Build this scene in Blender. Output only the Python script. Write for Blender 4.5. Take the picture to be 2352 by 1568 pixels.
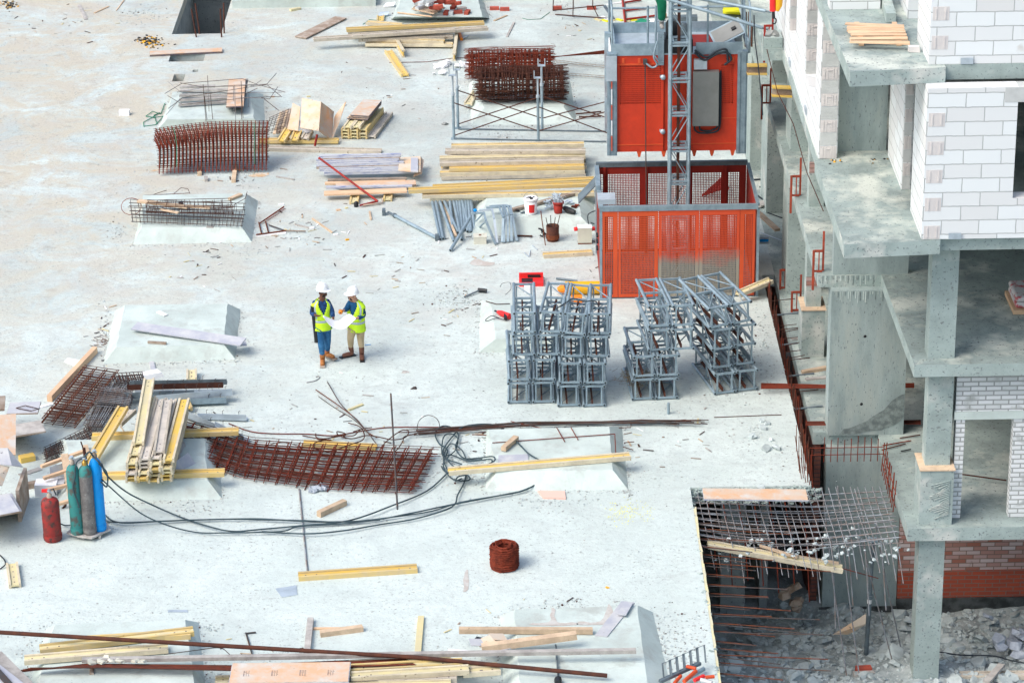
import bpy, math, random
from mathutils import Vector, Matrix
V3=Vector; R_=math.radians
random.seed(7)
for o in list(bpy.data.objects): bpy.data.objects.remove(o)
S=bpy.context.scene; COL=S.collection
# ---------------- camera, sky, sun, exposure ----------------
F_=6526.; PIT=R_(23.2); ROL=.0165; HC=22.0
FW=V3((0,math.cos(PIT),-math.sin(PIT))); r0=V3((1,0,0)); u0=r0.cross(FW)
CR=r0*math.cos(ROL)-u0*math.sin(ROL); CU=u0*math.cos(ROL)+r0*math.sin(ROL)
cd=bpy.data.cameras.new('camera'); cam=bpy.data.objects.new('camera',cd); COL.objects.link(cam)
cd.sensor_width=36; cd.lens=36*F_/2352; cd.clip_end=600; cd.clip_start=1
M=Matrix((CR,CU,-FW)).transposed().to_4x4(); M.translation=V3((0,0,HC)); cam.matrix_world=M
S.camera=cam
w=bpy.data.worlds.new('World'); S.world=w; w.use_nodes=True
nt=w.node_tree; bg=nt.nodes['Background']; sky=nt.nodes.new('ShaderNodeTexSky'); sky.sky_type='NISHITA'
sky.sun_disc=False; SE,SA=R_(50),R_(238)      # sun from the left, a little behind the camera
sky.sun_elevation=SE; sky.sun_rotation=SA; sky.air_density=1.2; sky.dust_density=4; sky.ozone_density=1.0
nt.links.new(sky.outputs[0],bg.inputs[0]); bg.inputs[1].default_value=.15
sd=V3((math.sin(SA)*math.cos(SE),math.cos(SA)*math.cos(SE),math.sin(SE)))
ld=bpy.data.lights.new('sun','SUN'); ld.energy=1.12; ld.angle=R_(32); ld.color=(1,.985,.96)
lo=bpy.data.objects.new('sun',ld); COL.objects.link(lo); lo.rotation_euler=sd.to_track_quat('Z','Y').to_euler(); lo.location=(-20,20,40)
S.view_settings.view_transform='Standard'; S.view_settings.look='None'; S.view_settings.gamma=1
S.view_settings.exposure=.61
S.render.engine='CYCLES'
# ---------------- pixel to place ----------------
def G(px,py=None,z=0.):
    if py is None: px,py=px
    d=FW*F_+CR*(px-1176)-CU*(py-784); return V3((0,0,HC))+d*((z-HC)/d.z)
def GY(p,y):
    d=FW*F_+CR*(p[0]-1176)-CU*(p[1]-784); return V3((0,0,HC))+d*(y/d.y)
def zm(ox,oy,s):
    return lambda x,y:(ox+x*s,oy+y*s)
zA=zm(0,0,.2969); zB=zm(588,0,.35157); zC=zm(275.6,165.4,.3125); zD=zm(882,303.2,.23438); zE=zm(1359.8,0,.24609)
zF=zm(1323,330.75,.24614); zG=zm(1727.3,0,.375); zH=zm(1727.3,514.5,.375); zI=zm(1506.8,1029,.35938); zJ=zm(0,780.9,.32221)
zK=zm(404.3,845.3,.46875); zL=zm(0,1286.3,.66407); zM=zm(679.9,624.8,.15232); zN=zm(992.3,606.4,.34375); zO=zm(73.5,1029,.15232)
zQ=zm(183.75,643.1,.19531); z8=zm(1708.9,55.1,.328125); zR=zm(1396.5,606.4,.21097); zP=zm(1139.25,624.75,.2109)
zU=zm(257.25,826.9,.19919); zS=zm(0,891.2,.19343); zT=zm(882,0,.125); zV=zm(1249.5,0,.23438); zW=zm(1488.4,1433.3,.3672)
# ---------------- materials ----------------
def N(t,ty,**k):
    n=t.nodes.new(ty)
    for a,b in k.items(): setattr(n,a,b)
    return n
def mat(name,c,c2=None,sc=3,thr=(.4,.62),rough=.8,metal=0,bump=0,bs=20,spk=None,spk_sc=40,spk_t=.62,st=(1,1,1),rnd=0,c3=None,c3s=.6,c3t=(.55,.7),vert=None,zf=None):
    m=bpy.data.materials.new(name); m.use_nodes=True; t=m.node_tree; b=t.nodes['Principled BSDF']; L=t.links
    b.inputs['Roughness'].default_value=rough; b.inputs['Metallic'].default_value=metal
    try: b.inputs['Specular IOR Level'].default_value=.3
    except Exception: pass
    tc=N(t,'ShaderNodeTexCoord'); oi=N(t,'ShaderNodeObjectInfo')
    ad=N(t,'ShaderNodeVectorMath',operation='ADD'); ml=N(t,'ShaderNodeVectorMath',operation='MULTIPLY')
    sv=N(t,'ShaderNodeMath',operation='MULTIPLY'); sv.inputs[1].default_value=37.; L.new(oi.outputs['Random'],sv.inputs[0])
    L.new(tc.outputs['Object'],ml.inputs[0]); ml.inputs[1].default_value=st
    L.new(ml.outputs[0],ad.inputs[0]); L.new(sv.outputs[0],ad.inputs[1]); co=ad.outputs[0]
    def noise(s,det=6,ro=.6):
        n=N(t,'ShaderNodeTexNoise'); n.inputs['Scale'].default_value=s; n.inputs['Detail'].default_value=det; n.inputs['Roughness'].default_value=ro+.08
        L.new(co,n.inputs['Vector']); return n.outputs[0]
    def ramp(src,a,bb):
        r=N(t,'ShaderNodeMapRange'); r.inputs[1].default_value=a; r.inputs[2].default_value=bb; L.new(src,r.inputs[0]); return r.outputs[0]
    def mix(f,a,bb):
        x=N(t,'ShaderNodeMix',data_type='RGBA')
        if isinstance(f,float): x.inputs[0].default_value=f
        else: L.new(f,x.inputs[0])
        for i,v in ((6,a),(7,bb)):
            if isinstance(v,tuple): x.inputs[i].default_value=(*v,1)
            else: L.new(v,x.inputs[i])
        return x.outputs[2]
    out=c
    if c2 and zf:
        sx=N(t,'ShaderNodeSeparateXYZ'); L.new(tc.outputs['Object'],sx.inputs[0]); a1=N(t,'ShaderNodeMath',operation='MULTIPLY_ADD'); L.new(noise(sc),a1.inputs[0]); a1.inputs[1].default_value=zf[2]; L.new(sx.outputs[2],a1.inputs[2]); out=mix(ramp(a1.outputs[0],zf[0],zf[1]),out,c2)
    elif c2: out=mix(ramp(noise(sc),*thr),out,c2)
    if c3: out=mix(ramp(noise(c3s,4),*c3t),out,c3)
    if spk: out=mix(ramp(noise(spk_sc,3,.5),spk_t,spk_t+.06),out,spk)
    if rnd:
        h=N(t,'ShaderNodeHueSaturation'); r=N(t,'ShaderNodeMapRange'); L.new(oi.outputs['Random'],r.inputs[0]); r.inputs[3].default_value=1-rnd; r.inputs[4].default_value=1+rnd*.6
        L.new(r.outputs[0],h.inputs['Value'])
        if isinstance(out,tuple): h.inputs['Color'].default_value=(*out,1)
        else: L.new(out,h.inputs['Color'])
        out=h.outputs[0]
    if isinstance(out,tuple): b.inputs['Base Color'].default_value=(*out,1)
    else: L.new(out,b.inputs['Base Color'])
    if bump:
        bp=N(t,'ShaderNodeBump'); bp.inputs['Strength'].default_value=bump; bp.inputs['Distance'].default_value=.02
        L.new(noise(bs,8,.65),bp.inputs['Height']); L.new(bp.outputs[0],b.inputs['Normal'])
    m['_']=1
    return m
def brickmat(name,c1,c2,mortar,bw,bh,ms=.012,off=.5,stain=None,axis='x',rough=.85,stt=(.6,.7),c3=None,c3z=None):
    m=bpy.data.materials.new(name); m.use_nodes=True; t=m.node_tree; b=t.nodes['Principled BSDF']; L=t.links; b.inputs['Roughness'].default_value=rough
    tc=N(t,'ShaderNodeTexCoord'); sp=N(t,'ShaderNodeSeparateXYZ'); L.new(tc.outputs['Object'],sp.inputs[0])
    s=N(t,'ShaderNodeMath',operation='ADD'); L.new(sp.outputs[0],s.inputs[0]); L.new(sp.outputs[1],s.inputs[1])
    cb=N(t,'ShaderNodeCombineXYZ'); L.new(s.outputs[0],cb.inputs[0]); L.new(sp.outputs[2],cb.inputs[1])
    br=N(t,'ShaderNodeTexBrick'); br.offset=off; L.new(cb.outputs[0],br.inputs['Vector'])
    br.inputs['Scale'].default_value=1; br.inputs['Brick Width'].default_value=bw; br.inputs['Row Height'].default_value=bh; br.inputs['Mortar Size'].default_value=ms
    br.inputs['Color1'].default_value=(*c1,1); br.inputs['Color2'].default_value=(*c2,1); br.inputs['Mortar'].default_value=(*mortar,1); br.inputs['Bias'].default_value=-.35
    no=N(t,'ShaderNodeTexNoise'); no.inputs['Scale'].default_value=3; no.inputs['Detail'].default_value=8; L.new(tc.outputs['Object'],no.inputs[0])
    out=br.outputs[0]
    if c3:   # whitewashed / dirty upper courses
        br2=N(t,'ShaderNodeTexBrick'); br2.offset=off; L.new(cb.outputs[0],br2.inputs['Vector'])
        for k,v in (('Scale',1),('Brick Width',bw),('Row Height',bh),('Mortar Size',ms),('Bias',-.1)): br2.inputs[k].default_value=v
        br2.inputs['Color1'].default_value=(*c3[0],1); br2.inputs['Color2'].default_value=(*c3[1],1); br2.inputs['Mortar'].default_value=(*mortar,1)
        zz=N(t,'ShaderNodeMath',operation='GREATER_THAN'); L.new(sp.outputs[2],zz.inputs[0]); zz.inputs[1].default_value=c3z
        x=N(t,'ShaderNodeMix',data_type='RGBA'); L.new(zz.outputs[0],x.inputs[0]); L.new(out,x.inputs[6]); L.new(br2.outputs[0],x.inputs[7]); out=x.outputs[2]
    if stain:
        r=N(t,'ShaderNodeMapRange'); r.inputs[1].default_value=stt[0]; r.inputs[2].default_value=stt[1]; L.new(no.outputs[0],r.inputs[0])
        x=N(t,'ShaderNodeMix',data_type='RGBA'); L.new(r.outputs[0],x.inputs[0]); L.new(out,x.inputs[6]); x.inputs[7].default_value=(*stain,1); out=x.outputs[2]
    L.new(out,b.inputs['Base Color'])
    wn=N(t,'ShaderNodeTexNoise'); wn.inputs['Scale'].default_value=7; L.new(tc.outputs['Object'],wn.inputs[0]); wa=N(t,'ShaderNodeVectorMath',operation='MULTIPLY_ADD'); L.new(wn.outputs[1],wa.inputs[0]); wa.inputs[1].default_value=(bh*.09,)*3; L.new(cb.outputs[0],wa.inputs[2]); L.new(wa.outputs[0],br.inputs['Vector'])
    bp=N(t,'ShaderNodeBump'); bp.inputs['Strength'].default_value=.5; bp.inputs['Distance'].default_value=.01
    iv=N(t,'ShaderNodeMath',operation='SUBTRACT'); iv.inputs[0].default_value=1; L.new(br.outputs['Fac'],iv.inputs[1]); L.new(iv.outputs[0],bp.inputs['Height']); L.new(bp.outputs[0],b.inputs['Normal'])
    return m
def groundmat():
    m=bpy.data.materials.new('dusty_concrete_ground'); m.use_nodes=True; t=m.node_tree; b=t.nodes['Principled BSDF']; L=t.links; b.inputs['Roughness'].default_value=.9
    tc=N(t,'ShaderNodeTexCoord'); sp=N(t,'ShaderNodeSeparateXYZ'); L.new(tc.outputs['Object'],sp.inputs[0])
    def mp(sx,sy,ro=0):
        n=N(t,'ShaderNodeMapping'); n.inputs['Scale'].default_value=(sx,sy,1); n.inputs['Rotation'].default_value=(0,0,ro); L.new(tc.outputs['Object'],n.inputs[0]); return n.outputs[0]
    def noise(v,s,d=6,ro=.6,dist=0):
        n=N(t,'ShaderNodeTexNoise'); n.inputs['Scale'].default_value=s; n.inputs['Detail'].default_value=d; n.inputs['Roughness'].default_value=ro; n.inputs['Distortion'].default_value=dist; L.new(v,n.inputs['Vector']); return n.outputs[0]
    def ramp(src,a,bb,lo=0,hi=1):
        r=N(t,'ShaderNodeMapRange'); r.inputs[1].default_value=a; r.inputs[2].default_value=bb; r.inputs[3].default_value=lo; r.inputs[4].default_value=hi; L.new(src,r.inputs[0]); return r.outputs[0]
    def mul(a,bb):
        x=N(t,'ShaderNodeMath',operation='MULTIPLY')
        for i,v in ((0,a),(1,bb)):
            if isinstance(v,(int,float)): x.inputs[i].default_value=v
            else: L.new(v,x.inputs[i])
        return x.outputs[0]
    def mix(f,a,bb):
        x=N(t,'ShaderNodeMix',data_type='RGBA'); L.new(f,x.inputs[0])
        for i,v in ((6,a),(7,bb)):
            if isinstance(v,tuple): x.inputs[i].default_value=(*v,1)
            else: L.new(v,x.inputs[i])
        return x.outputs[2]
    iso=mp(1,1); hor=mp(.8,.9,.3); hor2=mp(.4,1.2,-.1)
    near=ramp(sp.outputs[1],40,62,0,1); dirt=ramp(sp.outputs[1],40,56,.5,1)
    c=mix(ramp(noise(iso,.35),.38,.62),mix(near,(.625,.705,.675),(.60,.68,.655)),mix(near,(.55,.63,.60),(.47,.535,.515)))
    c=mix(mul(dirt,ramp(noise(hor,1.6,9,.75,1.2),.45,.72,0,.7)),c,(.385,.44,.435))
    c=mix(mul(dirt,ramp(noise(hor2,3.2,9,.8,.8),.53,.72,0,.6)),c,(.34,.385,.38)); c=mix(mul(dirt,ramp(noise(iso,5,8,.8,.5),.5,.68,0,.5)),c,(.36,.40,.395))
    # tan mud to the far left, fading toward the right and the camera
    lx=ramp(sp.outputs[0],-1.,-9.,.0,1); ly=ramp(sp.outputs[1],45,60,.05,1)
    mud=mul(mul(lx,ly),ramp(noise(hor,.8,9,.75,1.0),.42,.56))
    c=mix(mul(mud,.95),c,(.52,.485,.39))
    band=mul(ramp(noise(hor,1.1,8,.7,.4),.46,.6),ramp(sp.outputs[1],50,54,.1,.8)); c=mix(mul(band,.5),c,(.48,.455,.41))
    c=mix(mul(mul(lx,ly),ramp(noise(hor,2.7,9,.75),.55,.72)),c,(.34,.31,.26))
    # grey damp patches and fine grit
    c=mix(ramp(noise(hor,.7,9,.75,.8),.58,.72,0,.6),c,(.36,.39,.38))
    gr=noise(iso,14,5,.75); mask=ramp(noise(iso,.8,4,.6),.42,.62,.3,1)
    c=mix(mul(ramp(gr,.57,.64),mask),c,(.22,.24,.235))
    c=mix(mul(mul(ramp(noise(iso,26,4,.65),.63,.69),ramp(noise(iso,.6,5,.7),.42,.6,.15,1)),.9),c,(.16,.17,.17))
    
    # pour joints (two thin straight seams)
    L.new(c,b.inputs['Base Color'])
    bp=N(t,'ShaderNodeBump'); bp.inputs['Strength'].default_value=.6; bp.inputs['Distance'].default_value=.03
    L.new(noise(iso,9,10,.7),bp.inputs['Height']); L.new(bp.outputs[0],b.inputs['Normal'])
    return m
MT={}
MT['ground']=groundmat()
MT['conc']=mat('cast_concrete',(.39,.475,.455),(.28,.345,.33),1.6,(.35,.65),bump=.35,bs=12,spk=(.19,.22,.22),spk_sc=24,spk_t=.60,c3=(.58,.60,.56),c3s=.9)
MT['pad']=mat('pad_concrete',(.59,.675,.64),(.47,.545,.515),1.1,(.36,.62),bump=.4,bs=14,spk=(.27,.3,.3),spk_sc=30,spk_t=.68,c3=(.42,.46,.43),c3s=1.9,c3t=(.53,.7))
MT['slabtop']=mat('slab_concrete',(.35,.425,.405),(.22,.27,.26),1.1,(.36,.62),bump=.5,bs=16,spk=(.15,.17,.17),spk_sc=20,spk_t=.61,c3=(.56,.60,.54),c3s=.7,c3t=(.5,.64))
MT['pillar']=mat('shear_wall_concrete',(.35,.425,.42),(.24,.30,.295),1.3,(.36,.64),bump=.3,bs=8,spk=(.12,.14,.15),spk_sc=22,spk_t=.63,st=(2.2,1,.6),c3=(.38,.43,.40),c3s=.8,c3t=(.5,.72))
MT['pitconc']=mat('dark_grey_concrete',(.33,.36,.36),(.22,.25,.25),1.5,bump=.4,bs=10,spk=(.1,.1,.1),spk_sc=20,spk_t=.62)  # darker grey concrete for pit, slab undersides and inner walls
MT['rubble']=mat('rubble',(.54,.61,.61),(.38,.44,.44),3,bump=.5,bs=20,rnd=.1)
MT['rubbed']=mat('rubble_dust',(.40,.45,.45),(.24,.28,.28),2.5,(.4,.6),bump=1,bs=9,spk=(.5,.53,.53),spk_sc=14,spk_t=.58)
MT['block']=brickmat('aerated_blocks',(.74,.78,.79),(.62,.61,.60),(.40,.42,.42),.60,.238,.008,stain=(.6,.6,.58),stt=(.7,.8))
MT['key']=mat('keyed_block',(.66,.63,.61),(.60,.57,.56),4,bump=.3)
MT['keygrey']=mat('grey_block',(.55,.57,.56),(.47,.49,.48),4,bump=.3)
MT['whitebrick']=brickmat('white_bricks',(.72,.74,.75),(.55,.58,.58),(.33,.35,.34),.26,.085,.012,stain=(.36,.38,.37),stt=(.55,.68))
MT['redbrick']=brickmat('red_bricks',(.42,.075,.035),(.30,.06,.035),(.22,.15,.12),.26,.085,.009,stain=(.16,.12,.11),stt=(.64,.74),c3=((.36,.14,.10),(.62,.56,.56)),c3z=-2.78)
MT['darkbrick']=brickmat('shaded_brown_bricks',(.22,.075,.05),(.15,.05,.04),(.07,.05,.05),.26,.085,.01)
MT['black']=mat('bitumen',(.03,.035,.035),(.09,.1,.1),4,rough=.6,bump=.4)
MT['rust']=mat('rusty_steel',(.22,.036,.015),(.10,.018,.009),6,rough=.85,rnd=.2)
MT['rust2']=mat('bright_rust',(.20,.06,.025),(.10,.03,.015),8,rough=.9,rnd=.2)
MT['dkrust']=mat('dark_rust',(.06,.024,.018),(.10,.035,.02),6,rough=.85,rnd=.2)
MT['bar']=mat('dull_rebar',(.075,.08,.085),(.11,.06,.04),5,rough=.7,metal=.2,rnd=.15)
MT['greybar']=mat('dusty_rebar',(.27,.30,.33),(.20,.16,.14),4,rough=.8)
MT['galv']=mat('galvanised_steel',(.33,.43,.49),(.23,.31,.36),4,rough=.5,metal=.35,rnd=.1,spk=(.16,.2,.22),spk_sc=18,spk_t=.68)
MT['galvd']=mat('dark_galvanised',(.17,.22,.25),(.11,.14,.16),4,rough=.55,metal=.3)
MT['galvl']=mat('pale_steel',(.52,.6,.66),(.4,.47,.52),3,rough=.45,metal=.3)
MT['red']=mat('orange_red_paint',(.62,.052,.019),(.50,.042,.018),2,rough=.5,spk=(.2,.05,.03),spk_sc=9,spk_t=.75)
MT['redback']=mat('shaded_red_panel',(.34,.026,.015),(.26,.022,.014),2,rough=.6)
MT['redd']=mat('worn_orange_paint',(.66,.095,.030),(.58,.08,.026),1.5,rough=.55)
MT['redw']=mat('dusty_orange_paint',(.63,.08,.030),(.30,.28,.23),1.6,rough=.7,zf=(1.42,1.12,.9))
MT['deepred']=mat('red_steel',(.35,.03,.02),(.25,.025,.02),3,rough=.6)
MT['wy']=mat('yellow_beam_web',(.72,.49,.10),(.64,.47,.18),3,rough=.6,st=(1,1,1),rnd=.12,spk=(.35,.25,.1),spk_sc=14,spk_t=.7)
MT['wp']=mat('faded_beam_web',(.70,.62,.34),(.62,.56,.36),3,rough=.7,rnd=.1,spk=(.4,.33,.2),spk_sc=14,spk_t=.68)
MT['wg']=mat('weathered_beam_web',(.62,.57,.50),(.5,.47,.42),3,rough=.8,rnd=.1,spk=(.25,.22,.2),spk_sc=16,spk_t=.66)
MT['fy']=mat('varnished_flange',(.66,.50,.20),(.58,.46,.26),4,rough=.6,rnd=.12,spk=(.32,.2,.08),spk_sc=12,spk_t=.7)
MT['fc']=mat('pale_flange',(.68,.61,.44),(.54,.48,.36),4,rough=.8,rnd=.1,spk=(.3,.24,.16),spk_sc=12,spk_t=.66)
MT['fg']=mat('grey_flange',(.56,.51,.42),(.42,.38,.32),4,rough=.8,rnd=.12,spk=(.22,.18,.13),spk_sc=12,spk_t=.64)
MT['wood']=mat('sawn_timber',(.64,.49,.34),(.48,.36,.25),4,rough=.85,rnd=.15,spk=(.25,.17,.1),spk_sc=10,spk_t=.68)
MT['woodd']=mat('old_timber',(.27,.20,.15),(.42,.36,.3),4,rough=.9,rnd=.2)
MT['woodn']=mat('new_timber',(.72,.50,.32),(.62,.42,.27),3,rough=.8,rnd=.08)
MT['woodg']=mat('grey_timber',(.48,.46,.43),(.33,.31,.29),5,rough=.9,rnd=.15)
MT['ply']=mat('orange_shuttering_ply',(.66,.42,.26),(.60,.52,.44),2.5,(.4,.62),rough=.7,rnd=.06,c3=(.62,.58,.53),c3s=3,c3t=(.55,.68),spk=(.3,.2,.15),spk_sc=12,spk_t=.7)
MT['plye']=mat('ply_edge',(.10,.09,.13),(.22,.16,.12),8,rough=.8)
MT['plyb']=mat('blue_ply_edge',(.13,.18,.38),(.50,.52,.56),9,(.3,.5),rough=.8,st=(.5,1,3))
MT['plyg']=mat('grey_shuttering_ply',(.42,.44,.50),(.55,.56,.57),3,rough=.8,rnd=.08,spk=(.2,.2,.22),spk_sc=9,spk_t=.7)
MT['plyt']=mat('worn_tan_ply',(.66,.57,.46),(.74,.52,.33),3,(.45,.6),rough=.8,rnd=.06,spk=(.3,.24,.2),spk_sc=12,spk_t=.66)
MT['white']=mat('white_foam',(.85,.86,.87),(.8,.81,.82),4,rough=.7)
MT['paper']=mat('white_paper',(.80,.82,.86),None,rough=.6)
MT['cable']=mat('black_rubber',(.025,.035,.045),None,rough=.6)
MT['hose']=mat('rubber_hose',(.05,.085,.10),(.03,.05,.06),5,rough=.6)
MT['gp']=mat('red_post_paint',(.40,.065,.03),(.24,.05,.03),7,rough=.7)
MT['green']=mat('green_cord',(.012,.20,.115),None,rough=.7)
MT['hivis']=mat('hi_vis_yellow',(.62,.93,.03),(.55,.86,.03),8,rough=.7)
MT['reflect']=mat('reflective_tape',(.42,.50,.55),None,rough=.4)
MT['jean']=mat('blue_denim',(.018,.10,.24),(.05,.19,.38),9,rough=.9)
MT['plaid']=mat('navy_checked_shirt',(.008,.028,.10),(.025,.09,.24),22,rough=.9)
MT['teal']=mat('blue_shirt',(.006,.065,.16),(.01,.085,.2),8,rough=.85)
MT['khaki']=mat('khaki_cotton',(.52,.41,.26),(.44,.35,.21),7,rough=.9)
MT['tan']=mat('tan_leather',(.42,.17,.05),(.34,.13,.04),9,rough=.7)
MT['brown']=mat('brown_leather',(.14,.06,.04),(.20,.09,.06),9,rough=.6)
MT['skd']=mat('dark_skin',(.13,.055,.035),None,rough=.5)
MT['skl']=mat('light_skin',(.55,.30,.21),None,rough=.5)
MT['hair']=mat('black_hair',(.015,.012,.012),None,rough=.7)
MT['helm']=mat('white_helmet',(.88,.90,.91),None,rough=.3)
MT['blk']=mat('black_plastic',(.02,.022,.025),None,rough=.4)
MT['wgreen']=mat('green_workwear',(.01,.22,.11),(.008,.16,.08),9,rough=.9)
MT['cylg']=mat('green_cylinder_paint',(.04,.23,.22),(.10,.09,.08),7,(.5,.62),rough=.6)
MT['cylk']=mat('grey_cylinder_paint',(.13,.12,.12),(.22,.21,.20),9,rough=.7,spk=(.42,.42,.42),spk_sc=16,spk_t=.66)
MT['cylb']=mat('blue_cylinder_paint',(.0,.30,.78),(.0,.25,.68),3,rough=.5,spk=(.01,.08,.2),spk_sc=9,spk_t=.68)
MT['cylr']=mat('red_cylinder_paint',(.33,.032,.028),(.16,.04,.035),7,(.42,.6),rough=.65,spk=(.08,.04,.035),spk_sc=11,spk_t=.58)
MT['brass']=mat('brass',(.55,.33,.08),None,rough=.35,metal=.8)
MT['orange']=mat('orange_plastic',(.85,.25,.02),None,rough=.45)
MT['toolred']=mat('red_plastic',(.75,.03,.03),None,rough=.4)
MT['yel']=mat('yellow_plastic',(.8,.42,.02),None,rough=.45)
MT['lime']=mat('yellow_foam',(.78,.75,.03),None,rough=.7)
MT['edgey']=mat('yellow_edge_foam',(.72,.66,.38),(.6,.58,.45),5,rough=.9)
MT['hay']=mat('dry_grass',(.25,.18,.09),(.15,.12,.07),9,rough=.95)
MT['dustbox']=mat('beige_enamel',(.62,.62,.52),(.55,.55,.47),4,rough=.6,spk=(.25,.1,.04),spk_sc=9,spk_t=.68)
MT['pink']=mat('pink_foam',(.78,.50,.42),None,rough=.8)
MT['film']=mat('crumpled_film',(.45,.50,.56),(.3,.34,.4),7,rough=.35)
MT['bag']=mat('printed_bag',(.62,.6,.6),(.5,.12,.13),5,(.5,.56),rough=.5)
MT['chip']=mat('debris_chips',(.30,.32,.31),(.45,.46,.44),9,rough=.9)
MT['chipy']=mat('yellow_crumbs',(.72,.48,.08),(.08,.08,.09),30,(.5,.52),rough=.9)
MT['ctrl']=mat('grey_cabinet',(.27,.28,.27),(.23,.24,.23),2,rough=.5,metal=.4)
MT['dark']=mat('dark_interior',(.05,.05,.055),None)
# ---------------- mesh builder ----------------
WO={}
class MB:
    def __init__(s): s.v=[];s.f=[];s.m=[];s.sm=[];s.mats=[]
    def mi(s,m):
        if m not in s.mats: s.mats.append(m)
        return s.mats.index(m)
    def add(s,vs,fs,m=None,sm=False):
        b=len(s.v); s.v+= [tuple(v) for v in vs]; k=s.mi(m)
        for f in fs: s.f.append(tuple(i+b for i in f)); s.m.append(k); s.sm.append(sm)
    def box(s,x0,x1,y0,y1,z0,z1,m=None):
        s.add([(x0,y0,z0),(x1,y0,z0),(x1,y1,z0),(x0,y1,z0),(x0,y0,z1),(x1,y0,z1),(x1,y1,z1),(x0,y1,z1)],
              [(0,3,2,1),(4,5,6,7),(0,1,5,4),(1,2,6,5),(2,3,7,6),(3,0,4,7)],m)
    def obb(s,p,q,wd,h,up=V3((0,0,1)),m=None,j=0,off=0,lift=0):
        p=V3(p);q=V3(q); d=(q-p).normalized(); sd=d.cross(up).normalized(); n=sd.cross(d)
        sd2=sd*wd/2; o=sd*off+n*lift
        vs=[]
        for c in (p,q):
            for a,b_ in ((-1,0),(1,0),(1,1),(-1,1)):
                vs.append(c+sd2*a+n*h*b_+o+(V3((random.uniform(-j,j),random.uniform(-j,j),random.uniform(-j,j))) if j else V3()))
        s.add(vs,[(0,1,2,3),(7,6,5,4),(0,4,5,1),(1,5,6,2),(2,6,7,3),(3,7,4,0)],m)
    def tube(s,pts,r,n=6,m=None,sm=True,cap=True):
        pts=[V3(p) for p in pts]; k=len(pts); vs=[]; fs=[]
        rr=r if isinstance(r,(list,tuple)) else [r]*k
        pu=None
        for i,p in enumerate(pts):
            d=(pts[min(i+1,k-1)]-pts[max(i-1,0)])
            if d.length<1e-9: d=V3((0,0,1))
            d.normalize()
            if pu is None: pu=d.orthogonal().normalized()
            a=(pu-d*pu.dot(d))
            a=a.normalized() if a.length>1e-6 else d.orthogonal().normalized()
            pu=a; b=d.cross(a)
            for j in range(n):
                t=2*math.pi*j/n; vs.append(p+(a*math.cos(t)+b*math.sin(t))*rr[i])
        for i in range(k-1):
            for j in range(n):
                j2=(j+1)%n; fs.append((i*n+j,i*n+j2,(i+1)*n+j2,(i+1)*n+j))
        s.add(vs,fs,m,sm)
        if cap: s.add(vs[:n],[tuple(range(n))[::-1]],m); s.add(vs[-n:],[tuple(range(n))],m)
    def lathe(s,prof,c=(0,0,0),n=20,m=None,axis=None):
        vs=[];fs=[];k=len(prof);c=V3(c)
        q=V3((0,0,1)).rotation_difference(V3(axis).normalized()) if axis else None
        for r,z in prof:
            for j in range(n):
                t=2*math.pi*j/n; v=V3((r*math.cos(t),r*math.sin(t),z))
                vs.append(c+((q@v) if q else v))
        for i in range(k-1):
            for j in range(n):
                j2=(j+1)%n; fs.append((i*n+j,i*n+j2,(i+1)*n+j2,(i+1)*n+j))
        s.add(vs,fs,m,True)
        if prof[0][0]>1e-4: s.add(vs[:n],[tuple(range(n))[::-1]],m)
        if prof[-1][0]>1e-4: s.add(vs[-n:],[tuple(range(n))],m)
    def rock(s,c,r,m=None,fl=.6):
        c=V3(c); vs=[]
        n=random.choice((5,6,6,7)); a0=random.random()*6
        for lv,(k,zz) in enumerate(((1,-.5),(.9,.35))):
            for i in range(n):
                a=a0+i*2*math.pi/n+random.uniform(-.25,.25); q=r*k*random.uniform(.65,1.15)
                vs.append((q*math.cos(a),q*math.sin(a)*random.uniform(.8,1),r*fl*(zz+random.uniform(-.15,.25))))
        rot=Matrix.Rotation(random.uniform(-.6,.6),3,'X')@Matrix.Rotation(random.uniform(-.5,.5),3,'Y')@Matrix.Rotation(random.random()*6,3,'Z')
        vs=[c+rot@V3(v) for v in vs]
        s.add(vs,[tuple(range(n))[::-1],tuple(range(n,2*n))]+[(i,(i+1)%n,(i+1)%n+n,i+n) for i in range(n)],m)
    def build(s,name,m=None,parent=None,origin=None):
        if not s.v: return None
        me=bpy.data.meshes.new(name)
        if parent is not None: O=WO.get(parent.name,V3())
        elif origin is not None: O=V3(origin)
        else:
            xs=[v[0] for v in s.v]; ys=[v[1] for v in s.v]; O=V3(((min(xs)+max(xs))/2,(min(ys)+max(ys))/2,min(v[2] for v in s.v)))
        me.from_pydata([(v[0]-O.x,v[1]-O.y,v[2]-O.z) for v in s.v],[],s.f); me.validate()
        for mm in (s.mats or [m]): mm=mm or m; me.materials.append(MT[mm] if isinstance(mm,str) else mm)
        if len(me.polygons)==len(s.f):
            me.polygons.foreach_set('material_index',s.m); me.polygons.foreach_set('use_smooth',s.sm)
        me.update()
        o=bpy.data.objects.new(name,me); COL.objects.link(o)
        if parent is not None: o.parent=parent; WO[o.name]=O
        else: o.location=O; WO[o.name]=O
        return o
def tag(o,label=None,cat=None,group=None,kind=None):
    if label is not None: o['label']=label; o['kind']=kind or 'thing'
    if cat: o['category']=cat
    if group: o['group']=group
    if kind: o['kind']=kind
    return o
def thing(name,label,cat,loc=(0,0,0),group=None,rz=0):
    o=bpy.data.objects.new(name,None); COL.objects.link(o); o.location=loc; o.rotation_euler[2]=rz; o.empty_display_size=.1
    WO[o.name]=V3(loc) if rz==0 else V3((0,0,0)); return tag(o,label,cat,group)
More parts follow.
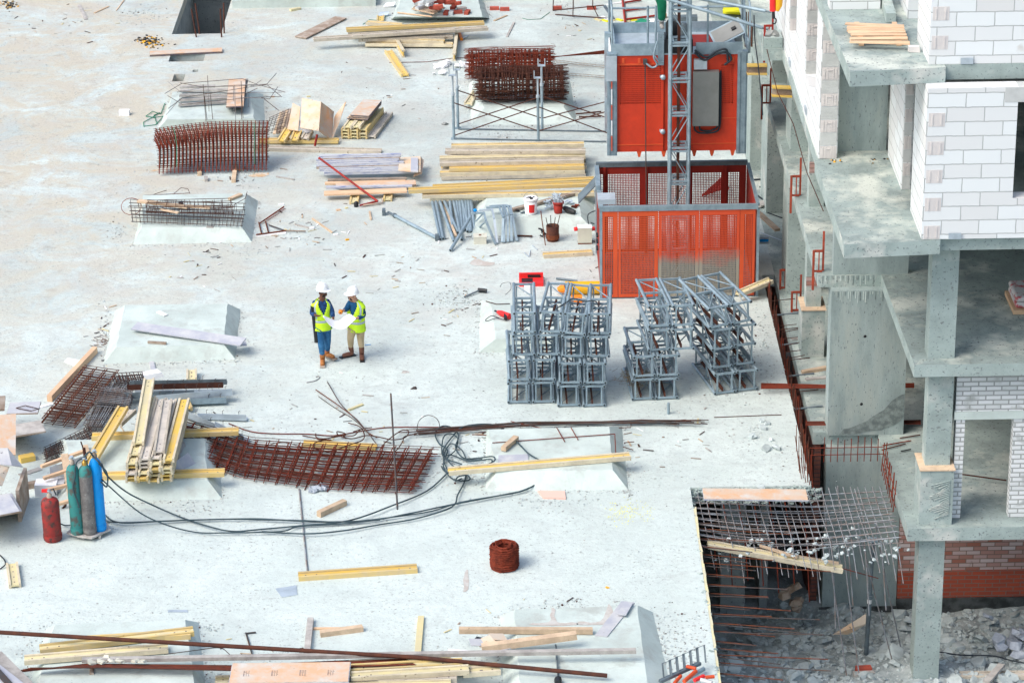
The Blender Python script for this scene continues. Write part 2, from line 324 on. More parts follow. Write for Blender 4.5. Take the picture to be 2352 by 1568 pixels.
def one(name,label,cat,mb,m=None,group=None,origin=None):
    return tag(mb.build(name,m,None,origin),label,cat,group)
def copytree(o,parent=None):
    c=o.copy(); COL.objects.link(c)
    if parent: c.parent=parent
    for ch in list(o.children): copytree(ch,c)
    return c
# ---------------- reusable builders ----------------
TONE={'y':('wy','fy'),'p':('wp','fc'),'g':('wg','fg'),'m':('wy','fc'),'n':('wp','fy')}
UP=V3((0,0,1))
def beam(p,q,label,tone='p',group=None,side=False,roll=0,name='formwork_beam'):
    """H section timber beam, flat (web level) or standing (side=True); p,q = bottom centre of its ends"""
    p=V3(p);q=V3(q); d=(q-p).normalized(); up=UP
    if side: up=d.cross(UP).normalized()
    if roll: up=Matrix.Rotation(roll,3,d)@up
    t=thing(name,label,'beam',(p+q)/2,group); w_,f_=TONE[tone]
    c=V3((0,0,.10 if side else .04)); p=p+c; q=q+c
    for s in (-1,1):
        a=MB(); a.obb(p,q,.04,.08,up=up,off=s*.08,lift=-.04)
        a.build('flange',f_,t)
    a=MB(); a.obb(p+d*.002,q-d*.002,.12,.027,up=up,lift=-.0135,m=w_)
    for e in (p,q):
        for k in (.12,.3):
            b=e+(d if e is p else -d)*k; a.obb(b+d*-.012,b+d*.012,.024,.0015,up=up,lift=.0137,m='plye')
    a.build('web',w_,t); return t
def vb(p,q,label,tone='p',z=0,z2=None,**k): return beam(G(p,z=z),G(q,z=z if z2 is None else z2),label,tone,**k)
def board(p,q,wd,th,label,m='wood',name='timber_board',cat='board',group=None,up=UP,edge=None,j=.004):
    a=MB(); p=V3(p);q=V3(q)
    if edge:
        d=(q-p).normalized(); a.obb(p,q,wd,th*.8,up=up,m=edge); a.obb(p+d*.004,q-d*.004,wd-.008,th*.2,up=up,m=m,lift=th*.8)
    else: a.obb(p,q,wd,th,up=up,m=m,j=j)
    return one(name,label,cat,a,None,group)
def vboard(p,q,wd,th,label,m='wood',z=0,z2=None,**k): return board(G(p,z=z),G(q,z=z if z2 is None else z2),wd,th,label,m,**k)
def rod(pts,r,label,m='rust',name='rebar',cat='rebar',group=None,n=5):
    a=MB(); a.tube(pts,r,n); return one(name,label,cat,a,m,group)
def vrod(pp,r,label,m='rust',z=0.01,**k): return rod([G(p,z=(z[i] if isinstance(z,(list,tuple)) else z)) for i,p in enumerate(pp)],r,label,m,**k)
def spline(P,n=8):
    P=[V3(p) for p in P]; P=[P[0]*2-P[1]]+P+[P[-1]*2-P[-2]]; out=[]
    for i in range(1,len(P)-2):
        for k in range(n):
            t=k/n; a,b,c,d=P[i-1:i+3]
            out.append(.5*((2*b)+(c-a)*t+(2*a-5*b+4*c-d)*t*t+(3*b-a-3*c+d)*t**3))
    out.append(P[-2]); return out
def lattice(a,f,nu,nv,ru=.006,rv=.006,su=6,sv=6,j=.01,mu=None,mv=None,ext=.03,n=4):
    J=lambda:V3((random.uniform(-j,j),random.uniform(-j,j),random.uniform(-j,j)))
    for i in range(nu):
        u=i/(nu-1); o=J(); e0=random.uniform(0,ext);e1=random.uniform(0,ext)
        a.tube([V3(f(u,-e0+(1+e0+e1)*k/sv))+o for k in range(sv+1)],ru,n,mu,False,False)
    for i in range(nv):
        v=i/(nv-1); o=J(); e0=random.uniform(0,ext);e1=random.uniform(0,ext)
        a.tube([V3(f(-e0+(1+e0+e1)*k/su,v))+o+V3((0,0,.01)) for k in range(su+1)],rv,n,mv,False,False)
def quad(c):   # c: four world corners (u0v0,u1v0,u1v1,u0v1)
    c=[V3(x) for x in c]
    return lambda u,v:(c[0]*(1-u)+c[1]*u)*(1-v)+(c[3]*(1-u)+c[2]*u)*v
def skin(name,nodes,edges,m,parent,sub=1,root=0):
    me=bpy.data.meshes.new(name); me.from_pydata([n[0] for n in nodes],edges,[])
    o=bpy.data.objects.new(name,me); COL.objects.link(o)
    o.modifiers.new('s','SKIN'); sk=me.skin_vertices[0].data
    for i,n in enumerate(nodes):
        r=n[1]; sk[i].radius=r if isinstance(r,tuple) else (r,r); sk[i].use_root=(i==root)
    if sub: mo=o.modifiers.new('u','SUBSURF'); mo.levels=sub; mo.render_levels=sub
    dg=bpy.context.evaluated_depsgraph_get(); me2=bpy.data.meshes.new_from_object(o.evaluated_get(dg)); me2.name=name
    bpy.data.objects.remove(o); o=bpy.data.objects.new(name,me2); COL.objects.link(o)
    me2.materials.clear(); me2.materials.append(MT[m]); me2.polygons.foreach_set('use_smooth',[True]*len(me2.polygons))
    o.parent=parent; return o
# ================= SETTING: ground slab, pit =================
HX=3.08; TX=5.2
holes=[(-8.86,-7.55,72.3,77.4),(-8.7,-7.8,69.9,70.5),(-8.44,-8.15,68.25,68.85),(-8.0,-7.86,69.0,69.2)]
xs=sorted({-45,-8.86,-8.7,-8.44,-8.15,-8.0,-7.86,-7.8,-7.55,HX,TX,5.46}); ys=sorted({24,44.72,54.6,68.25,68.85,69.0,69.2,69.9,70.5,72.3,77.4,150})
def solid(i,j):
    if i<0 or j<0 or i>=len(xs)-1 or j>=len(ys)-1: return False
    cx=(xs[i]+xs[i+1])/2; cy=(ys[j]+ys[j+1])/2
    if cx>HX and cy<44.72: return False
    if cx>TX and cy<54.6: return False
    return not any(a<cx<b and c<cy<d for a,b,c,d in holes)
g=MB()
for i in range(len(xs)-1):
    for j in range(len(ys)-1):
        if not solid(i,j): continue
        x0,x1,y0,y1=xs[i],xs[i+1],ys[j],ys[j+1]; dz=-.26
        g.add([(x0,y0,0),(x1,y0,0),(x1,y1,0),(x0,y1,0)],[(0,1,2,3)])
        g.add([(x0,y0,dz),(x1,y0,dz),(x1,y1,dz),(x0,y1,dz)],[(3,2,1,0)])
        for di,dj,a,b in ((-1,0,(x0,y1),(x0,y0)),(1,0,(x1,y0),(x1,y1)),(0,-1,(x0,y0),(x1,y0)),(0,1,(x1,y1),(x0,y1))):
            if not solid(i+di,j+dj): g.add([(*a,dz),(*b,dz),(*b,0),(*a,0)],[(0,1,2,3)])
tag(g.build('ground','ground',None,(0,0,0)),kind='structure')
# what lies under the deck
g=MB(); n=90
def pz(x,y):
    base=-3.62+.55*math.exp(-((y-43.3)/1.6)**2)*(1 if x>3 else .6)+.35*math.exp(-((x-3.4)/1.2)**2-((y-41)/3)**2)
    return base+.12*math.sin(x*2.1+y*.7)*math.sin(y*1.9)+.07*math.sin(x*5.3+1)*math.sin(y*4.1)
X0,X1,Y0,Y1=-3,14,34,50
g.v=[(X0+(X1-X0)*i/n,Y0+(Y1-Y0)*j/n,pz(X0+(X1-X0)*i/n,Y0+(Y1-Y0)*j/n)+random.uniform(-.03,.03)) for j in range(n+1) for i in range(n+1)]
for j in range(n):
    for i in range(n): g.f.append((j*(n+1)+i,j*(n+1)+i+1,(j+1)*(n+1)+i+1,(j+1)*(n+1)+i)); g.m.append(0); g.sm.append(True)
g.mats=[None]
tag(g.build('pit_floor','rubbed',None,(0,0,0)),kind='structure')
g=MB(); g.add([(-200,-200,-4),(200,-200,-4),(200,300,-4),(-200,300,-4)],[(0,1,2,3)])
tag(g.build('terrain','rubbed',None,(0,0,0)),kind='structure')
# basement walls under the round openings on the left
a=MB(); a.box(-9.1,-8.87,72.0,78,-3.9,-.26); a.box(-7.5,-7.3,72,78,-3.9,-.26); a.box(-9.1,-7.3,78,78.2,-3.9,-.26)
one('basement_wall','grey concrete basement walls seen down the long deck opening','wall',a,'pitconc')
# ---- raised kerb at the back of the deck ----
a=MB(); a.box(-7.45,-3.55,74.6,77.5,0,.22); one('concrete_kerb','long low concrete plinth behind the deck, left of the brick pallet','kerb',a,'pad')
a=MB(); a.box(-1.3,4.6,74.9,77.5,0,.22); one('concrete_kerb','long low concrete plinth behind the deck, right of the brick pallet','kerb',a,'pad')
# ---- tapered concrete pads ----
PADS=[]
def pad(base,top,h,label,base_z=0):
    PADS.append([G(p,z=0) for p in base])
    """base/top: FL FR BR BL as picture points, carried onto the deck and onto the pad's top level"""
    a=MB(); b=[G(p,z=-.02) for p in base]; t=[G(p,z=h) for p in top]; n=9
    def row(P0,P1,j): return [P0.lerp(P1,k/n)+V3((random.uniform(-j,j) if 0<k<n else 0,random.uniform(-j,j) if 0<k<n else 0,0)) for k in range(n+1)]
    vs=[];fs=[]
    for e in range(4):
        rb=row(b[e],b[(e+1)%4],.008); rt=row(t[e],t[(e+1)%4],.015); o=len(vs); vs+=rb+rt
        fs+=[(o+k,o+k+1,o+n+2+k,o+n+1+k) for k in range(n)]
        if e==0: tops=[]
        tops+=[o+n+1+k for k in range(n)]
    fs.append(tuple(tops)); a.add(vs,fs); return one('concrete_pad',label,'concrete base',a,'pad')
def Zs(z,pts): return [z(*p) for p in pts]
pad(Zs(zC,[(270,430),(1075,425),(1060,165),(395,150)]),Zs(zC,[(345,350),(985,345),(960,150),(385,145)]),.26,'low concrete pad under the weathered pallet boards, upper left')
pad(Zs(zC,[(92,1278),(975,1258),(1022,952),(175,960)]),Zs(zC,[(160,1142),(895,1140),(925,893),(168,905)]),.26,'concrete pad carrying the flat bar cage and the split plank')
pad(Zs(zQ,[(265,1000),(1838,945),(1900,352),(395,372)]),Zs(zQ,[(425,790),(1690,752),(1738,278),(528,292)]),.26,'clean concrete pad with the long grey plank lying across it')
pad(Zs(zJ,[(400,1168),(1592,1142),(1560,690),(400,700)]),Zs(zJ,[(520,1010),(1478,993),(1455,700),(470,715)]),.25,'concrete pad beneath the big stack of yellow beams')
pad(Zs(zK,[(1513,612),(2222,602),(2188,285),(1515,300)]),Zs(zK,[(1572,505),(2140,498),(2122,285),(1530,300)]),.25,'concrete pad crossed by one pale beam, right of the hose tangle')
pad(Zs(zN,[(305,597),(900,590),(900,240),(318,245)]),Zs(zN,[(425,500),(860,495),(860,232),(392,240)]),.25,'concrete pad behind the square lattice sections with the rotary hammer')
pad(Zs(zD,[(830,1035),(2100,1010),(2060,620),(900,640)]),Zs(zD,[(960,850),(1932,832),(1905,625),(1010,648)]),.24,'concrete pad with two buckets standing on it')
pad(Zs(zB,[(1400,828),(2105,822),(2060,540),(1385,560)]),Zs(zB,[(1490,705),(2010,700),(1990,500),(1420,520)]),.24,'rust streaked concrete pad under the rolls of wire mesh')
pad(Zs(zB,[(882,130),(1530,122),(1470,-40),(945,-40)]),Zs(zB,[(905,110),(1480,112),(1440,-50),(965,-50)]),.22,'concrete pad with the tumbled brick pallet')
pad(Zs(zL,[(95,440),(715,440),(692,215),(160,235)]),Zs(zL,[(135,430),(672,430),(640,205),(190,222)]),.25,'concrete pad at the bottom left under three pale beams')
pad(Zs(zL,[(1735,440),(2330,440),(2262,180),(1722,195)]),Zs(zL,[(1800,432),(2240,432),(2205,155),(1780,170)]),.25,'concrete pad at the bottom right with damp stains')
# ================= BUILDING =================
B=thing('unfinished_building','unfinished concrete frame building of stacked slabs with white block walls','building',(6.6,43,0))
def bp(name,m,*bx,label=None,par=None):
    a=MB()
    for b in bx: a.box(*b)
    o=a.build(name,m,par or B)
    if label: o['label']=label
    return o
S3Z=5.38; S4Z=8.18
def slab(z,th,polys,label=None):
    a=MB()
    for P in polys:
        n=len(P); vs=[(x,y,z-th) for x,y in P]+[(x,y,z) for x,y in P]
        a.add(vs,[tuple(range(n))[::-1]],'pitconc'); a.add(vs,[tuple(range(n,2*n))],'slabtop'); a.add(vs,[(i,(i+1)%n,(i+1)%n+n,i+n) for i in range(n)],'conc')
    o=a.build('floor_slab',None,B)
    if label: o['label']=label
slab(0,.24,[[(5.46,46.9),(6.63,46.9),(6.66,43.0),(24,43.0),(24,100),(5.46,100)]])
slab(3.05,.22,[[(5.47,46.95),(6.6,46.95),(6.64,42.95),(24,42.95),(24,100),(5.42,100)]])
slab(S3Z,.24,[[(5.36,42.5),(6.92,42.62),(6.92,46.55),(5.31,46.55)],[(6.925,42.78),(24,42.78),(24,46.55),(6.925,46.55)],[(5.36,46.555),(24,46.555),(24,100),(4.98,100),(4.98,53),(5.36,53)]])
slab(S4Z,.25,[[(5.4,42.8),(6.93,42.95),(6.93,50.5),(5.33,50.5)],[(6.935,43.08),(24,43.08),(24,100),(6.935,100)],[(5.33,50.505),(6.93,50.505),(6.93,100),(5.33,100)]])
# shear wall with its bright left edge, running through three storeys
for z0,z1 in ((-3.7,-.24),(.0,2.83),(3.05,S3Z-.24),(S3Z,S4Z-.25)):
    bp('shear_wall','pillar',(5.74 if z0>=3 else 5.7,7.08 if z0<5 else 6.6,46.75 if z0<3 else 46.98,47.2,z0,z1))
# columns: x0,x1,y0,y1,z0,z1
for c in [(6.89,7.33,43.15,43.6,-3.7,-.24),(6.95,7.37,43.3,43.7,0,2.83),(6.9,7.34,43.2,43.6,3.05,S3Z-.24),
          (5.6,6.0,53.5,54.6,0,2.83),(5.6,6.05,58.2,59.6,0,2.83),(5.48,5.85,61,62.2,0,2.83),(5.62,5.98,53.6,54.6,3.05,S3Z-.24),(5.65,6.0,58,59,3.05,S3Z-.24),(5.6,6,63,64,3.05,S3Z-.24),
          (5.66,5.95,50.45,50.8,3.05,S3Z-.24),(5.66,5.95,50.45,50.8,0,2.83),(10.6,11,43.3,43.7,0,2.83),(10.6,11,43.2,43.6,3.05,S3Z-.24),(10.6,11,43.15,43.6,-3.7,-.24),(6.9,7.3,49,49.4,3.05,5.14),(10.6,11,49,49.4,3.05,5.14)]:
    bp('column','conc',c)
bp('brick_infill','redbrick',(5.655,5.955,50.444,50.46,3.72,3.95))
bp('brick_infill','redbrick',(5.655,5.955,50.444,50.46,1.42,1.62))
# jackets round the column feet
bp('column_jacket','conc',(5.58,6.02,50.3,50.95,.002,.98)); bp('jacket_cap','wood',(5.56,6.04,50.28,50.97,.981,1.0))
bp('column_jacket','conc',(6.86,7.42,43.12,43.78,.002,1.02)); bp('jacket_cap','wood',(6.84,7.44,43.10,43.80,1.021,1.04))
a=MB()
for k in range(22):   # chiselled strokes
    z=.12+k*.03; x=7.12+.1*math.sin(k*.8); a.obb((x,43.117,z),(7.36,43.117,z+.09),.012,.012,up=V3((0,-1,0)))
a.build('chisel_marks','conc',B)
# lower brick walls behind
bp('brick_wall','redbrick',(7.09,24,46.72,46.95,-3.35,-.24)); bp('plinth','black',(7.085,24,46.66,46.96,-3.75,-3.352)); bp('plinth','black',(5.64,7.085,46.7,46.74,-3.75,-3.52))
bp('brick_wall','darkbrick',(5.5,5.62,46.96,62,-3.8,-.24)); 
bp('brick_wall','whitebrick',(6.2,6.45,47.6,47.75,0.003,2.83)); 
# S1 white brick front wall with a doorway
bp('brick_wall','whitebrick',(7.45,7.60,43.36,43.56,.003,1.86),(7.43,24,43.36,43.56,2.0,2.825),(8.42,24,43.36,43.56,.003,1.86))
bp('lintel','pad',(7.41,8.6,43.33,43.58,1.862,1.998))
# inner partitions so that rooms are not open to the sky
bp('back_wall','pitconc',(7.1,24,52,52.2,.003,2.82),(7.1,24,56,56.2,3.055,S3Z-.245),(6.7,24,50,50.2,S3Z+.003,S4Z-.255))
# S3 white block walls
def blockwall(*bx): return bp('block_wall','block',*bx)
blockwall((6.62,24,42.66,42.96,S3Z+.003,6.06),(6.62,8.05,42.66,42.96,6.06,S4Z-.253),(9.3,24,42.66,42.96,6.06,S4Z-.253))
bp('lintel','keygrey',(7.84,9.45,42.655,42.96,7.68,7.925))
blockwall((6.62,6.9,42.965,44.0,S3Z+.003,S4Z-.253)); blockwall((6.6,6.76,45.0,46.74,S3Z+.003,S4Z-.253))
W=S3Z+.003; T=S4Z-.253
blockwall((5.38,5.7,46.6,47.36,W,T),(5.38,5.7,47.36,49.1,W,6.12),(5.38,5.7,49.1,50.8,W,T),(5.38,5.7,50.8,52.1,W,6.02),(5.38,5.7,52.1,62,W,T))
blockwall((5.38,24,62,62.3,W,T))
# S4 walls
blockwall((6.68,24,43.1,43.42,S4Z+.003,11)); blockwall((6.68,6.98,43.425,44.45,S4Z+.003,11)); blockwall((6.68,6.98,45.6,49,S4Z+.003,11)); blockwall((5.45,6.3,46.2,46.55,S4Z+.003,9.3))
# keyed jamb blocks: raised ribs and a grip pocket on every second course
def keys(x0,x1,y,z0,z1,step=.238,first=0,par=None):
    k=0; z=z0
    while z<z1-.1:
        a=MB(); h=min(step,z1-z)-.008
        if (k+first)%2==0:
            a.box(x0+.01,x1-.01,y-.006,y,z+.004,z+h,'key'); w_=x1-x0
            for u in (.14,.30,.62,.78): a.box(x0+w_*u,x0+w_*(u+.08),y-.014,y-.006,z+.02,z+h-.02,'key')
            a.box(x0+w_*.36,x0+w_*.60,y-.02,y-.006,z+h-.06,z+h-.045,'key'); a.box(x0+w_*.38,x0+w_*.58,y-.009,y-.006,z+.03,z+h-.09,'key')
        elif first>=0: a.box(x0+.01,x1-.01,y-.005,y,z+.004,z+h,'keygrey')
        z+=step; k+=1
        a.build('keyed_block',None,par or B)
keys(5.385,5.695,46.598,W,T); keys(5.385,5.695,49.098,6.12,T,first=1); keys(5.385,5.695,52.098,6.02,T)
keys(6.605,6.755,44.998,W,T,first=1)
def frontkeys(x,y,z0,n,first):
    for k in range(n):
        if (k+first)%2==0:
            a=MB(); z=z0+k*.238
            a.box(x+.03,x+.29,y-.004,y,z+.006,z+.232,'key')
            for u in (.075,.22): a.box(x+u,x+u+.025,y-.012,y-.004,z+.03,z+.21,'key')
            a.build('keyed_block',None,B)
frontkeys(6.62,42.66,W,10,0); frontkeys(6.68,43.1,S4Z+.003,10,1)
# wall ties (small grey plates at the slab edge), dark openings
for x,y,z in ((7.05,42.64,W+.01),(8.55,42.64,7.82),(7.18,43.08,S4Z+.01)): bp('tie_plate','galvl',(x,x+.2,y-.02,y,z,z+.1))
for y,z in ((55,5.45),(51.6,5.45),(48.6,5.5)): bp('tie_plate','galvl',(5.355,5.375,y,y+.25,z,z+.12))
# landing behind the hoist
bp('landing_block','conc',(5.0,5.36,53.05,53.6,S3Z+.002,S3Z+.2))
# pit wall and columns in the dark under the deck
bp('column','pitconc',(3.8,4.25,46.7,47.1,-3.8,-.27)); bp('column','pitconc',(1.2,1.65,46.7,47.1,-3.8,-.27))
bp('basement_back_wall','dark',(-4,5.5,51,51.2,-3.9,-.27))  # near-black colour stands in for the darkness under the deck
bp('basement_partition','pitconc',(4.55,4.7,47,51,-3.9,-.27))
# ================= PIT RUBBLE =================
a=MB(); cnt=0
while cnt<9000:
    x=random.uniform(2.2,11); y=random.uniform(36.5,47.2)
    if x>7.2 and y>46.6: continue
    r=random.choice((.02,.025,.03,.04,.05,.06,.08)) if random.random()<.955 else random.uniform(.09,.2)
    if y>45.6 and x<5.4 and random.random()<.6: continue
    a.rock((x,y,pz(x,y)+r*.25),r,None,.62); cnt+=1
one('rubble','heap of broken grey concrete filling the pit floor','rubble',a,'rubble')['kind']='stuff'
# debris on the deck: grit, chips
a=MB()
spots=[(1050,690,60,30,260),(1120,400,60,50,120),(1110,220,50,40,240),(1700,860,70,60,260),(1760,760,40,60,150),(1820,1040,50,40,60),(330,35,45,18,170),(1060,1080,60,50,220),(1150,1020,60,30,60),
       (1280,1400,80,25,170),(1700,1000,60,50,60),(1560,1480,60,70,200),(1500,1500,30,60,170),(1200,1440,60,30,70),(240,750,14,50,70),(270,530,20,25,50),(450,1170,60,14,80),(500,820,60,10,60),(1140,310,60,30,120),
       (1290,20,40,14,60),(370,1120,50,10,60),(1230,1150,120,8,60),(1440,1130,20,40,60),(1500,480,60,30,60),(700,530,40,40,60),(1350,575,60,30,60),(1450,230,50,30,60),(560,395,60,18,60),(480,1440,60,10,50),(870,1550,60,10,30)]
for cx,cy,sx,sy,k in spots:
    for _ in range(k):
        p=G(random.gauss(cx,sx*.6),random.gauss(cy,sy*.6)); r=random.choice((.008,.012,.012,.018,.025))
        if p.x>TX-.1 or (p.x>HX-.05 and p.y<44.8): continue
        a.rock((p.x,p.y,r*.3),r,random.choice(('chip','chip','rubble','dkrust') if random.random()<.3 else ('chip','rubble')),.5)
for PB_ in PADS:
    for e in range(4):
        A_,B_2=PB_[e],PB_[(e+1)%4]; L_=(B_2-A_).length
        for _ in range(int(L_*28)):
            p=A_.lerp(B_2,random.random()); p=p+V3((random.gauss(0,.05),random.gauss(0,.05)-.02,0)); r=random.choice((.006,.01,.014,.02)); a.rock((p.x,p.y,r*.3),r,random.choice(('chip','rubble','chip','dkrust')) if random.random()<.2 else 'chip',.5)
CL=[(random.uniform(0,1640),random.uniform(0,1568),random.uniform(30,160)) for _ in range(34)]
for _ in range(3400):
    cl=random.choice(CL); p=G(random.uniform(0,1640),random.uniform(0,1568)) if random.random()<.3 else G(random.gauss(cl[0],cl[2]),random.gauss(cl[1],cl[2]*.5)); r=random.choice((.005,.006,.008,.01,.013,.02))
    if p.x>HX-.1 and p.y<44.8: continue
    a.rock((p.x,p.y,r*.3),r,random.choice(('chip','rubble','chip')),.5)
one('gravel','scattered concrete grit and chips over the deck','debris',a)['kind']='stuff'
a=MB()
for cx,cy,sx,sy,k in [(480,600,60,40,26),(700,540,90,40,34),(900,620,90,40,20),(560,400,60,20,14),(1100,560,60,40,12),(240,770,30,50,16),(300,990,120,60,24),(520,1000,80,40,16),(830,960,120,60,24),(1130,1020,80,40,22),(1450,1040,60,50,16),(1060,720,60,40,22),(900,190,90,60,22),(1320,60,80,30,18),(1250,1440,140,60,22),(500,1500,200,40,22),(1400,580,60,30,14),(150,60,120,40,20),(1600,1000,80,50,14)]:
    for _ in range(k):
        p=G(random.gauss(cx,sx*.7),random.gauss(cy,sy*.7)); t_=random.uniform(0,6.3); l_=random.uniform(.04,.22)
        if p.x>TX-.3 or (p.x>HX-.3 and p.y<44.9): continue
        q=p+V3((math.cos(t_)*l_,math.sin(t_)*l_,0)); a.obb(p+V3((0,0,.004)),q+V3((0,0,.008)),random.uniform(.008,.035),.008,m=random.choice(('wood','woodd','woodg','dkrust','bar','chip','wp','white','chip')))
one('wood_slivers','loose slivers, wire ends and splinters strewn round the piles on the deck','debris',a)['kind']='stuff'
a=MB()
for cx,cy,sx,sy,k in [(345,97,26,10,150),(20,12,30,10,60),(1970,375,40,6,20),(1440,1175,45,22,170),(1395,1350,3,2,3)]:
    for _ in range(k):
        p=G(random.gauss(cx,sx*.6),random.gauss(cy,sy*.6)); r=random.uniform(.02,.05) if cx!=1440 else random.uniform(.006,.012)
        if cx>1900: p=V3((random.choice((random.uniform(5.45,5.8),random.uniform(6.2,6.6),random.uniform(5.4,6.6))),46.55-abs(random.gauss(0,.12)),5.38)); r=random.uniform(.01,.03)
        a.rock((p.x,p.y,p.z+r*.3),r,(random.choice(('yel','blk','blk','hay')) if cx!=1440 else 'lime'),.5)
one('litter','scatter of yellow and black crumbs near the long deck opening','litter',a)['kind']='stuff'
# white broken lumps near the trench
LN=['largest','second','third','fourth','fifth','smallest','nearest','rearmost']
for k,(x,y,r) in enumerate([(1753,985,.09),(1762,975,.07),(1727,1005,.1),(1758,1034,.11),(1785,1032,.1),(1770,1012,.05),(1748,1122,.08),(1750,968,.07)]):
    a=MB(); p=G(x,y); a.rock((p.x,p.y,r*.4),r,None,.7); one('concrete_lump',['rearmost pale lump of the cluster by the trench','flat lump beside the rearmost one by the trench','lump at the left of the cluster by the trench','big lump at the front left of the trench cluster','big lump nearest the trench edge in the cluster','tiny lump in the middle of the trench cluster','lone pale lump in front of the trench cluster','tiny rear lump touching the rearmost lump by the trench'][k],'rubble piece',a,'rubble',group='pale lumps near the trench')
# edge foam strip and broken lip along the hole
a=MB(); pts=[(HX+.012,44.0-.35*k+random.uniform(-.05,.05)) for k in range(24)]
for (x,y),(x2,y2) in zip(pts,pts[1:]): a.obb((x+random.uniform(0,.02),y,-.12),(x+random.uniform(0,.02),y2,-.12),.05,.115)
one('edge_strip','pale yellow foam strip along the broken deck edge over the pit','strip',a,'edgey')
a=MB()
for _ in range(420):
    y=random.uniform(36,44.7); r=random.uniform(.02,.06); a.rock((HX+random.uniform(-.05,.03),y,random.uniform(-.26,0)),r,None,.6)
for _ in range(700):
    x=random.uniform(HX-.05,5.35); r=random.uniform(.02,.06); a.rock((x,44.72+random.uniform(-.07,.03),random.uniform(-.3,-.02)),r,None,.6)
for _ in range(200):
    y=random.uniform(44.7,54); r=random.uniform(.015,.04); a.rock((TX+random.uniform(-.04,.02),y,random.uniform(-.2,0)),r,None,.6)
one('broken_edge','jagged broken concrete lip of the deck opening','rubble',a,'conc')['kind']='stuff'

def stain(pts,z,label,m,conv):
    a=MB(); P=[G(conv(*p),z=z) for p in pts]; P=spline(P+[P[0]],4)[:-1]; P=[p+V3((random.uniform(-.015,.015),random.uniform(-.015,.015),0)) for p in P]
    a.add([*P,*[p+V3((0,0,.002)) for p in P]],[tuple(range(len(P))[::-1]) ,tuple(range(len(P),2*len(P)))]); one('stain',label,'stain',a,m)
MT['ruststain']=mat('rust_stain',(.55,.36,.20),(.60,.56,.48),9,(.42,.6),rough=.95); MT['damp']=mat('damp_stain',(.46,.42,.38),(.54,.54,.51),8,(.42,.62),rough=.9)
stain([(945,765),(1000,748),(1090,742),(1085,762),(1010,775)],.004,'orange rust stain under the right end of the rust red bundle','ruststain',zC)
stain([(230,722),(285,712),(285,728),(240,730)],.004,'small rust stain left of the rust red bundle','ruststain',zC)
stain([(730,1030),(770,970),(820,930),(845,990),(800,1060),(790,1150),(740,1200),(725,1130)],.254,'brown damp stain on the pad right of the big stack','damp',zU)
stain([(1840,215),(1900,212),(1905,170),(1920,170),(1925,212),(1990,215),(1985,224),(1840,224)],.254,'cross shaped brown stain on the bottom right pad','damp',zL)
stain([(2000,212),(2080,210),(2100,155),(2115,160),(2110,215),(2000,222)],.254,'second brown stain on the bottom right pad','damp',zL)
stain([(1600,108),(1608,40),(1620,40),(1618,100)],.004,'thin upright brown stain right of the wire coil','damp',zL)
stain([(830,1290),(900,1240),(990,1270),(1080,1280),(1060,1310),(900,1310)],.004,'muddy patch left of the enclosure corner','damp',zD)

# marks on the shear wall: tie holes, drips under the slab, dark damp band
a=MB()
for zz,xx in ((1.95,6.32),(.62,6.3),(6.6,6.3)):
    yy_=46.748 if zz<3 else 46.978; a.lathe([(0,-.002),(.028,-.002),(.028,.002),(0,.002)],(xx,yy_,zz),12,'blk',axis=(0,1,0))
a.build('tie_hole','blk',B)
MT['dampd']=mat('dark_damp',(.13,.16,.16),(.24,.29,.28),9,(.4,.6),rough=.9)
a=MB(); P=[(6.0,.14),(6.3,.22),(6.6,.42),(6.85,.66),(7.06,.8),(7.06,.36),(6.8,.14),(6.4,.06),(6.1,.03),(5.9,.02)]; P=spline([V3((x,0,z)) for x,z in P],3); P=[(p.x+random.uniform(-.02,.02),46.746,p.z+random.uniform(-.015,.015)) for p in P]
a.add(P+[(x,y-.002,z) for x,y,z in P],[tuple(range(len(P))),tuple(range(len(P),2*len(P)))[::-1]]); a.build('damp_band','dampd',B)
for k in range(26):
    a=MB(); x=5.8+k*.045+random.uniform(-.01,.01); L_=random.uniform(.03,.22); a.box(x,x+.008+random.random()*.01,46.743,46.748,2.82-L_,2.82); a.build('drip','pad' if k%3 else 'dampd',B)
for k in range(22):
    a=MB(); x=5.55+k*.045; L_=random.uniform(.04,.2); a.box(x,x+.007+random.random()*.01,46.945,46.949,3.045-L_,3.045); a.build('drip','pad' if k%2 else 'dampd',B)
# ================= LATTICE MAST SECTIONS =================
SL=1.45; SW=.44
def mast_meshes():
    h=SW/2-.03
    a=MB(); a.tube([(0,0,0),(0,SL,0)],.03,10); a.tube([(0,-.004,0),(0,.001,0)],.019,8,'blk'); rail=a
    def frame(y):
        f=MB()
        for s in (-1,1): f.box(s*h-.014-s*.05,s*h+.014-s*.05,y,y+.03,.045,SW-.045); f.box(-h+.02,h-.02,y-.004,y+.034,SW/2+s*h-.018,SW/2+s*h+.018)
        return f
    def br():
        f=MB(); hh=SL/2
        for k in (0,1):
            y0,y1=k*hh+.03,(k+1)*hh-.03
            if k: y0,y1=y1,y0
            for z in (.03,SW-.03): f.tube([(-h,y0,z),(h,y1,z)],.012,6)
            for x in (-h,h): f.tube([(x,y0,.03),(x,y1,SW-.03)],.010,6)
        return f
    return rail,frame,br,h
rail_,frame_,br_,h_=mast_meshes()
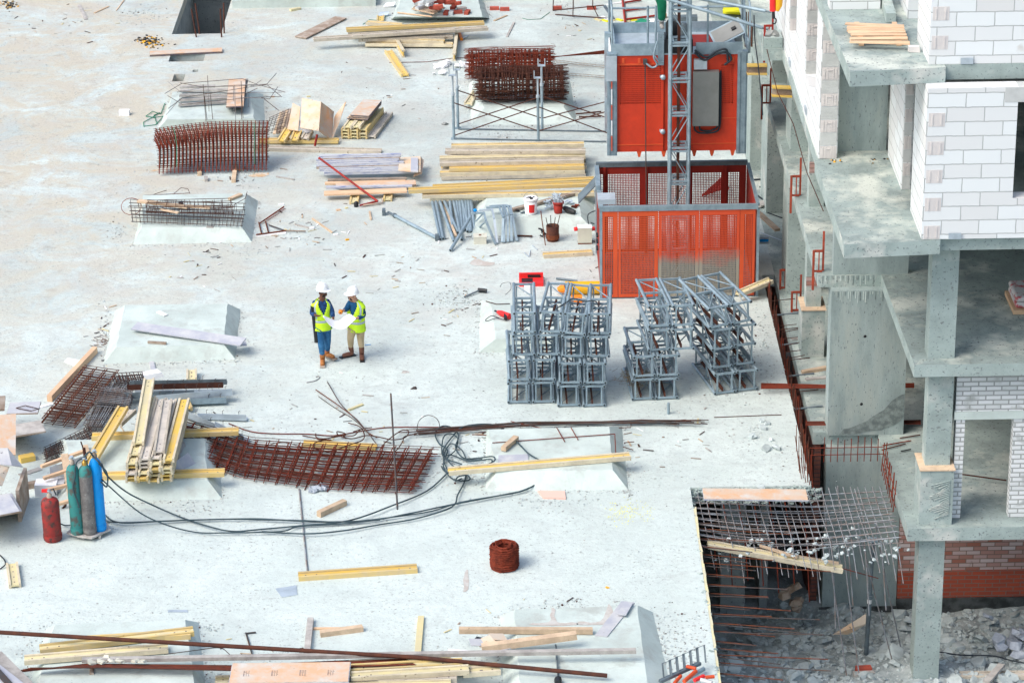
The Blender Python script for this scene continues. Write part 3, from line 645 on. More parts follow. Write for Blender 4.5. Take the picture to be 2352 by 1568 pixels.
def mast_section():
    t=thing('mast_section','','mast section',(0,0,0))
    r0_=rail_.build('rail','galv',t)
    for k,(x,z) in enumerate(((-h_,.03),(h_,.03),(-h_,SW-.03),(h_,SW-.03))):
        r=r0_ if k==0 else r0_.copy()
        if k: COL.objects.link(r); r.parent=t
        r.location=(x,0,z)
    for y in (.02,SL/2-.01,SL-.05): frame_(y).build('cross_frame','galv',t)
    a=MB(); a.box(-.05,-.02,.03,SL-.03,.05,.10); a.box(-.05,-.02,.03,SL-.03,.10,.115); a.build('gear_rack','dkrust',t)
    br_().build('brace','galv',t); return t
proto=mast_section(); used=[False]
def place(loc,yaw,pitch=0,rollz=0,label='',group=''):
    o=proto if not used[0] else copytree(proto); used[0]=True
    o.rotation_euler=(R_(pitch),R_(rollz),R_(yaw)); o.location=loc; o['label']=label; o['group']=group
    return o
rowN=['bottom','second','third','top']; colN=['leftmost','second from left','third from left','rightmost']
GA='grey lattice mast sections in the square stack'
lx=[[.11,.57,1.04,1.51],[.13,.59,1.07,1.53],[.22,.68,1.13,1.60],[.24,.72,1.15,1.62]]
ly=[48.34,48.34,48.16,48.14]
for r in range(4):
    for c in range(4):
        yw={(3,1):-7,(3,2):-6,(3,3):-3,(2,2):-1}.get((r,c),random.uniform(-1.5,1.5)); dy=(0 if r<2 else (.1 if c<2 else .18))
        place((lx[r][c],ly[c]+dy,.015+r*.457),yw,0.5 if r==3 else 0,(4 if (r,c)==(3,2) else 0),f'grey steel lattice mast section in the square stack, {rowN[r]} row, {colN[c]}',GA)
GB='grey lattice mast sections in the slanting middle stack'
B_=[(2.43,48.4,0,4,'bottom row, left'),(2.88,48.42,0,4,'bottom row, right'),(2.46,48.42,1,5,'second row, left'),(2.91,48.44,1,5,'second row, right'),
    (2.74,48.58,2,6,'third row, left'),(3.19,48.6,2,6,'third row, right'),(2.75,48.64,3,7,'top row, left'),(3.2,48.66,3,7,'top row, right')]
for x,y,r,yw,l in B_: place((x,y,.015+r*.457),yw,-1 if r==3 else 0,0,f'grey lattice mast section in the slanting middle stack, {l}',GB)
GC='grey lattice mast sections in the skewed right stack'
C_=[(3.98,48.62,0,13,'bottom row, left'),(4.41,48.74,0,12,'bottom row, right'),(3.93,48.78,1,14,'second row, left'),(4.37,48.92,1,14,'second row, right'),
    (3.92,48.58,2,15,'third row, left'),(4.36,48.76,2,15,'third row, right'),(3.86,48.58,3,19,'top row, left'),(4.29,48.76,3,19,'top row, right')]
for x,y,r,yw,l in C_: place((x,y,.015+r*.457),yw,2 if r==3 else 0,(-3 if r==3 else 0),f'grey lattice mast section in the skewed right stack, {l}',GC)
a=MB()
for k in range(260):
    p=V3((2.35+random.gauss(0,.17),48.6+random.random()*.3,.35+random.gauss(0,.07))); a.tube([p,p+V3((random.uniform(-.15,.15),random.uniform(-.1,.1),random.uniform(-.1,.06)))],.003,3)
one('dry_straw','tuft of dry straw caught in the slanting middle stack','straw',a,'hay')['kind']='stuff'
rod(spline([(.85,48.6,1.83),(1.0,48.75,1.86),(1.15,48.8,1.93),(1.35,48.75,1.89),(1.6,48.7,1.86),(1.62,48.3,1.4)]),.012,'black strap tying the top of the square stack','cable',name='strap',cat='strap')
# ================= HOIST =================
E0,E1,Y0_,Y1_=1.83,4.96,53.45,55.95; ET=2.0
H=thing('hoist_enclosure','orange perforated steel enclosure at the foot of the hoist','enclosure',(3.4,54.7,0))
def panel(name,xa,xb,y,z0,z1,hx0,hx1,hz0,hz1,m,par,ax='x',pit=.028,pitz=.038,hole=.016,holez=.027,label=None):
    """sheet with real slots; ax = axis along which it runs, y = its plane"""
    a=MB(); T_=.003
    def bx(u0,u1,w0,w1,t=T_):
        if ax=='x': a.box(u0,u1,y-t,y+t,w0,w1)
        else: a.box(y-t,y+t,u0,u1,w0,w1)
    bx(xa,hx0,z0,z1); bx(hx1,xb,z0,z1); bx(hx0,hx1,z0,hz0); bx(hx0,hx1,hz1,z1)
    nz=int((hz1-hz0)/pitz); st=(hz1-hz0)/nz
    for k in range(1,nz): bx(hx0,hx1,hz0+k*st-(pitz-holez)/2,hz0+k*st+(pitz-holez)/2,T_)
    nx=int((hx1-hx0)/pit); sx=(hx1-hx0)/nx
    for k in range(1,nx): bx(hx0+k*sx-(pit-hole)/2,hx0+k*sx+(pit-hole)/2,hz0,hz1,T_*.7)
    o=a.build(name,m,par)
    if label: o['label']=label
    return o
W_=E1-E0; ed=[0,.104,.367,.634,.898,1]; hl=[(.024,.077),(.127,.343),(.391,.607),(.656,.873),(.922,.976)]
for k in range(5):
    panel('front_panel',E0+.02+(W_-.04)*ed[k]+.005,E0+.02+(W_-.04)*ed[k+1]-.005,Y0_,.03,ET-.11,E0+W_*hl[k][0],E0+W_*hl[k][1],.1,ET-.22,'redw' if k in(2,3) else 'redd',H,label='orange panel greyed with cement dust' if k in (2,3) else None)
bk=[0,.05,.33,.62,.86,1]; hb=[(.012,.04),(.075,.285),(.345,.60),(.64,.83),(.88,.95)]
for k in range(5):
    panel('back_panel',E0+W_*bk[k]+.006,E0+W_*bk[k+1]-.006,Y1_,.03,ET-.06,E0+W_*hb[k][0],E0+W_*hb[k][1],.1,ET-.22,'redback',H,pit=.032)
for k in range(1,5): x=E0+W_*bk[k]; a=MB(); a.box(x-.025,x+.025,Y1_-.05,Y1_-.004,.03,ET-.06); a.build('upright','redback',H)
for x in (E0,E1):
    for k in range(3):
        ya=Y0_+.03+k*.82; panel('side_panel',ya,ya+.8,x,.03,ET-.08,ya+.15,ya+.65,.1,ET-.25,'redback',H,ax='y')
a=MB(); a.box(E0-.03,E1+.03,Y0_-.02,Y0_+.05,ET-.105,ET); a.build('top_rail','galv',H)
a=MB(); a.box(E0-.02,E1+.02,Y1_-.03,Y1_+.06,ET-.055,ET+.04); a.build('top_rail','galvd',H)
a=MB(); a.box(E1,E1+.06,Y0_+.055,Y1_-.035,ET-.06,ET); a.build('top_rail','galv',H)
a=MB(); a.box(E0-.05,E0+.04,Y0_+.055,Y1_-.035,ET-.06,ET); a.box(E0-.07,E0+.02,54.4,54.9,ET,ET+.1); a.build('top_rail','galv',H)
for x,y in ((E0-.03,Y0_-.015),(E1+.01,Y0_-.015),(E0-.03,Y1_),(E1+.01,Y1_)): a=MB(); a.box(x,x+.05,y,y+.06,0,ET-.11); a.build('corner_post','galv',H)
a=MB(); a.box(E0-.06,E0+.3,53.55,53.95,ET+.001,ET+.11); a.build('switch_box','galvl',H)
a=MB(); p0,p1=V3((E0-.05,54.9,ET)),V3((E0-.4,55.0,1.6)); a.add([(E0-.05,54.75,ET),(E0-.05,55.25,ET),(E0-.42,55.2,1.62),(E0-.42,54.7,1.62),(E0-.05,54.75,ET-.03),(E0-.05,55.25,ET-.03),(E0-.42,55.2,1.59),(E0-.42,54.7,1.59)],[(0,1,2,3),(7,6,5,4),(0,4,5,1),(1,5,6,2),(2,6,7,3),(3,7,4,0)]); a.build('hood','galvd',H)
for z in (1.0,1.15,1.28): a=MB(); a.box(E0-.09,E0-.05,53.6,53.8,z,z+.03); a.build('latch','blk',H)
a=MB(); a.box(E0,E1,Y0_,Y1_,0.002,.02); a.build('base_plate','galvd',H)  # inner shade behind the slots is put into this dark colour
# mast of the hoist
MX,MY=3.44,54.28
M_=thing('hoist_mast','grey square lattice mast rising out of the orange enclosure','mast',(MX,MY,0))
for k in range(6):
    z0=.05+k*(SL+.01)
    for src,nm,mm in ((rail_,'rail','galv'),):
        for x,z in ((-h_,.03),(h_,.03),(-h_,SW-.03),(h_,SW-.03)):
            a=MB(); a.tube([(MX+x,MY+z-.2,z0),(MX+x,MY+z-.2,z0+SL)],.032,10); a.build(nm,mm,M_)
    for f in [frame_(.0),frame_(SL/2-.04),frame_(SL/2+.02),frame_(SL-.06)]:
        a=MB(); a.add([(MX+v[0],MY+v[2]-.2,z0+v[1]) for v in f.v],[tuple(reversed(q)) for q in f.f],'galv'); a.build('cross_frame','galv',M_)
    f=br_(); a=MB(); a.add([(MX+v[0],MY+v[2]-.2,z0+v[1]) for v in f.v],[tuple(reversed(q)) for q in f.f],'galv'); a.build('brace','galv',M_)
a=MB(); a.box(MX-.04,MX+.02,MY+.17,MY+.22,.05,8.6); a.build('gear_rack','dkrust',M_)
for (p,y0),(q,y1) in (((zE(725,0),54.1),(zE(1590,262),53.6)),((zE(1040,-5),54.5),(zE(1620,105),54.0))):
    a=MB(); P,Q=GY(p,y0),GY(q,y1); a.tube([P+(P-Q)*.35,Q],.035,10,'galv'); a.tube([Q,Q+(Q-P).normalized()*.12],.02,8,'galvd'); a.build('wall_tie','galv',M_)
# hoist car
CX0,CX1,CY0,CY1,CZ0,CZ1=2.2,4.62,54.62,56.05,2.74,4.78
K=thing('hoist_car','orange red hoist car with perforated walls and grey corner posts, raised above its enclosure','hoist car',(3.4,55.3,CZ0))
panel('front_wall',CX0,3.14,CY0,CZ0,CZ1,CX0+.06,3.08,3.76,4.56,'red',K,pit=.026,pitz=.04,hole=.013,holez=.02)
panel('front_wall',3.7,CX1,CY0,CZ0,CZ1,4.3,CX1-.08,3.74,4.56,'red',K,pit=.026,pitz=.04,hole=.013,holez=.02)
a=MB(); a.box(3.15,3.69,CY0+.03,CY0+.05,CZ0,CZ1); a.build('front_wall','red',K)
a=MB(); a.box(CX0,CX1,CY1-.02,CY1,CZ0,CZ1); a.build('back_wall','deepred',K)  # darker red paints in the car's inner shade behind the perforations
a=MB(); a.box(CX0,CX1,CY0+.05,CY1-.02,CZ0-.001,CZ0+.06); a.build('floor','deepred',K)
a=MB(); a.box(CX1-.02,CX1,CY0+.06,CY1-.03,CZ0+.06,CZ1-.001); a.build('side_wall','red',K)
for k in range(6):
    a=MB(); z=CZ0+.06+k*.33; a.box(CX0-.12,CX0-.10,CY0-.1,CY1-.03,z,z+.30); a.build('side_stripe','white' if k%2 else 'redd',K)
for x0,x1 in ((CX0-.2,CX0-.002),(CX1+.002,CX1+.2)):
    a=MB(); a.box(x0,x1,CY0-.06,CY0+.1,CZ0-.06,CZ1+.06); a.box(x0+.03,x0+.05,CY0-.08,CY0-.06,CZ0-.05,CZ1+.05); a.box(x1-.05,x1-.03,CY0-.08,CY0-.06,CZ0-.05,CZ1+.05); a.build('corner_post','galv',K)
    a=MB(); a.box(x0,x1,CY1-.1,CY1+.06,CZ0,CZ1+.06); a.build('corner_post','galv',K)
a=MB(); a.box(CX0-.22,CX0-.01,CY0-.11,CY0-.085,CZ1-.5,CZ1+.02); a.build('bracket_plate','galvl',K)
a=MB(); a.box(CX0,CX1,CY0+.001,CY1,CZ1+.002,CZ1+.03); a.build('roof','galvl',K)
a=MB(); a.box(3.72,4.28,CY0+.45,CY1-.2,CZ1+.031,CZ1+.036); a.build('hatch_opening','deepred',K)
a=MB(); c=GY(zE(1265,310),55.4); u=V3((.88,.1,.42)).normalized(); v=V3((.12,.55,.5)); v=(v-u*v.dot(u)).normalized(); nn=u.cross(v).normalized()
a.obb(c-u*.34,c+u*.34,.42,.03,up=nn,m='galv'); a.obb(c-u*.30,c+u*.30,.35,.01,up=nn,m='ctrl',lift=.031); a.obb(c+u*.1,c+u*.2,.06,.03,up=nn,m='blk',lift=.042)
a.build('hatch_lid',None,K)
for x0,x1,y0,y1 in ((CX0-.1,3.12,CY0-.02,CY0+.0),(3.78,CX1+.1,CY0-.02,CY0+.0),(CX0-.05,CX1+.25,CY1,CY1+.02),(CX0-.06,CX0-.03,CY0+.02,CY1-.01),(CX1+.2,CX1+.23,CY0+.02,CY1-.01)):
    a=MB(); a.box(x0,x1,y0,y1,CZ1+.0,CZ1+.25); a.build('toe_board','galv',K)
def hrail(P,r=.022,nm='handrail',m='galv'): a=MB(); a.tube(P,r,8,m); a.build(nm,m,K)
rz=CZ1+1.0
def loop(x0,x1,y): return [(x0,y,CZ1),(x0,y,rz-.12),(x0+.04,y,rz-.03),(x0+.13,y,rz),(x1-.13,y,rz),(x1-.04,y,rz-.03),(x1,y,rz-.12),(x1,y,CZ1)]
hrail(loop(CX0-.1,3.1,CY1+.03)); hrail(loop(3.7,CX1+.2,CY1+.03)); hrail([(CX0-.1,CY1+.03,CZ1+.55),(3.1,CY1+.03,CZ1+.55)]); hrail([(3.7,CY1+.03,CZ1+.55),(CX1+.2,CY1+.03,CZ1+.55)])
for x in (CX0-.1,CX1+.24): hrail([(x,CY0+.05,CZ1),(x,CY0+.05,rz-.1),(x,CY0+.15,rz),(x,CY1-.1,rz),(x,CY1,rz-.1),(x,CY1,CZ1)])
for x in (2.82,2.98,4.02): hrail([(x,CY0+.08,CZ1),(x,CY0+.08,rz)])
hrail([(CX1+.2,CY0+.3,CZ1+.1),(CX1+.15,CY0+.5,rz)])
# machinery around the mast
a=MB(); a.box(3.02,3.14,CY0-.05,CY0+.1,CZ1-.2,CZ1+.45); a.build('drive_frame','galv',K)
a=MB(); a.box(3.12,3.72,CY0-.02,CY0+.5,CZ1+.04,CZ1+.32,'blk'); a.lathe([(.1,0),(.12,.05),(.12,.3),(.08,.36)],(3.3,CY0+.2,CZ1+.3),14,'blk'); a.lathe([(.09,0),(.1,.04),(.1,.24),(.05,.3)],(3.55,CY0+.2,CZ1+.3),14,'galvd'); a.build('drive_unit',None,K)
a=MB(); a.box(3.72,4.24,CY0-.17,CY0-.01,3.32,4.46); a.build('control_cabinet','ctrl',K)
a=MB(); a.box(3.74,4.0,CY0-.12,CY0-.02,4.5,4.7); a.build('cable_tray','galvl',K)
a=MB(); a.tube(spline([(4.28,CY0-.06,4.45),(4.29,CY0-.06,3.9),(4.28,CY0-.06,3.3),(4.18,CY0-.07,3.16),(3.9,CY0-.07,3.14),(3.78,CY0-.07,3.2),(3.76,CY0-.07,3.3)]),.018,6); a.tube(spline([(4.25,CY0-.06,4.4),(4.26,CY0-.06,3.4),(4.12,CY0-.07,3.2),(3.9,CY0-.07,3.2),(3.86,CY0-.07,3.32)]),.02,6); a.build('cable','cable',K)
a=MB(); a.tube(spline([(3.75,CY0-.1,4.85),(3.95,CY0-.12,4.7),(4.2,CY0-.12,4.82),(4.4,CY0-.1,4.84),(4.48,CY0-.1,4.7),(4.35,CY0-.1,4.58)]),.025,6); a.tube(spline([(3.75,CY0-.1,4.9),(3.98,CY0-.12,4.76),(4.2,CY0-.12,4.88),(4.38,CY0-.1,4.9),(4.42,CY0-.1,4.66)]),.025,6); a.build('cable','cable',K)
a=MB(); a.tube(spline([(3.0,CY0-.1,5.1),(2.93,CY0-.14,4.8),(3.0,CY0-.12,4.62),(2.9,CY0-.12,4.56),(2.76,CY0-.1,4.66)]),.02,6); a.tube(spline([(2.85,CY0-.1,4.95),(2.95,CY0-.14,4.8),(3.05,CY0-.12,4.68),(3.13,CY0-.1,4.66)]),.018,6); a.build('cable','galv',K)
a=MB(); a.tube([(2.76,CY0-.1,4.7),(2.78,CY0-.12,2.7),(2.8,54.2,.6)],.012,6); a.box(2.72,2.8,CY0-.12,CY0-.02,4.62,4.72); a.build('trailing_rope','bar',K)
for x in (2.3,2.62,3.06,3.74,4.5): a=MB(); a.box(x,x+.05,CY0-.02,CY0-.004,CZ1-.16,CZ1-.06); a.build('lug','redd',K)
for x,m_ in ((2.6,'redd'),(3.1,'redd'),(3.72,'redd'),(4.08,'redd'),(4.5,'redd')):
    a=MB(); a.add([(x,CY0,CZ0),(x+.1,CY0,CZ0),(x+.07,CY0,CZ0-.12),(x+.03,CY0,CZ0-.12),(x,CY0+.1,CZ0),(x+.1,CY0+.1,CZ0),(x+.07,CY0+.05,CZ0-.12),(x+.03,CY0+.05,CZ0-.12)],[(0,1,2,3),(7,6,5,4),(1,5,6,2),(0,3,7,4),(3,2,6,7)]); a.build('foot',m_,K)
for b_ in ((CX0,3.14,CY0-.012,CY0-.004,CZ0+.14,CZ0+.16),(3.7,CX1,CY0-.012,CY0-.004,CZ0+.14,CZ0+.16),(CX0,3.14,CY0-.014,CY0-.004,CZ1-.2,CZ1-.17),(3.7,CX1,CY0-.012,CY0-.004,3.42,3.44)): a=MB(); a.box(*b_); a.build('seam','redd',K)
for z in (4.35,3.2): a=MB(); a.lathe([(.0,-.03),(.05,-.03),(.05,.03),(0,.03)],(3.12,CY0-.12,z),12,axis=(0,1,0)); a.box(3.06,3.16,CY0-.1,CY0-.02,z-.02,z+.02); a.build('guide_roller','galvl',K)
# worker on the hoist roof (only a leg is in the picture)
P=thing('person','worker in green trousers and grey boots on the hoist roof','person',GY(zE(650,250),55.0),None)
b=[((-.25,.0,.86),.14),((-.16,-.05,.82),.11),((-.0,-.12,.55),.08),((-.0,-.03,.14),.055),((-.34,0,.82),.11),((-.42,-.35,.95),.08),((-.45,-.35,.75),.055),((-.25,0,1.15),.15),((-.25,0,1.35),.16),((-.25,0,1.52),.06),((-.25,0,1.66),.1),((-.25,0,1.76),.09),
 ((-.05,0,1.4),.06),((.05,-.1,1.12),.045),((-.05,-.25,.95),.035),((-.45,0,1.4),.06),((-.52,-.1,1.12),.045),((-.42,-.25,.95),.035)]
skin('body',b,[(0,1),(1,2),(2,3),(0,4),(4,5),(5,6),(0,7),(7,8),(8,9),(9,10),(10,11),(8,12),(12,13),(13,14),(8,15),(15,16),(16,17)],'skl',P)
skin('trousers',[((-.25,0,.9),.16),((-.14,-.05,.84),.14),((.0,-.12,.55),.115),((.0,-.03,.13),.085),((-.36,0,.84),.14),((-.42,-.35,.95),.115),((-.45,-.35,.75),.085)],[(0,1),(1,2),(2,3),(0,4),(4,5),(5,6)],'wgreen',P)
skin('jacket',[((-.25,0,.95),.17),((-.25,0,1.2),.18),((-.25,0,1.42),.17),((-.03,0,1.42),.08),((.06,-.1,1.12),.065),((-.03,-.22,.98),.055),((-.47,0,1.42),.08),((-.54,-.1,1.12),.065),((-.44,-.22,.98),.055)],[(0,1),(1,2),(2,3),(3,4),(4,5),(2,6),(6,7),(7,8)],'wgreen',P)
for x in (0,): skin('boot',[((x,.03,.03),.045),((x,-.08,.03),.045),((x+.02,-.2,.025),.04),((x,0,.13),.055)],[(0,1),(1,2),(0,3)],'woodg',P)
a=MB(); a.lathe([(.09,.04),(.088,.045)],(-.001,-.03,.1),10); L0=WO[P.name]; a.v=[(v[0]+L0.x,v[1]+L0.y,v[2]+L0.z) for v in a.v]; a.build('ankle_band','reflect',P)
# ================= PEOPLE =================
def JM(base,x0,y0,zx,zy,Y): return V3(((zx-x0)/786.,Y,((y0-zy)-341*Y)/720.))
def finger_hand(par,c,dirv,side,m,curl=.5,sc=1.):
    d=V3(dirv).normalized(); s=V3(side); s=(s-d*s.dot(d)).normalized(); n=d.cross(s)
    nd=[(c,.022*sc)]; ed=[]
    nd.append((c+d*.04*sc,.024*sc)); nd.append((c+d*.075*sc,.02*sc)); ed+=[(0,1),(1,2)]
    for k,(o,l) in enumerate(((-.03,.06),(-.01,.075),(.012,.07),(.032,.055))):
        b0=len(nd); p=c+d*.07*sc+s*o*sc; nd.append((p,.009*sc)); nd.append((p+(d*l*.5+n*l*.25*curl)*sc,.0085*sc)); nd.append((p+(d*l*.75+n*l*.8*curl)*sc,.007*sc)); ed+=[(2,b0),(b0,b0+1),(b0+1,b0+2)]
    b0=len(nd); nd.append((c+d*.035*sc-s*.04*sc,.010*sc)); nd.append((c+d*.075*sc-s*.05*sc+n*.02*sc,.008*sc)); ed+=[(1,b0),(b0,b0+1)]
    return nd,ed
def person(base,x0,y0,J,label,skinm,hairm,shirt,trou,boot,face,beard):
    P=thing('person',label,'person',base)
    j={k:JM(base,x0,y0,*v) for k,v in J.items()}
    pel=(j['hipR']+j['hipL'])/2+V3((0,0,.05)); chest=(j['shR']+j['shL'])/2-V3((0,0,.06)); waist=pel.lerp(chest,.45); neck=j['neck']; hd=j['head']
    f=V3(face).normalized(); sdv=V3((0,0,1)).cross(f).normalized()     # sdv = the person's left
    nodes=[(pel,(.14,.105)),(waist,(.13,.10)),(chest,(.13,.10)),(neck,.052),(hd-V3((0,0,.07))+f*.012,(.062,.075)),(hd+V3((0,0,.03)),(.075,.092)),(hd+V3((0,0,.085)),(.055,.065))]
    ed=[(0,1),(1,2),(2,3),(3,4),(4,5),(5,6)]
    def chain(a0,pts):
        i=a0
        for p,r in pts: nodes.append((p,r)); ed.append((i,len(nodes)-1)); i=len(nodes)-1
        return i
    for s in 'RL':
        e=chain(2,[(j['sh'+s].lerp(chest,.2),.038),(j['el'+s],.034),(j['wr'+s],.026)])
        nd,e2=finger_hand(P,j['wr'+s]+(j['wr'+s]-j['el'+s]).normalized()*.01,j['ha'+s]-j['wr'+s],sdv,skinm)
        b0=len(nodes); nodes.extend(nd); ed.append((e,b0)); ed.extend((x+b0,y+b0) for x,y in e2)
        chain(0,[(j['hip'+s],.085),(j['kn'+s],.055),(j['an'+s]+V3((0,0,.03)),.036)])
    skin('body',nodes,ed,skinm,P,1)
    # face
    a=MB(); O=WO[P.name]
    fc=hd+V3((0,0,.0))+f*.088
    a.lathe([(0,-.012),(.011,-.006),(.012,.01),(0,.03)],O+fc+f*.006-V3((0,0,.015)),8,skinm); a.build('nose',skinm,P)
    for s in (-1,1):
        a=MB(); c=O+hd+f*.083+sdv*s*.03+V3((0,0,.012)); a.lathe([(0,-.008),(.009,-.004),(.009,.004),(0,.008)],c,8,'white'); a.lathe([(0,-.004),(.005,0),(0,.004)],c+f*.008,8,'blk'); a.build('eye',None,P)
        a=MB(); a.lathe([(0,-.03),(.014,-.015),(.015,.012),(0,.03)],O+hd+sdv*s*.084-f*.005-V3((0,0,.01)),8); a.build('ear',skinm,P)
    a=MB(); a.obb(O+hd+f*.088+sdv*.02-V3((0,0,.052)),O+hd+f*.088-sdv*.02-V3((0,0,.052)),.008,.007); a.build('mouth','brown',P)
    if beard:
        skin('beard',[(hd+f*.055-V3((0,0,.075)),.045),(hd+f*.03+sdv*.045-V3((0,0,.055)),.035),(hd+f*.03-sdv*.045-V3((0,0,.055)),.035)],[(1,0),(0,2)],hairm,P,1)
    skin('hair',[(hd-f*.035+V3((0,0,-.01)),.068),(hd-f*.02+V3((0,0,.05)),.08)],[(0,1)],hairm,P,1)
    # helmet
    a=MB(); hc=O+hd+V3((0,0,.052))-f*.01; prof=[(.114,0),(.113,.03),(.106,.06),(.09,.088),(.063,.11),(.032,.122),(.0,.126)]
    a.lathe(prof,hc,24,'helm'); n=24; vs=[];fs=[]
    for i in range(n):
        t=2*math.pi*i/n; dr=V3((math.cos(t),math.sin(t),0)); k=max(0,dr.dot(f)); vs+= [hc+dr*.112+V3((0,0,.004)),hc+dr*(.122+.06*k**2)-V3((0,0,.006+.004*k))]
    for i in range(n): k=(i+1)%n; fs.append((2*i,2*i+1,2*k+1,2*k))
    a.add(vs,fs,'helm',True); a.add([v-V3((0,0,.004)) for v in vs],[tuple(reversed(q)) for q in fs],'helm',True)
    a.obb(hc-f*.07+V3((0,0,.11)),hc+f*.07+V3((0,0,.11)),.03,.018,m='helm'); a.build('helmet',None,P)
    # clothes
    skin('shirt',[(pel+V3((0,0,.02)),(.155,.12)),(waist,(.15,.118)),(chest,(.17,.125)),(neck-V3((0,0,.03)),.07),(j['shR'].lerp(chest,.12),.062),(j['elR'],.056),(j['wrR'].lerp(j['elR'],.12),.042),(j['shL'].lerp(chest,.12),.062),(j['elL'],.056),(j['wrL'].lerp(j['elL'],.12),.042)],
         [(0,1),(1,2),(2,3),(2,4),(4,5),(5,6),(2,7),(7,8),(8,9)],shirt,P,2)
    skin('trousers',[(pel+V3((0,0,.04)),(.15,.12)),(j['hipR'],.105),(j['knR'],.075),(j['anR']+V3((0,0,.03)),.055),(j['hipL'],.105),(j['knL'],.075),(j['anL']+V3((0,0,.03)),.055)],[(0,1),(1,2),(2,3),(0,4),(4,5),(5,6)],trou,P,2)
    for s in 'RL':
        an=j['an'+s]; to=j['to'+s]; d=(to-an); d.z=0; d=d.normalized(); h0=V3((an.x,an.y,to.z))
        skin('boot',[(an+V3((0,0,.09)),.062),(an+V3((0,0,.0)),.056),(h0-d*.03+V3((0,0,.045)),.05),(h0+d*.09+V3((0,0,.045)),.05),(h0+d*.19+V3((0,0,.038)),.043)],[(0,1),(1,2),(2,3),(3,4)],boot,P,2)
        a=MB(); a.obb(O+h0-d*.085,O+h0+d*.24,.095,.02); a.build('boot_sole','blk' if boot=='brown' else 'woodd',P)
    # vest: rings round the trunk with an open V at the front
    a=MB(); rings=[]; n=56; fb=V3((J_F[0],J_F[1],0)).normalized(); sb=V3((0,0,1)).cross(fb).normalized()
    zt=neck.z+.005; zb=pel.z-.09; ns=26
    for i in range(ns+1):
        u=i/ns; z=zb+(zt-zb)*u; c=pel.lerp(chest,min(1,max(0,(z-pel.z)/(chest.z-pel.z)))); e=max(0,(u-.78)/.22); rx=.19-.022*math.sin(min(u,.7)*4.0)+.02*min(1,u/.78)-.14*e**1.8; ry=.15-.01*u-.075*e**1.6
        rings.append([(V3((c.x,c.y,z))+sb*math.cos(2*math.pi*k/n)*rx+fb*math.sin(2*math.pi*k/n)*ry) for k in range(n)])
    vs=[O+v for r in rings for v in r]; fs=[];tp=[]
    for i in range(ns):
        for k in range(n):
            ang=(k+.5)/n*360; dfront=abs(ang-90); u=(i+.5)/ns
            if u>.5 and dfront<1+ (u-.5)*80: continue      # V neck
            if .56<u<.76 and (ang<20 or ang>340 or 160<ang<200) : continue   # arm holes
            q=(i*n+k,i*n+(k+1)%n,(i+1)*n+(k+1)%n,(i+1)*n+k)
            shoulder=u>.40 and (44<dfront<56)
            (tp if (i in (7,8) or (shoulder and ang<180)) else fs).append(q)
    a.add(vs,fs,'hivis',True); vo=a.build('vest',None,P); mo=vo.modifiers.new('s','SOLIDIFY'); mo.thickness=.008; mo.offset=1
    b_=MB(); b_.add(vs,tp,'reflect',True); to_=b_.build('reflective_band',None,vo); mo=to_.modifiers.new('s','SOLIDIFY'); mo.thickness=.010; mo.offset=1
    return P,j
A0=G(zM(430,1375)); J_F=(.35,-1)
PA,jA=person(A0,430,1375,dict(head=(452,296,0),neck=(432,400,0),shR=(305,455,-.02),shL=(535,440,.04),elR=(272,620,-.02),wrR=(340,655,-.22),haR=(398,672,-.27),elL=(578,590,.0),wrL=(598,705,-.1),haL=(600,760,-.13),
   hipR=(375,820,0),hipL=(480,820,.03),knR=(392,1045,-.03),knL=(482,1020,.16),anR=(402,1275,-.0),anL=(468,1205,.22),toR=(405,1400,-.09),toL=(550,1300,.12)),
   'person in tan boots, jeans and checked shirt under yellow vest, white helmet','skd','hair','plaid','jean','tan',(.75,-.65,-.1),True)
# glasses
a=MB(); h=A0+jA['head']; f=V3((.75,-.65,0)).normalized(); s=V3((-f.y,f.x,0)); 
for k in (-1,1): c=h+f*.094+s*k*.032+V3((0,0,.012)); a.tube([c+s*.02*math.cos(t)+V3((0,0,.014*math.sin(t))) for t in [i*math.pi/5 for i in range(11)]],.002,4); a.tube([c+s*k*.02,h+s*k*.08],.002,4)
a.build('glasses','galvl',PA)
B0=G(zM(930,1290)); J_F=(-.45,-1)
PB,jB=person(B0,930,1290,dict(head=(888,345,0),neck=(915,425,0),shR=(825,455,0),shL=(1030,478,.03),elR=(795,560,-.08),wrR=(752,582,-.22),haR=(725,592,-.28),elL=(1052,655,.0),wrL=(950,700,-.2),haL=(895,715,-.26),
   hipR=(870,840,0),hipL=(990,840,.03),knR=(832,985,0),knL=(985,1000,.0),anR=(828,1155,.08),anL=(995,1170,.0),toR=(735,1278,.02),toL=(1000,1320,-.08)),
   'person in khaki trousers and brown boots under yellow vest, white helmet','skl','hair','teal','khaki','brown',(-.85,-.5,-.1),True)
# the sheet they hold
n=14; a=MB(); cs=[(zM(405,655),-.27),(zM(490,640),.0),(zM(790,628),.02),(zM(900,690),-.24),(zM(800,862),-.40),(zM(565,850),-.40)]
by=A0.y
def P3(z,Y): return GY(z,by+Y)
top=[P3(zM(405,650),-.27),P3(zM(500,690),-.22),P3(zM(640,730),-.16),P3(zM(790,630),-.14),P3(zM(905,690),-.26)]
bot=[P3(zM(412,665),-.30),P3(zM(470,760),-.38),P3(zM(575,845),-.42),P3(zM(730,855),-.42),P3(zM(905,700),-.30)]
ts,bs_=spline(top,5),spline(bot,5); k=len(ts); vs=[]
for i in range(k):
    for q in range(5): u=q/4; vs.append(ts[i].lerp(bs_[i],u)+V3((0,0,-.03*math.sin(u*math.pi))))
a.add(vs,[(i*5+q,(i+1)*5+q,(i+1)*5+q+1,i*5+q+1) for i in range(k-1) for q in range(4)],'paper',True)
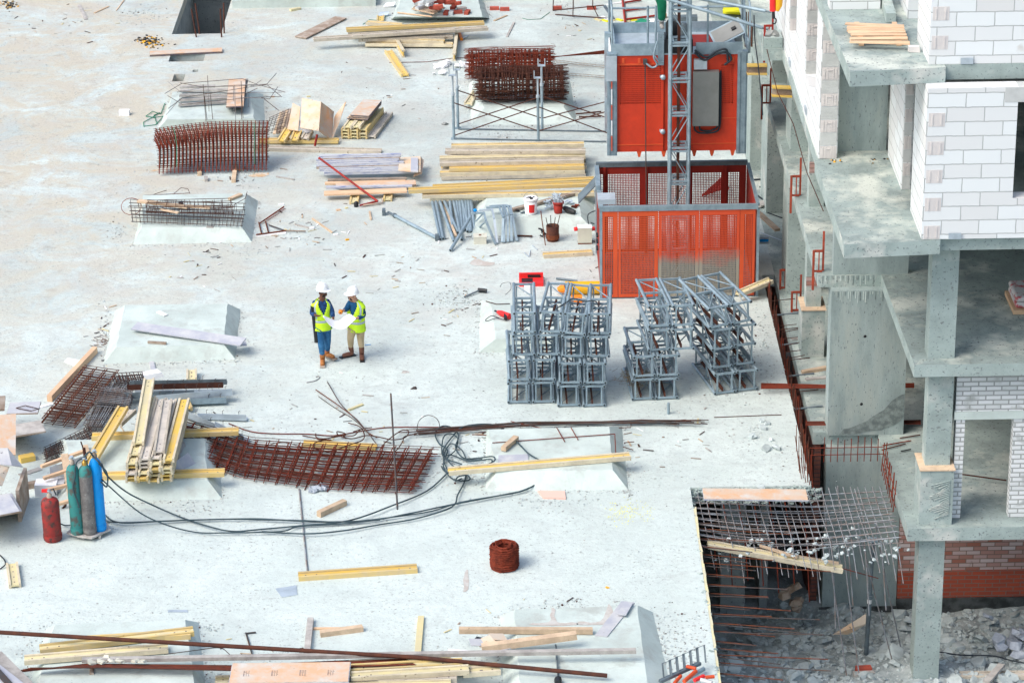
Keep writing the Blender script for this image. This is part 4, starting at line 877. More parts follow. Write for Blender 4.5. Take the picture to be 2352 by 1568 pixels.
o=one('plan_sheet','large blank white sheet held sagging between the two people in vests','paper',a); mo=o.modifiers.new('s','SOLIDIFY'); mo.thickness=.003
a=MB(); p,q=GY(zM(255,520),by-.08),GY(zM(312,1045),by-.04); a.tube([p,q],.045,14,'blk'); a.tube([q,q+(q-p).normalized()*.01],.048,14,'blk'); a.tube([p,p+(p-q).normalized()*.01],.048,14,'blk'); 
t=one('document_tube','black document tube slung at the side of the person in jeans','tube',a)
rod(spline([p+V3((0,0,-.05)),GY(zM(300,430),by-.02)+V3((0,0,.02)),GY(zM(350,440),by-.18)]),.008,'black shoulder strap of the document tube','blk',name='strap',cat='strap')
a=MB(); c=B0+jB['haR']+V3((-.01,-.04,0)); a.lathe([(0,-.025),(.04,-.025),(.042,0),(.04,.025),(0,.025)],c,16,'orange',axis=(.2,1,.2)); a.lathe([(0,0),(.014,0),(.014,.006),(0,.006)],c-V3((.2,1,.2)).normalized()*.028,10,'blk',axis=(.2,1,.2)); one('tape_measure','round orange tape measure in the hand of the person in khaki','tape measure',a)
rod([G(zM(1040,1098),z=.01),G(zM(1128,1090),z=.01)],.006,'small blue pen lying behind the brown boots','cylb',name='pen',cat='pen')
# ================= REBAR CAGES, MESHES =================
# big rust red bundle, upper left
c0=G(zC(290,760),z=.02); c1=G(zC(1075,735),z=.02); ex=(c1-c0)
a=MB(); NR=29
for L in range(7):
    off=L*.055; sh=random.uniform(-.008,.008)
    def f(u,v,off=off,L=L):
        # v: 0 foot at the front .. 1 top at the back
        bow=.10*math.sin(u*math.pi); x=c0.x+ex.x*u-.14*(v>.5)*(1-u)*(v-.5)*2+sh
        return (x,c0.y+.0+ex.y*u+bow*.3+off*1.0+v*.62,.06+off*.5+(.56+.14*math.sin(min(1,u*1.3+.15)*1.57))*max(0,math.sin(v*1.5))**.8+bow*.12*v)
    for i in range(NR):
        u=i/(NR-1)+random.uniform(-.002,.002); a.tube([f(u,-.03+1.06*k/9) for k in range(10)],.013,4,'rust',False,False)
    for i in range(11):
        v=i/10+random.uniform(-.02,.02); e=random.uniform(.0,.03); a.tube([V3(f(-e+(1+2*e)*k/8,v))+V3((0,0,.008)) for k in range(9)],.005,4,'dkrust' if i%3 else 'rust',False,False)
one('stirrup_bundle','big curved rust red bundle of welded bar cages on two timber blocks','rebar bundle',a)
for u,nm in ((.17,'left'),(.9,'right')):
    P=V3(f(u,-.05)); rod(spline([V3(f(u,v))+V3((0,-.42,.03)) if v<.7 else V3(f(u,v))+V3((0,-.35,.06)) for v in (-.0,.2,.4,.6,.8,1.0)]),.008,f'green cord round the {nm} end of the rust red bundle','green',name='cord',cat='cord')
vboard(zC(835,815),zC(850,700),.09,.08,'timber block poking out under the right of the rust red bundle','wood',name='timber_block',cat='block')
vboard(zC(585,765),zC(590,715),.1,.08,'short timber block under the middle of the rust red bundle','wood',name='timber_block',cat='block')
vboard(zC(635,808),zC(632,786),.08,.07,'small square offcut in front of the rust red bundle','woodg',name='timber_block',cat='block')
# green cord tangle
r_=[zC(330,230),zC(300,310),zC(240,290),(190/1*.3125+275.6,265),zC(260,330),zC(320,330),zC(260,390),zC(175,400),zC(170,370),zC(230,340),zC(290,300),zC(250,320),zC(270,380)]
vrod([zC(330,230),zC(300,310),zC(240,290),zC(190,325),zC(250,335),zC(320,325),zC(262,388),zC(175,400),zC(172,370),zC(232,338),zC(292,300),zC(250,318),zC(272,380)],.01,'tangled green cord on the bare deck left of the pallet boards','green',name='cord',cat='cord',z=.02)
# sprays of thin bars over the upper left pad
pal=[((430,250),(800,225)),((435,215),(800,200)),((440,180),(800,185)),((445,145),(800,140)),((440,118),(700,112))]
for k,(p,q) in enumerate(pal): board(G(zC(*p),z=.3),G(zC(*q),z=.3),.10,.05,['front','second','middle','fourth','rear'][k]+' weathered board of the pallet under the bar sprays','woodg')
for k in range(3):
    vboard(zC(800,60+k*8),zC(770,268+k*10),.0+1.05,.03,['top','middle','lowest'][2-k]+' orange shuttering board of the short stack on the upper left pad','ply' if k==0 else 'plyt',z=.56-k*.05,z2=.46-k*.05,edge='plye',name='shuttering_board') if 0 else None
for k in range(4):
    p=G(zC(880,60),z=.34+.05*k)+V3((-.02*k,0,0)); q=G(zC(845,262),z=.32+.05*k)
    board(p,q,.42,.035,['lowest','second lowest','second highest','top'][k]+' board of the short stack on the upper left pad','ply' if k==3 else 'woodg',edge='plye',name='shuttering_board')
sp=[((350,70),(460,160),(1190,150)),((330,160),(455,85),(900,50),(1000,90),(1215,150)),((350,175),(460,240),(940,190),(1180,180)),((340,315),(440,200),(700,180),(1060,195),(1150,275)),
    ((355,270),(460,190),(960,110),(1080,95),(1190,185)),((960,100),(1080,90),(1150,10)),((970,110),(1040,60)),((1040,190),(1100,200),(1160,110)),((1060,200),(1170,285)),((420,150),(640,110),(900,95),(1120,95)),
    ((430,140),(700,165),(940,155),(1010,120)),((440,80),(600,110),(860,105),(990,95))]
for k,pp in enumerate(sp): rod([G(zC(*p),z=.55+.02*k) for p in pp],.007,'thin dull bar bent over the pallet boards on the upper left pad','bar' if k%3 else 'greybar',group='thin bars sprayed over the upper left pad')
for k,(x,y0,x1,y1) in enumerate([(632,360,640,20),(655,290,690,35),(682,350,680,100),(850,365,880,-10),(905,340,930,30),(945,260,935,60),(640,355,655,200),(835,290,880,70),(895,350,885,190)]):
    p=G(zC(x,y0),z=.26); rod([p,p+V3((random.uniform(-.03,.05),random.uniform(0,.1),.9 if y1<60 else .6))],.008,'upright starter bar standing in the upper left pad','greybar' if k%2 else 'bar',group='starter bars of the upper left pad')
# flat bar cage on the second pad
for (lab,q_,nu,nv,zz,m1) in (('long flat grey bar cage on the mid left pad',[(95,1105),(890,1135),(912,1020),(80,990)],30,5,.30,'bar'),('short rusty bar cage lying on the flat cage, mid left pad',[(200,1040),(830,1045),(815,985),(215,1000)],20,5,.46,'dkrust')):
    a=MB(); cc=[G(zC(*p),z=zz) for p in q_]; f1=quad(cc); lattice(a,f1,nu,nv,.007,.008,4,4,.012); f2=quad([c+V3((0,0,.16)) for c in cc]); lattice(a,f2,nu//2,nv,.007,.008,4,4,.015)
    for i in range(nu//2+1):
        u=i/(nu//2); 
        for v in (0,1): a.tube([V3(f1(u,v)),V3(f2(u,v))],.006,4,None,False,False)
    one('bar_cage',lab,'rebar cage',a,m1)
a=MB(); a.tube([G(zC(85,1020),z=.35)+V3((.22*math.cos(t)-.0,.1*math.sin(t),.16*math.sin(t)+.1)) for t in [i*.5 for i in range(14)]],.007,5); one('rebar','rusty hooked ring at the left end of the flat bar cage','rebar',a,'rust')
vboard(zC(135,955),zC(500,1000),.12,.05,'left half of the split plank on the flat bar cage','wood',z=.55,name='plank',cat='plank'); vboard(zC(490,990),zC(665,1005),.09,.04,'right half of the split plank on the flat bar cage','wood',z=.56,name='plank',cat='plank')
vboard(zC(300,1015),zC(430,1040),.06,.03,'thin splinter board lying on the flat bar cage','wood',z=.52,name='plank',cat='plank')
vboard(zC(805,942),zC(890,908),.1,.05,'short offcut on the far right corner of the mid left pad','wood',z=.27,name='plank',cat='plank')
vboard(zC(637,1150),zC(690,1150),.1,.05,'small grey block at the front edge of the mid left pad','woodg',z=.22,name='timber_block',cat='block')
for k,pp in enumerate([((190,920),(340,870)),((180,905),(330,900),(510,890)),((390,900),(450,850),(500,860),(515,895)),((165,940),(180,905)),((840,975),(920,930),(935,880))]): vrod([zC(*p) for p in pp],.007,'thin rusty bar scattered behind the mid left pad','dkrust',z=.15 if k<4 else .3,group='thin bars behind the mid left pad')
a=MB(); p=G(zC(450,965),z=.6); a.rock(p,.07,'blk',.8); a.rock(p+V3((.03,-.05,-.05)),.05,'green',.8); one('work_glove','crumpled black and green glove on the flat bar cage','glove',a)
# red diagonal bar and yellow frames beside
# ladder of scrap angle right of the mid left pad
for k,(pp,m_,l) in enumerate([([(1030,1110),(1205,990)],'rust','rusty ladder bar right of the mid left pad'),([(1000,1195),(1225,1165)],'rust2','long rusty angle of the scrap frame right of the mid left pad'),([(1020,1105),(1040,1190)],'rust2','left upright of the rusty scrap frame'),([(1070,1100),(1090,1180)],'rust2','right upright of the rusty scrap frame'),
     ([(1095,1125),(1210,1165)],'bar','dark flat bar lying on the rusty scrap frame'),([(1205,1165),(1365,1170)],'woodd','thin bar pointing right from the rusty scrap frame')]): vrod([zC(*p) for p in pp],.016,l,m_,z=.04)
a=MB(); P0,P1=G(zC(1060,1090),z=.05),G(zC(1195,1000),z=.05)
for k in range(12): p=P0.lerp(P1,k/11); a.tube([p+V3((-.02,0,0)),p+V3((.08,-.08,0))],.006,4)
one('rebar','row of short stubs on the rusty ladder bar','rebar',a,'rust')
vboard(zC(1000,1205),zC(1220,1185),.09,.02,'white painted strip beside the rusty scrap frame','white',name='strip',cat='strip')
for l,p,q,m_ in [('thin crooked stick in the open deck centre left',(1415,1082),(1560,1185),'wood'),('pale sliver of timber lying near the thin stick',(1285,1125),(1390,1150),'woodg'),('upright sliver of timber left of the steel prop',(1835,1030),(1845,1090),'wood'),('short stick at the left of the red bar stand',(1150,775),(1280,795),'woodg')]:
    vboard(zC(*p),zC(*q),.04,.03,l,m_,name='stick',cat='stick')
for k,(x,y,s,m_) in enumerate([(1605,1020,.09,'woodn'),(1665,1005,.06,'wp'),(1670,1238,.07,'yel'),(1585,1200,.1,'white'),(1410,1152,.1,'white'),(1185,980,.12,'white'),(1123,188,.08,'wood'),(70,320,.0,'white'),(1385,186,.08,'wp')]):
    if not s: continue
    a=MB(); p=G(zC(x,y)); a.obb(p-V3((s*.5,0,0)),p+V3((s*.5,.03,0)),s*.6,.03); one('scrap_piece',['orange offcut in front of the ply strip pile','pale yellow offcut in front of the ply strip pile','yellow scrap on the open deck','white scrap at the end of the thin stick','white crumpled scrap beside the pale sliver','white plastic scrap above the rusty ladder bar','small wooden offcut right of the upper left pad','','pale chip behind the folded boards'][k],'scrap',a,m_)
a=MB(); p=G(zC(68,322)); a.box(p.x-.25,p.x+.0,p.y,p.y+.16,0,.12); one('foam_block','lone white foam block on the bare deck far left','foam block',a,'white')
# two wire mesh rolls
for (x0,x1,cy,cz,Rr,lab,seed) in ((zB(1400,0)[0],zB(1925,0)[0],None,.36,.40,'rear roll of rusty wire mesh, leaning on the front roll',1),(zB(1455,0)[0],zB(2010,0)[0],None,.62,.44,'front roll of rusty wire mesh lying on its concrete pad',2)):
    random.seed(seed); gy=G(((x0+x1)/2,(zB(0,530)[1] if seed==1 else zB(0,690)[1]) ),z=.1 if seed==1 else .24); A_=G((x0,gy and (zB(0,530)[1] if seed==1 else zB(0,690)[1])),z=.1 if seed==1 else .24); B2=G((x1,(zB(0,530)[1] if seed==1 else zB(0,690)[1])),z=.1 if seed==1 else .24)
    zc=(.45 if seed==1 else .24+Rr); yc=A_.y+Rr*.8
    a=MB(); turns=8
    def sp_(t,x): r=Rr*(.45+.55*t/turns)*(1+.05*math.sin(x*5+t)); an=t*2*math.pi+seed; return V3((x,yc+r*math.cos(an),zc+r*.92*math.sin(an)))
    nR=42
    for i in range(nR):
        x=A_.x+(B2.x-A_.x)*i/(nR-1); jx=random.uniform(-.03,.03)
        a.tube([sp_(t/16*1.0,x+jx+random.uniform(-.02,.02)) for t in range(turns*16+1)],.005,3,None,False,False)
    for i in range(turns*20):
        t=i/17+random.uniform(0,.03); e0=random.uniform(0,.16);e1=random.uniform(0,.16); a.tube([sp_(t,A_.x-e0),sp_(t+random.uniform(-.03,.03),(A_.x*2+B2.x)/3),sp_(t+random.uniform(-.03,.03),(A_.x+B2.x)/2),sp_(t,B2.x+e1)],.0055,3,None,False,False)
    one('mesh_roll',lab,'mesh roll',a,'rust' if seed==1 else 'dkrust')
random.seed(11)
for k in range(7): vrod([zB(1820+k*15,390-k*3),zB(2400,315+k*5)],.011,'rusty bar running from the mesh rolls behind the hoist','rust',z=.5-.04*k,group='rusty bars running behind the hoist')
for k,(p,q) in enumerate([((1960,400),(2300,440)),((1960,480),(2300,505))]):
    a=MB(); P0,P1=G(zB(*p),z=.05),G(zB(*q),z=.05)
    for s in (-.08,.08): a.tube([P0+V3((0,s,0)),P1+V3((0,s,0))],.007,4)
    for i in range(14): c=P0.lerp(P1,i/13); a.tube([c+V3((0,-.11,0)),c+V3((0,.11,0))],.005,4)
    one('bar_ladder',('rear','front')[k]+' flat ladder of thin wire right of the mesh rolls','rebar',a,'woodd')
vrod([zB(870,410),zB(1120,405),zB(1290,380),zB(1500,375)],.008,'thin rusty ladder bar left of the galvanised props','rust',z=.02)
# props and bracing around the mesh rolls
def prop(base,h,label,head=True):
    b=G(zB(*base)); t=thing('shoring_prop',label,'prop',b,'galvanised props round the mesh rolls')
    a=MB(); a.tube([b+V3((0,0,.0)),b+V3((0,0,h*.72))],.034,12); a.box(b.x-.07,b.x+.07,b.y-.07,b.y+.07,0.001,.012); a.build('tube','galv',t)
    a=MB(); a.tube([b+V3((0,0,h*.68)),b+V3((0,0,h))],.024,10); a.tube([b+V3((0,0,h*.69)),b+V3((0,0,h*.73))],.044,12); a.build('screw','galvl',t)
    a=MB(); z=h; a.box(b.x-.09,b.x+.09,b.y-.06,b.y+.06,z,z+.015)
    for s in (-.08,.08): 
        for w in (-.05,.05): a.tube([(b.x+s,b.y+w,z),(b.x+s,b.y+w,z+.16)],.012,6)
    a.build('fork_head','galvl',t)
pr=[((1293,908),1.56,'front left prop of the frame round the mesh rolls'),((1320,838),1.45,'rear left prop of the frame round the mesh rolls'),((1845,922),1.55,'front right prop of the frame round the mesh rolls'),((1870,852),1.6,'rear right prop of the frame round the mesh rolls')]
for b,h,l in pr: prop(b,h,l)
def zbr(p,q,zp,zq,l,r=.016,m='dkrust'): rod([G(zB(*p),z=zp),G(zB(*q),z=zq)],r,l,m,name='brace',cat='brace')
zbr((1293,905),(2290,925),.03,.03,'front foot rail of the prop frame',.018,'galvd'); zbr((1320,842),(2290,858),.03,.03,'rear foot rail of the prop frame',.018,'galvd')
P0=G(zB(1293,908));P1=G(zB(1845,922));Q0=G(zB(1320,838));Q1=G(zB(1870,852)); P2=P1+(P1-P0);Q2=Q1+(Q1-Q0)
for A1,A2,z1,z2,l in [(P0,P1,.08,.85,'front bay, rising brace of the prop frame'),(P0,P1,.9,.25,'front bay, falling brace of the prop frame'),(Q0,Q1,.1,.85,'rear bay, rising brace of the prop frame'),(Q0,Q1,.95,.3,'rear bay, falling brace of the prop frame'),
                    (P1,P2,.25,.9,'right front bay, rising brace of the prop frame'),(P1,P2,.85,.1,'right front bay, falling brace of the prop frame'),(Q1,Q2,.3,.9,'right rear bay, rising brace of the prop frame'),(Q1,Q2,.85,.2,'right rear bay, falling brace of the prop frame')]:
    rod([A1+V3((0,0,z1)),A2+V3((0,0,z2))],.014,l,'dkrust',name='brace',cat='brace')
vb(zB(1385,690),zB(1440,610),'short yellow beam end sticking out left of the mesh roll pad','p',z=.1)
# rusty rail frame and brick bits, top centre
for l,pp,zz,r in [('left post of the rusty guard frame at the top edge',[(1940,70),(1945,-60)],(0,.9),.014),('middle post of the rusty guard frame at the top edge',[(2070,110),(2075,-60)],(0,1.1),.014),('right post of the rusty guard frame at the top edge',[(2200,40),(2200,-60)],(0,.7),.014),('slanting foot of the rusty guard frame at the top edge',[(2200,40),(2235,110)],(.3,0),.014)]: vrod([zB(*p) for p in pp],r,l,'dkrust',z=zz,name='post',cat='post')
for l,p,q,zz in [('upper rail of the rusty guard frame at the top edge',(1940,70),(2270,35),.3),('ground rail of the rusty guard frame at the top edge',(1955,95),(2290,120),.03)]: vrod([zB(*p),zB(*q)],.016,l,'dkrust',z=zz,name='rail',cat='rail')
def brick(p,rz,label,m='deepred',z=0,s=1,tilt=0,cat='brick'):
    t=MB(); c=G(p,z=z) if not isinstance(p,V3) else p; d=V3((math.cos(rz),math.sin(rz),tilt)).normalized()*.125*s
    t.obb(c-d,c+d,.12*s,.085*s,j=.003); return one('brick',label,cat,t,m)
MT['brickr']=mat('loose_brick',(.50,.10,.06),(.36,.08,.06),6,rough=.9,rnd=.2); MT['brickw']=mat('loose_white_brick',(.62,.66,.68),(.5,.54,.56),6,rough=.9)
for k,(x,y,rz,z,l) in enumerate([(1558,65,0,0,'left of the two red bricks right of the brick pallet pad'),(1625,70,0,0,'right of the two red bricks right of the brick pallet pad'),(1968,62,0,0,'red brick at the foot of the left rusty guard post'),(2192,62,0,0,'red brick at the foot of the right rusty guard post')]): brick(zB(x,y),rz,l,'brickr')
# brick pallet pile (zoom T: /7.35 scale)
for k in range(4):
    p=zT(520+k*55,170-k*26) ; q=zT(930+k*60,262-k*34); board(G(p,z=.36),G(q,z=.3),.1,.025,['front','second','third','rear'][k]+' slat of the broken pallet under the brick tumble','wood')
for k in range(2): p=zT(560+k*300,190+k*70); q=zT(760+k*300,70+k*60); board(G(p,z=.25),G(q,z=.25),.08,.08,('left','right')[k]+' bearer of the broken pallet under the brick tumble','woodd')
bt=[(620,20,.3,.62,'r'),(620,90,.2,.42,'w'),(720,100,-.5,.44,'w'),(790,60,.2,.6,'w'),(840,110,.9,.52,'w'),(880,30,.2,.64,'w'),(960,170,-.3,.42,'r'),(910,175,.4,.40,'r'),(1000,150,.1,.50,'r'),(1000,55,.3,.56,'r'),(940,60,-.2,.5,'r'),(1130,30,.5,.5,'r'),(1200,80,-.4,.48,'r'),(1240,50,.2,.55,'r'),(1080,60,.1,.5,'r'),(1275,165,1.3,.28,'r'),(1145,265,1.4,.22,'r'),(1240,262,1.4,.22,'w'),(1355,250,.1,.22,'r'),(1530,255,1.3,.22,'r'),(1340,95,-.3,.36,'r'),(1430,190,.2,.24,'g'),(660,170,.9,.36,'w'),(860,-20,.3,.6,'w'),(1060,0,.7,.6,'r')]
pos=['high on the left','lower left','left slope','left crest','centre left standing','left crown','centre front','front left dark','front middle','centre','centre left','right crest','right slope','right shoulder','middle crest','right foot','front foot, left of the white one','front foot','front foot, right of the white one','lone at the front right','far right','flat dusty at right','leftmost at the foot','rear crown','rear middle']
for k,(x,y,rz,z,c) in enumerate(bt): brick(zT(x,y),rz,{'r':'red','w':'white','g':'grey'}[c]+' brick of the pallet tumble, '+pos[k],{'r':'brickr','w':'brickw','g':'woodg'}[c],z=z,tilt=random.uniform(-.3,.3) if z>.3 else 0)
vrod([zT(250,235),zT(880,310)],.02,'slim wooden tool handle in front of the brick pallet','woodn',z=.25,name='wooden_pole',cat='handle')
vboard(zB(225,75),zB(290,62),.1,.06,'short yellow block on the deck before the long plinth','wp',name='timber_block',cat='block')
vboard(zA(610,45),zA(665,155),.1,.03,'pale short board lying at the upper far left','woodg'); vboard(zA(730,105),zA(840,55),.05,.02,'thin curved stick at the upper far left','wood',name='stick',cat='stick'); vboard(zA(900,85),zA(960,5),.03,.02,'thin stick at the top edge far left','wood',name='stick',cat='stick')
vboard(zB(290,250),zB(555,120),.36,.03,'dark brown board lying loose at the left of the upper beam pile','woodd',z=.02,name='loose_board'); 
vboard((344,126),(511,118),.32,.05,'orange board bridging the small dark opening, upper left','ply',z=.01,edge='plye',name='shuttering_board')
for k,(x,y) in enumerate([(1520,290),(1545,265),(1715,290),(1735,260)]):
    rod([G(zA(x,y)),G(zA(x-15 if k%2==0 else x-5,y-215 if k%2==0 else y-120),z=.0)+V3((0,0,0))] if 0 else [G(zA(x,y)),G(zA(x,y))+V3((-.1 if k<2 else 0,.1+.2*(k%2),.75))],.022,['left front','left rear','right front','right rear'][k]+' rusty bent bar at the near end of the long opening','dkrust')
for k,(p,q,m_) in enumerate([((1640,245),(1685,150),'woodg'),((1555,140),(1640,105),'wood'),((1335,262),(1385,240),'galvl')]): vboard(zB(*p),zB(*q),.06,.025,['grey stick standing apart right of the upper beam pile','pale lath near the two red bricks','pale pipe offcut at the right end of the upper beam pile'][k],m_,name='stick',cat='stick')
vboard(zB(1328,225),zB(1342,268),.07,.07,'orange block beside the upright yellow beam of the upper pile','orange',z=.0,name='timber_block',cat='block')
# white sacks and litter left of the props
for k,(x,y,r) in enumerate([(1190,440,.2),(1230,425,.22),(1350,430,.22),(1380,440,.16),(1195,485,.12)]):
    a=MB(); p=G(zB(x,y)); 
    for _ in range(5): a.rock(p+V3((random.uniform(-.12,.12),random.uniform(-.12,.12),.04)),r*random.uniform(.5,.9),None,.35)
    one('crumpled_sack',['leftmost','second','third','fourth, nearest the prop,','small front'][k]+' crumpled white sack by the left props','sack',a,'white')
# roll on the ground: rusty wire coil
t=MB(); cc=G((1159,1316)); Rr=.235
for k in range(360):
    pass
def coilpts(rr,z0,z1,n,ph): return [V3((cc.x+(rr+random.uniform(-.014,.014))*math.cos(i*.45+ph),cc.y+Rr+(rr+random.uniform(-.014,.014))*math.sin(i*.45+ph),z0+(z1-z0)*i/n+.02*math.sin(i*.45+ph*3))) for i in range(n)]
for k in range(9): t.tube(coilpts(.235-.004*(k%3),.02,.37,130,k*.7),.008,4,None,False,False)
for k in range(10): t.tube(coilpts(.11+.0125*k,.36+.03*math.sin(k),.40,30,k*.9),.009,4,None,False,False)
t.lathe([(.11,.02),(.225,.02),(.226,.35),(.19,.375),(.12,.37),(.105,.32),(.105,.03)],(cc.x,cc.y+Rr,0),24)
one('wire_coil','squat round coil of rusty wire standing alone on the open deck','wire coil',t,'rust')
# long fanned mesh bundle
a=MB(); top_=[zK(45,305),zK(380,395),zK(800,420),zK(1250,440)]; bot_=[zK(-35,430),zK(330,545),zK(720,600),zK(1150,620)]
def curve(P,u): 
    n=len(P)-1; i=min(int(max(u,0)*n),n-1); t=u*n-i; return (P[i][0]*(1-t)+P[i+1][0]*t,P[i][1]*(1-t)+P[i+1][1]*t)
tc_=spline([G(p,z=.0) for p in top_],6); bc_=spline([G(p,z=.0) for p in bot_],6)
def cv(L,u): 
    n=len(L)-1; uu=u*n; i=max(0,min(int(uu),n-1)); return L[i]+(L[i+1]-L[i])*(uu-i)
for L in range(6):
    ox=random.uniform(-.05,.05); oy=random.uniform(-.06,.06)
    f=lambda u,v,L=L: cv(bc_,u).lerp(cv(tc_,u),v)+V3((ox,oy,.03+L*.035))
    lattice(a,f,24,12,.010,.006,3,14,.018,None,'dkrust' if L%2 else None,.04)
one('mesh_bundle','long fanned stack of rust red welded bar mats in the left foreground','rebar mesh',a,'rust')
# grey and rusty mats by the left
for lab,q_,nu,nv,L_,m1,m2,zz,r in (('brown stack of bar mats at the left, beside the orange timber',[(310,595),(545,625),(830,270),(600,235)],4,22,4,'rust2','dkrust',.05,.007),('grey bar mat fallen over behind the stacked beams',[(610,640),(740,640),(930,330),(740,330)],9,22,3,'greybar','bar',.04,.006),
     ('small dark mat with hooks above the grey angles',[(820,330),(1050,300),(1030,255),(800,270)],9,3,3,'dkrust','bar',.1,.008),('grey mat lying toward the foreman timber at the left',[(350,870),(690,740),(640,650),(330,800)],10,7,3,'dkrust','bar',.05,.006),('dark criss crossed mat left of the yellow beam stack',[(700,480),(930,500),(960,400),(750,370)],14,9,3,'bar','greybar',.12,.006)):
    a=MB(); cc=[G(zJ(*p),z=zz) for p in q_]
    for L in range(L_):
        o=V3((random.uniform(-.05,.05),random.uniform(-.05,.05),L*.05)); lattice(a,quad([c+o for c in cc]),nu,nv,r+.002,r,3,3,.012,m1,m2,.05)
    one('bar_mat',lab,'rebar mesh',a)
# wire bars centre: bundle of long bars, coils
gL='long dull bars bundled behind the hose tangle'
for k in range(12):
    x0=random.uniform(1080,1250); vrod([zK(x0,300+random.uniform(0,30)),zK(1700,272+random.uniform(-10,12)),zK(2200+random.uniform(0,100),258+random.uniform(-8,12)),zK(2450+random.uniform(0,170),262+random.uniform(-10,14))],.009,'long dull bar in the bundle lying behind the hose tangle','bar' if k%3 else 'dkrust',z=.05+.012*(k%5),group=gL)
for k,(p,q,m_) in enumerate([((1640,260),(2000,340),'rust'),((1450,325),(1900,345),'rust'),((1480,315),(2230,290),'dkrust'),((1865,290),(1905,360),'rust'),((1935,290),(1970,350),'rust'),((1550,365),(2150,322),'rust'),((2150,322),(2155,425),'rust'),((2190,385),(2240,400),'dkrust'),((2195,365),(2245,360),'dkrust')]):
    vrod([zK(*p),zK(*q)],.009,['rusty bar slanting off the dull bar bundle','rusty bar left behind the right centre pad','dark bar under the dull bar bundle','left short rusty tie on the right centre pad','right short rusty tie on the right centre pad','thin rusty bar on top of the right centre pad','bent down end of the thin rusty bar on the pad','lower dark stub right of the pad','upper dark stub right of the pad'][k],m_,z=.27 if k in(3,4,5,6) else .06)
vrod([(1640,958),(1795,952)],.008,'thin rusty bar pointing from the bundle toward the trench','dkrust')
W_L=[('thin wire loop standing at the centre behind the bars',[(1180,305),(1190,260),(1225,232),(1265,238),(1288,265),(1280,300),(1180,315)],'bar',.02,.3),
 ('long rusty bar from the grey angles to the wire curls',[(258,270),(360,308),(470,320),(640,322),(760,330),(850,318),(950,300),(1040,290),(1180,288),(1400,290)],'rust',.02,.02),
 ('upper left rusty bar crossing at the centre',[(685,105),(800,185),(885,250),(935,310),(985,340)],'rust2',.02,.1),('dull bar crossing at the centre beside the rusty one',[(742,68),(800,165),(845,215),(920,290),(985,375)],'bar',.02,.12),('thin dull bar crossing at the centre, lowest',[(698,138),(780,195),(870,250),(945,320)],'bar',.02,.02),
 ('tangled rusty bar curl over the short yellow beam',[(845,268),(905,290),(920,345),(850,375),(760,405),(690,395),(675,370),(720,352),(760,350),(740,355),(690,340),(685,320),(700,350),(800,330),(870,330),(905,300),(960,290)],'dkrust',.05,.12),
 ('second rusty curl beside the short yellow beam',[(620,330),(720,345),(830,325),(790,310),(800,330),(860,345),(930,330),(985,335),(1060,350),(1120,340),(1140,310),(1105,305),(1040,350),(1010,385),(1020,410),(1075,405),(1110,360),(1120,335),(1180,320)],'dkrust',.04,.1),
 ('small wire hook on the open deck behind the bars',[(640,70),(680,62),(702,48),(700,40),(685,42)],'greybar',.01,.01),
 ('thin straggling wires at the left of the fanned mats',[(438,380),(520,362),(600,380),(680,395),(760,415)],'dkrust',.02,.1)]
for l,pp,m_,z0,z1 in W_L:
    P=[G(zK(*p),z=z0+(z1-z0)*abs(math.sin(i*1.7))) for i,p in enumerate(pp)]; rod(spline(P,5),.0105 if 'thin' not in l else .007,l,m_)
vrod([zK(1052,125),zK(1085,690)],.018,'long dark straight bar lying across the fanned mats, right of centre','bar',z=[.05,.05] if 0 else .33)
vrod([zK(603,590),zK(645,1005)],.016,'straight grey bar between the fanned mats and the yellow beam','greybar',z=.02)
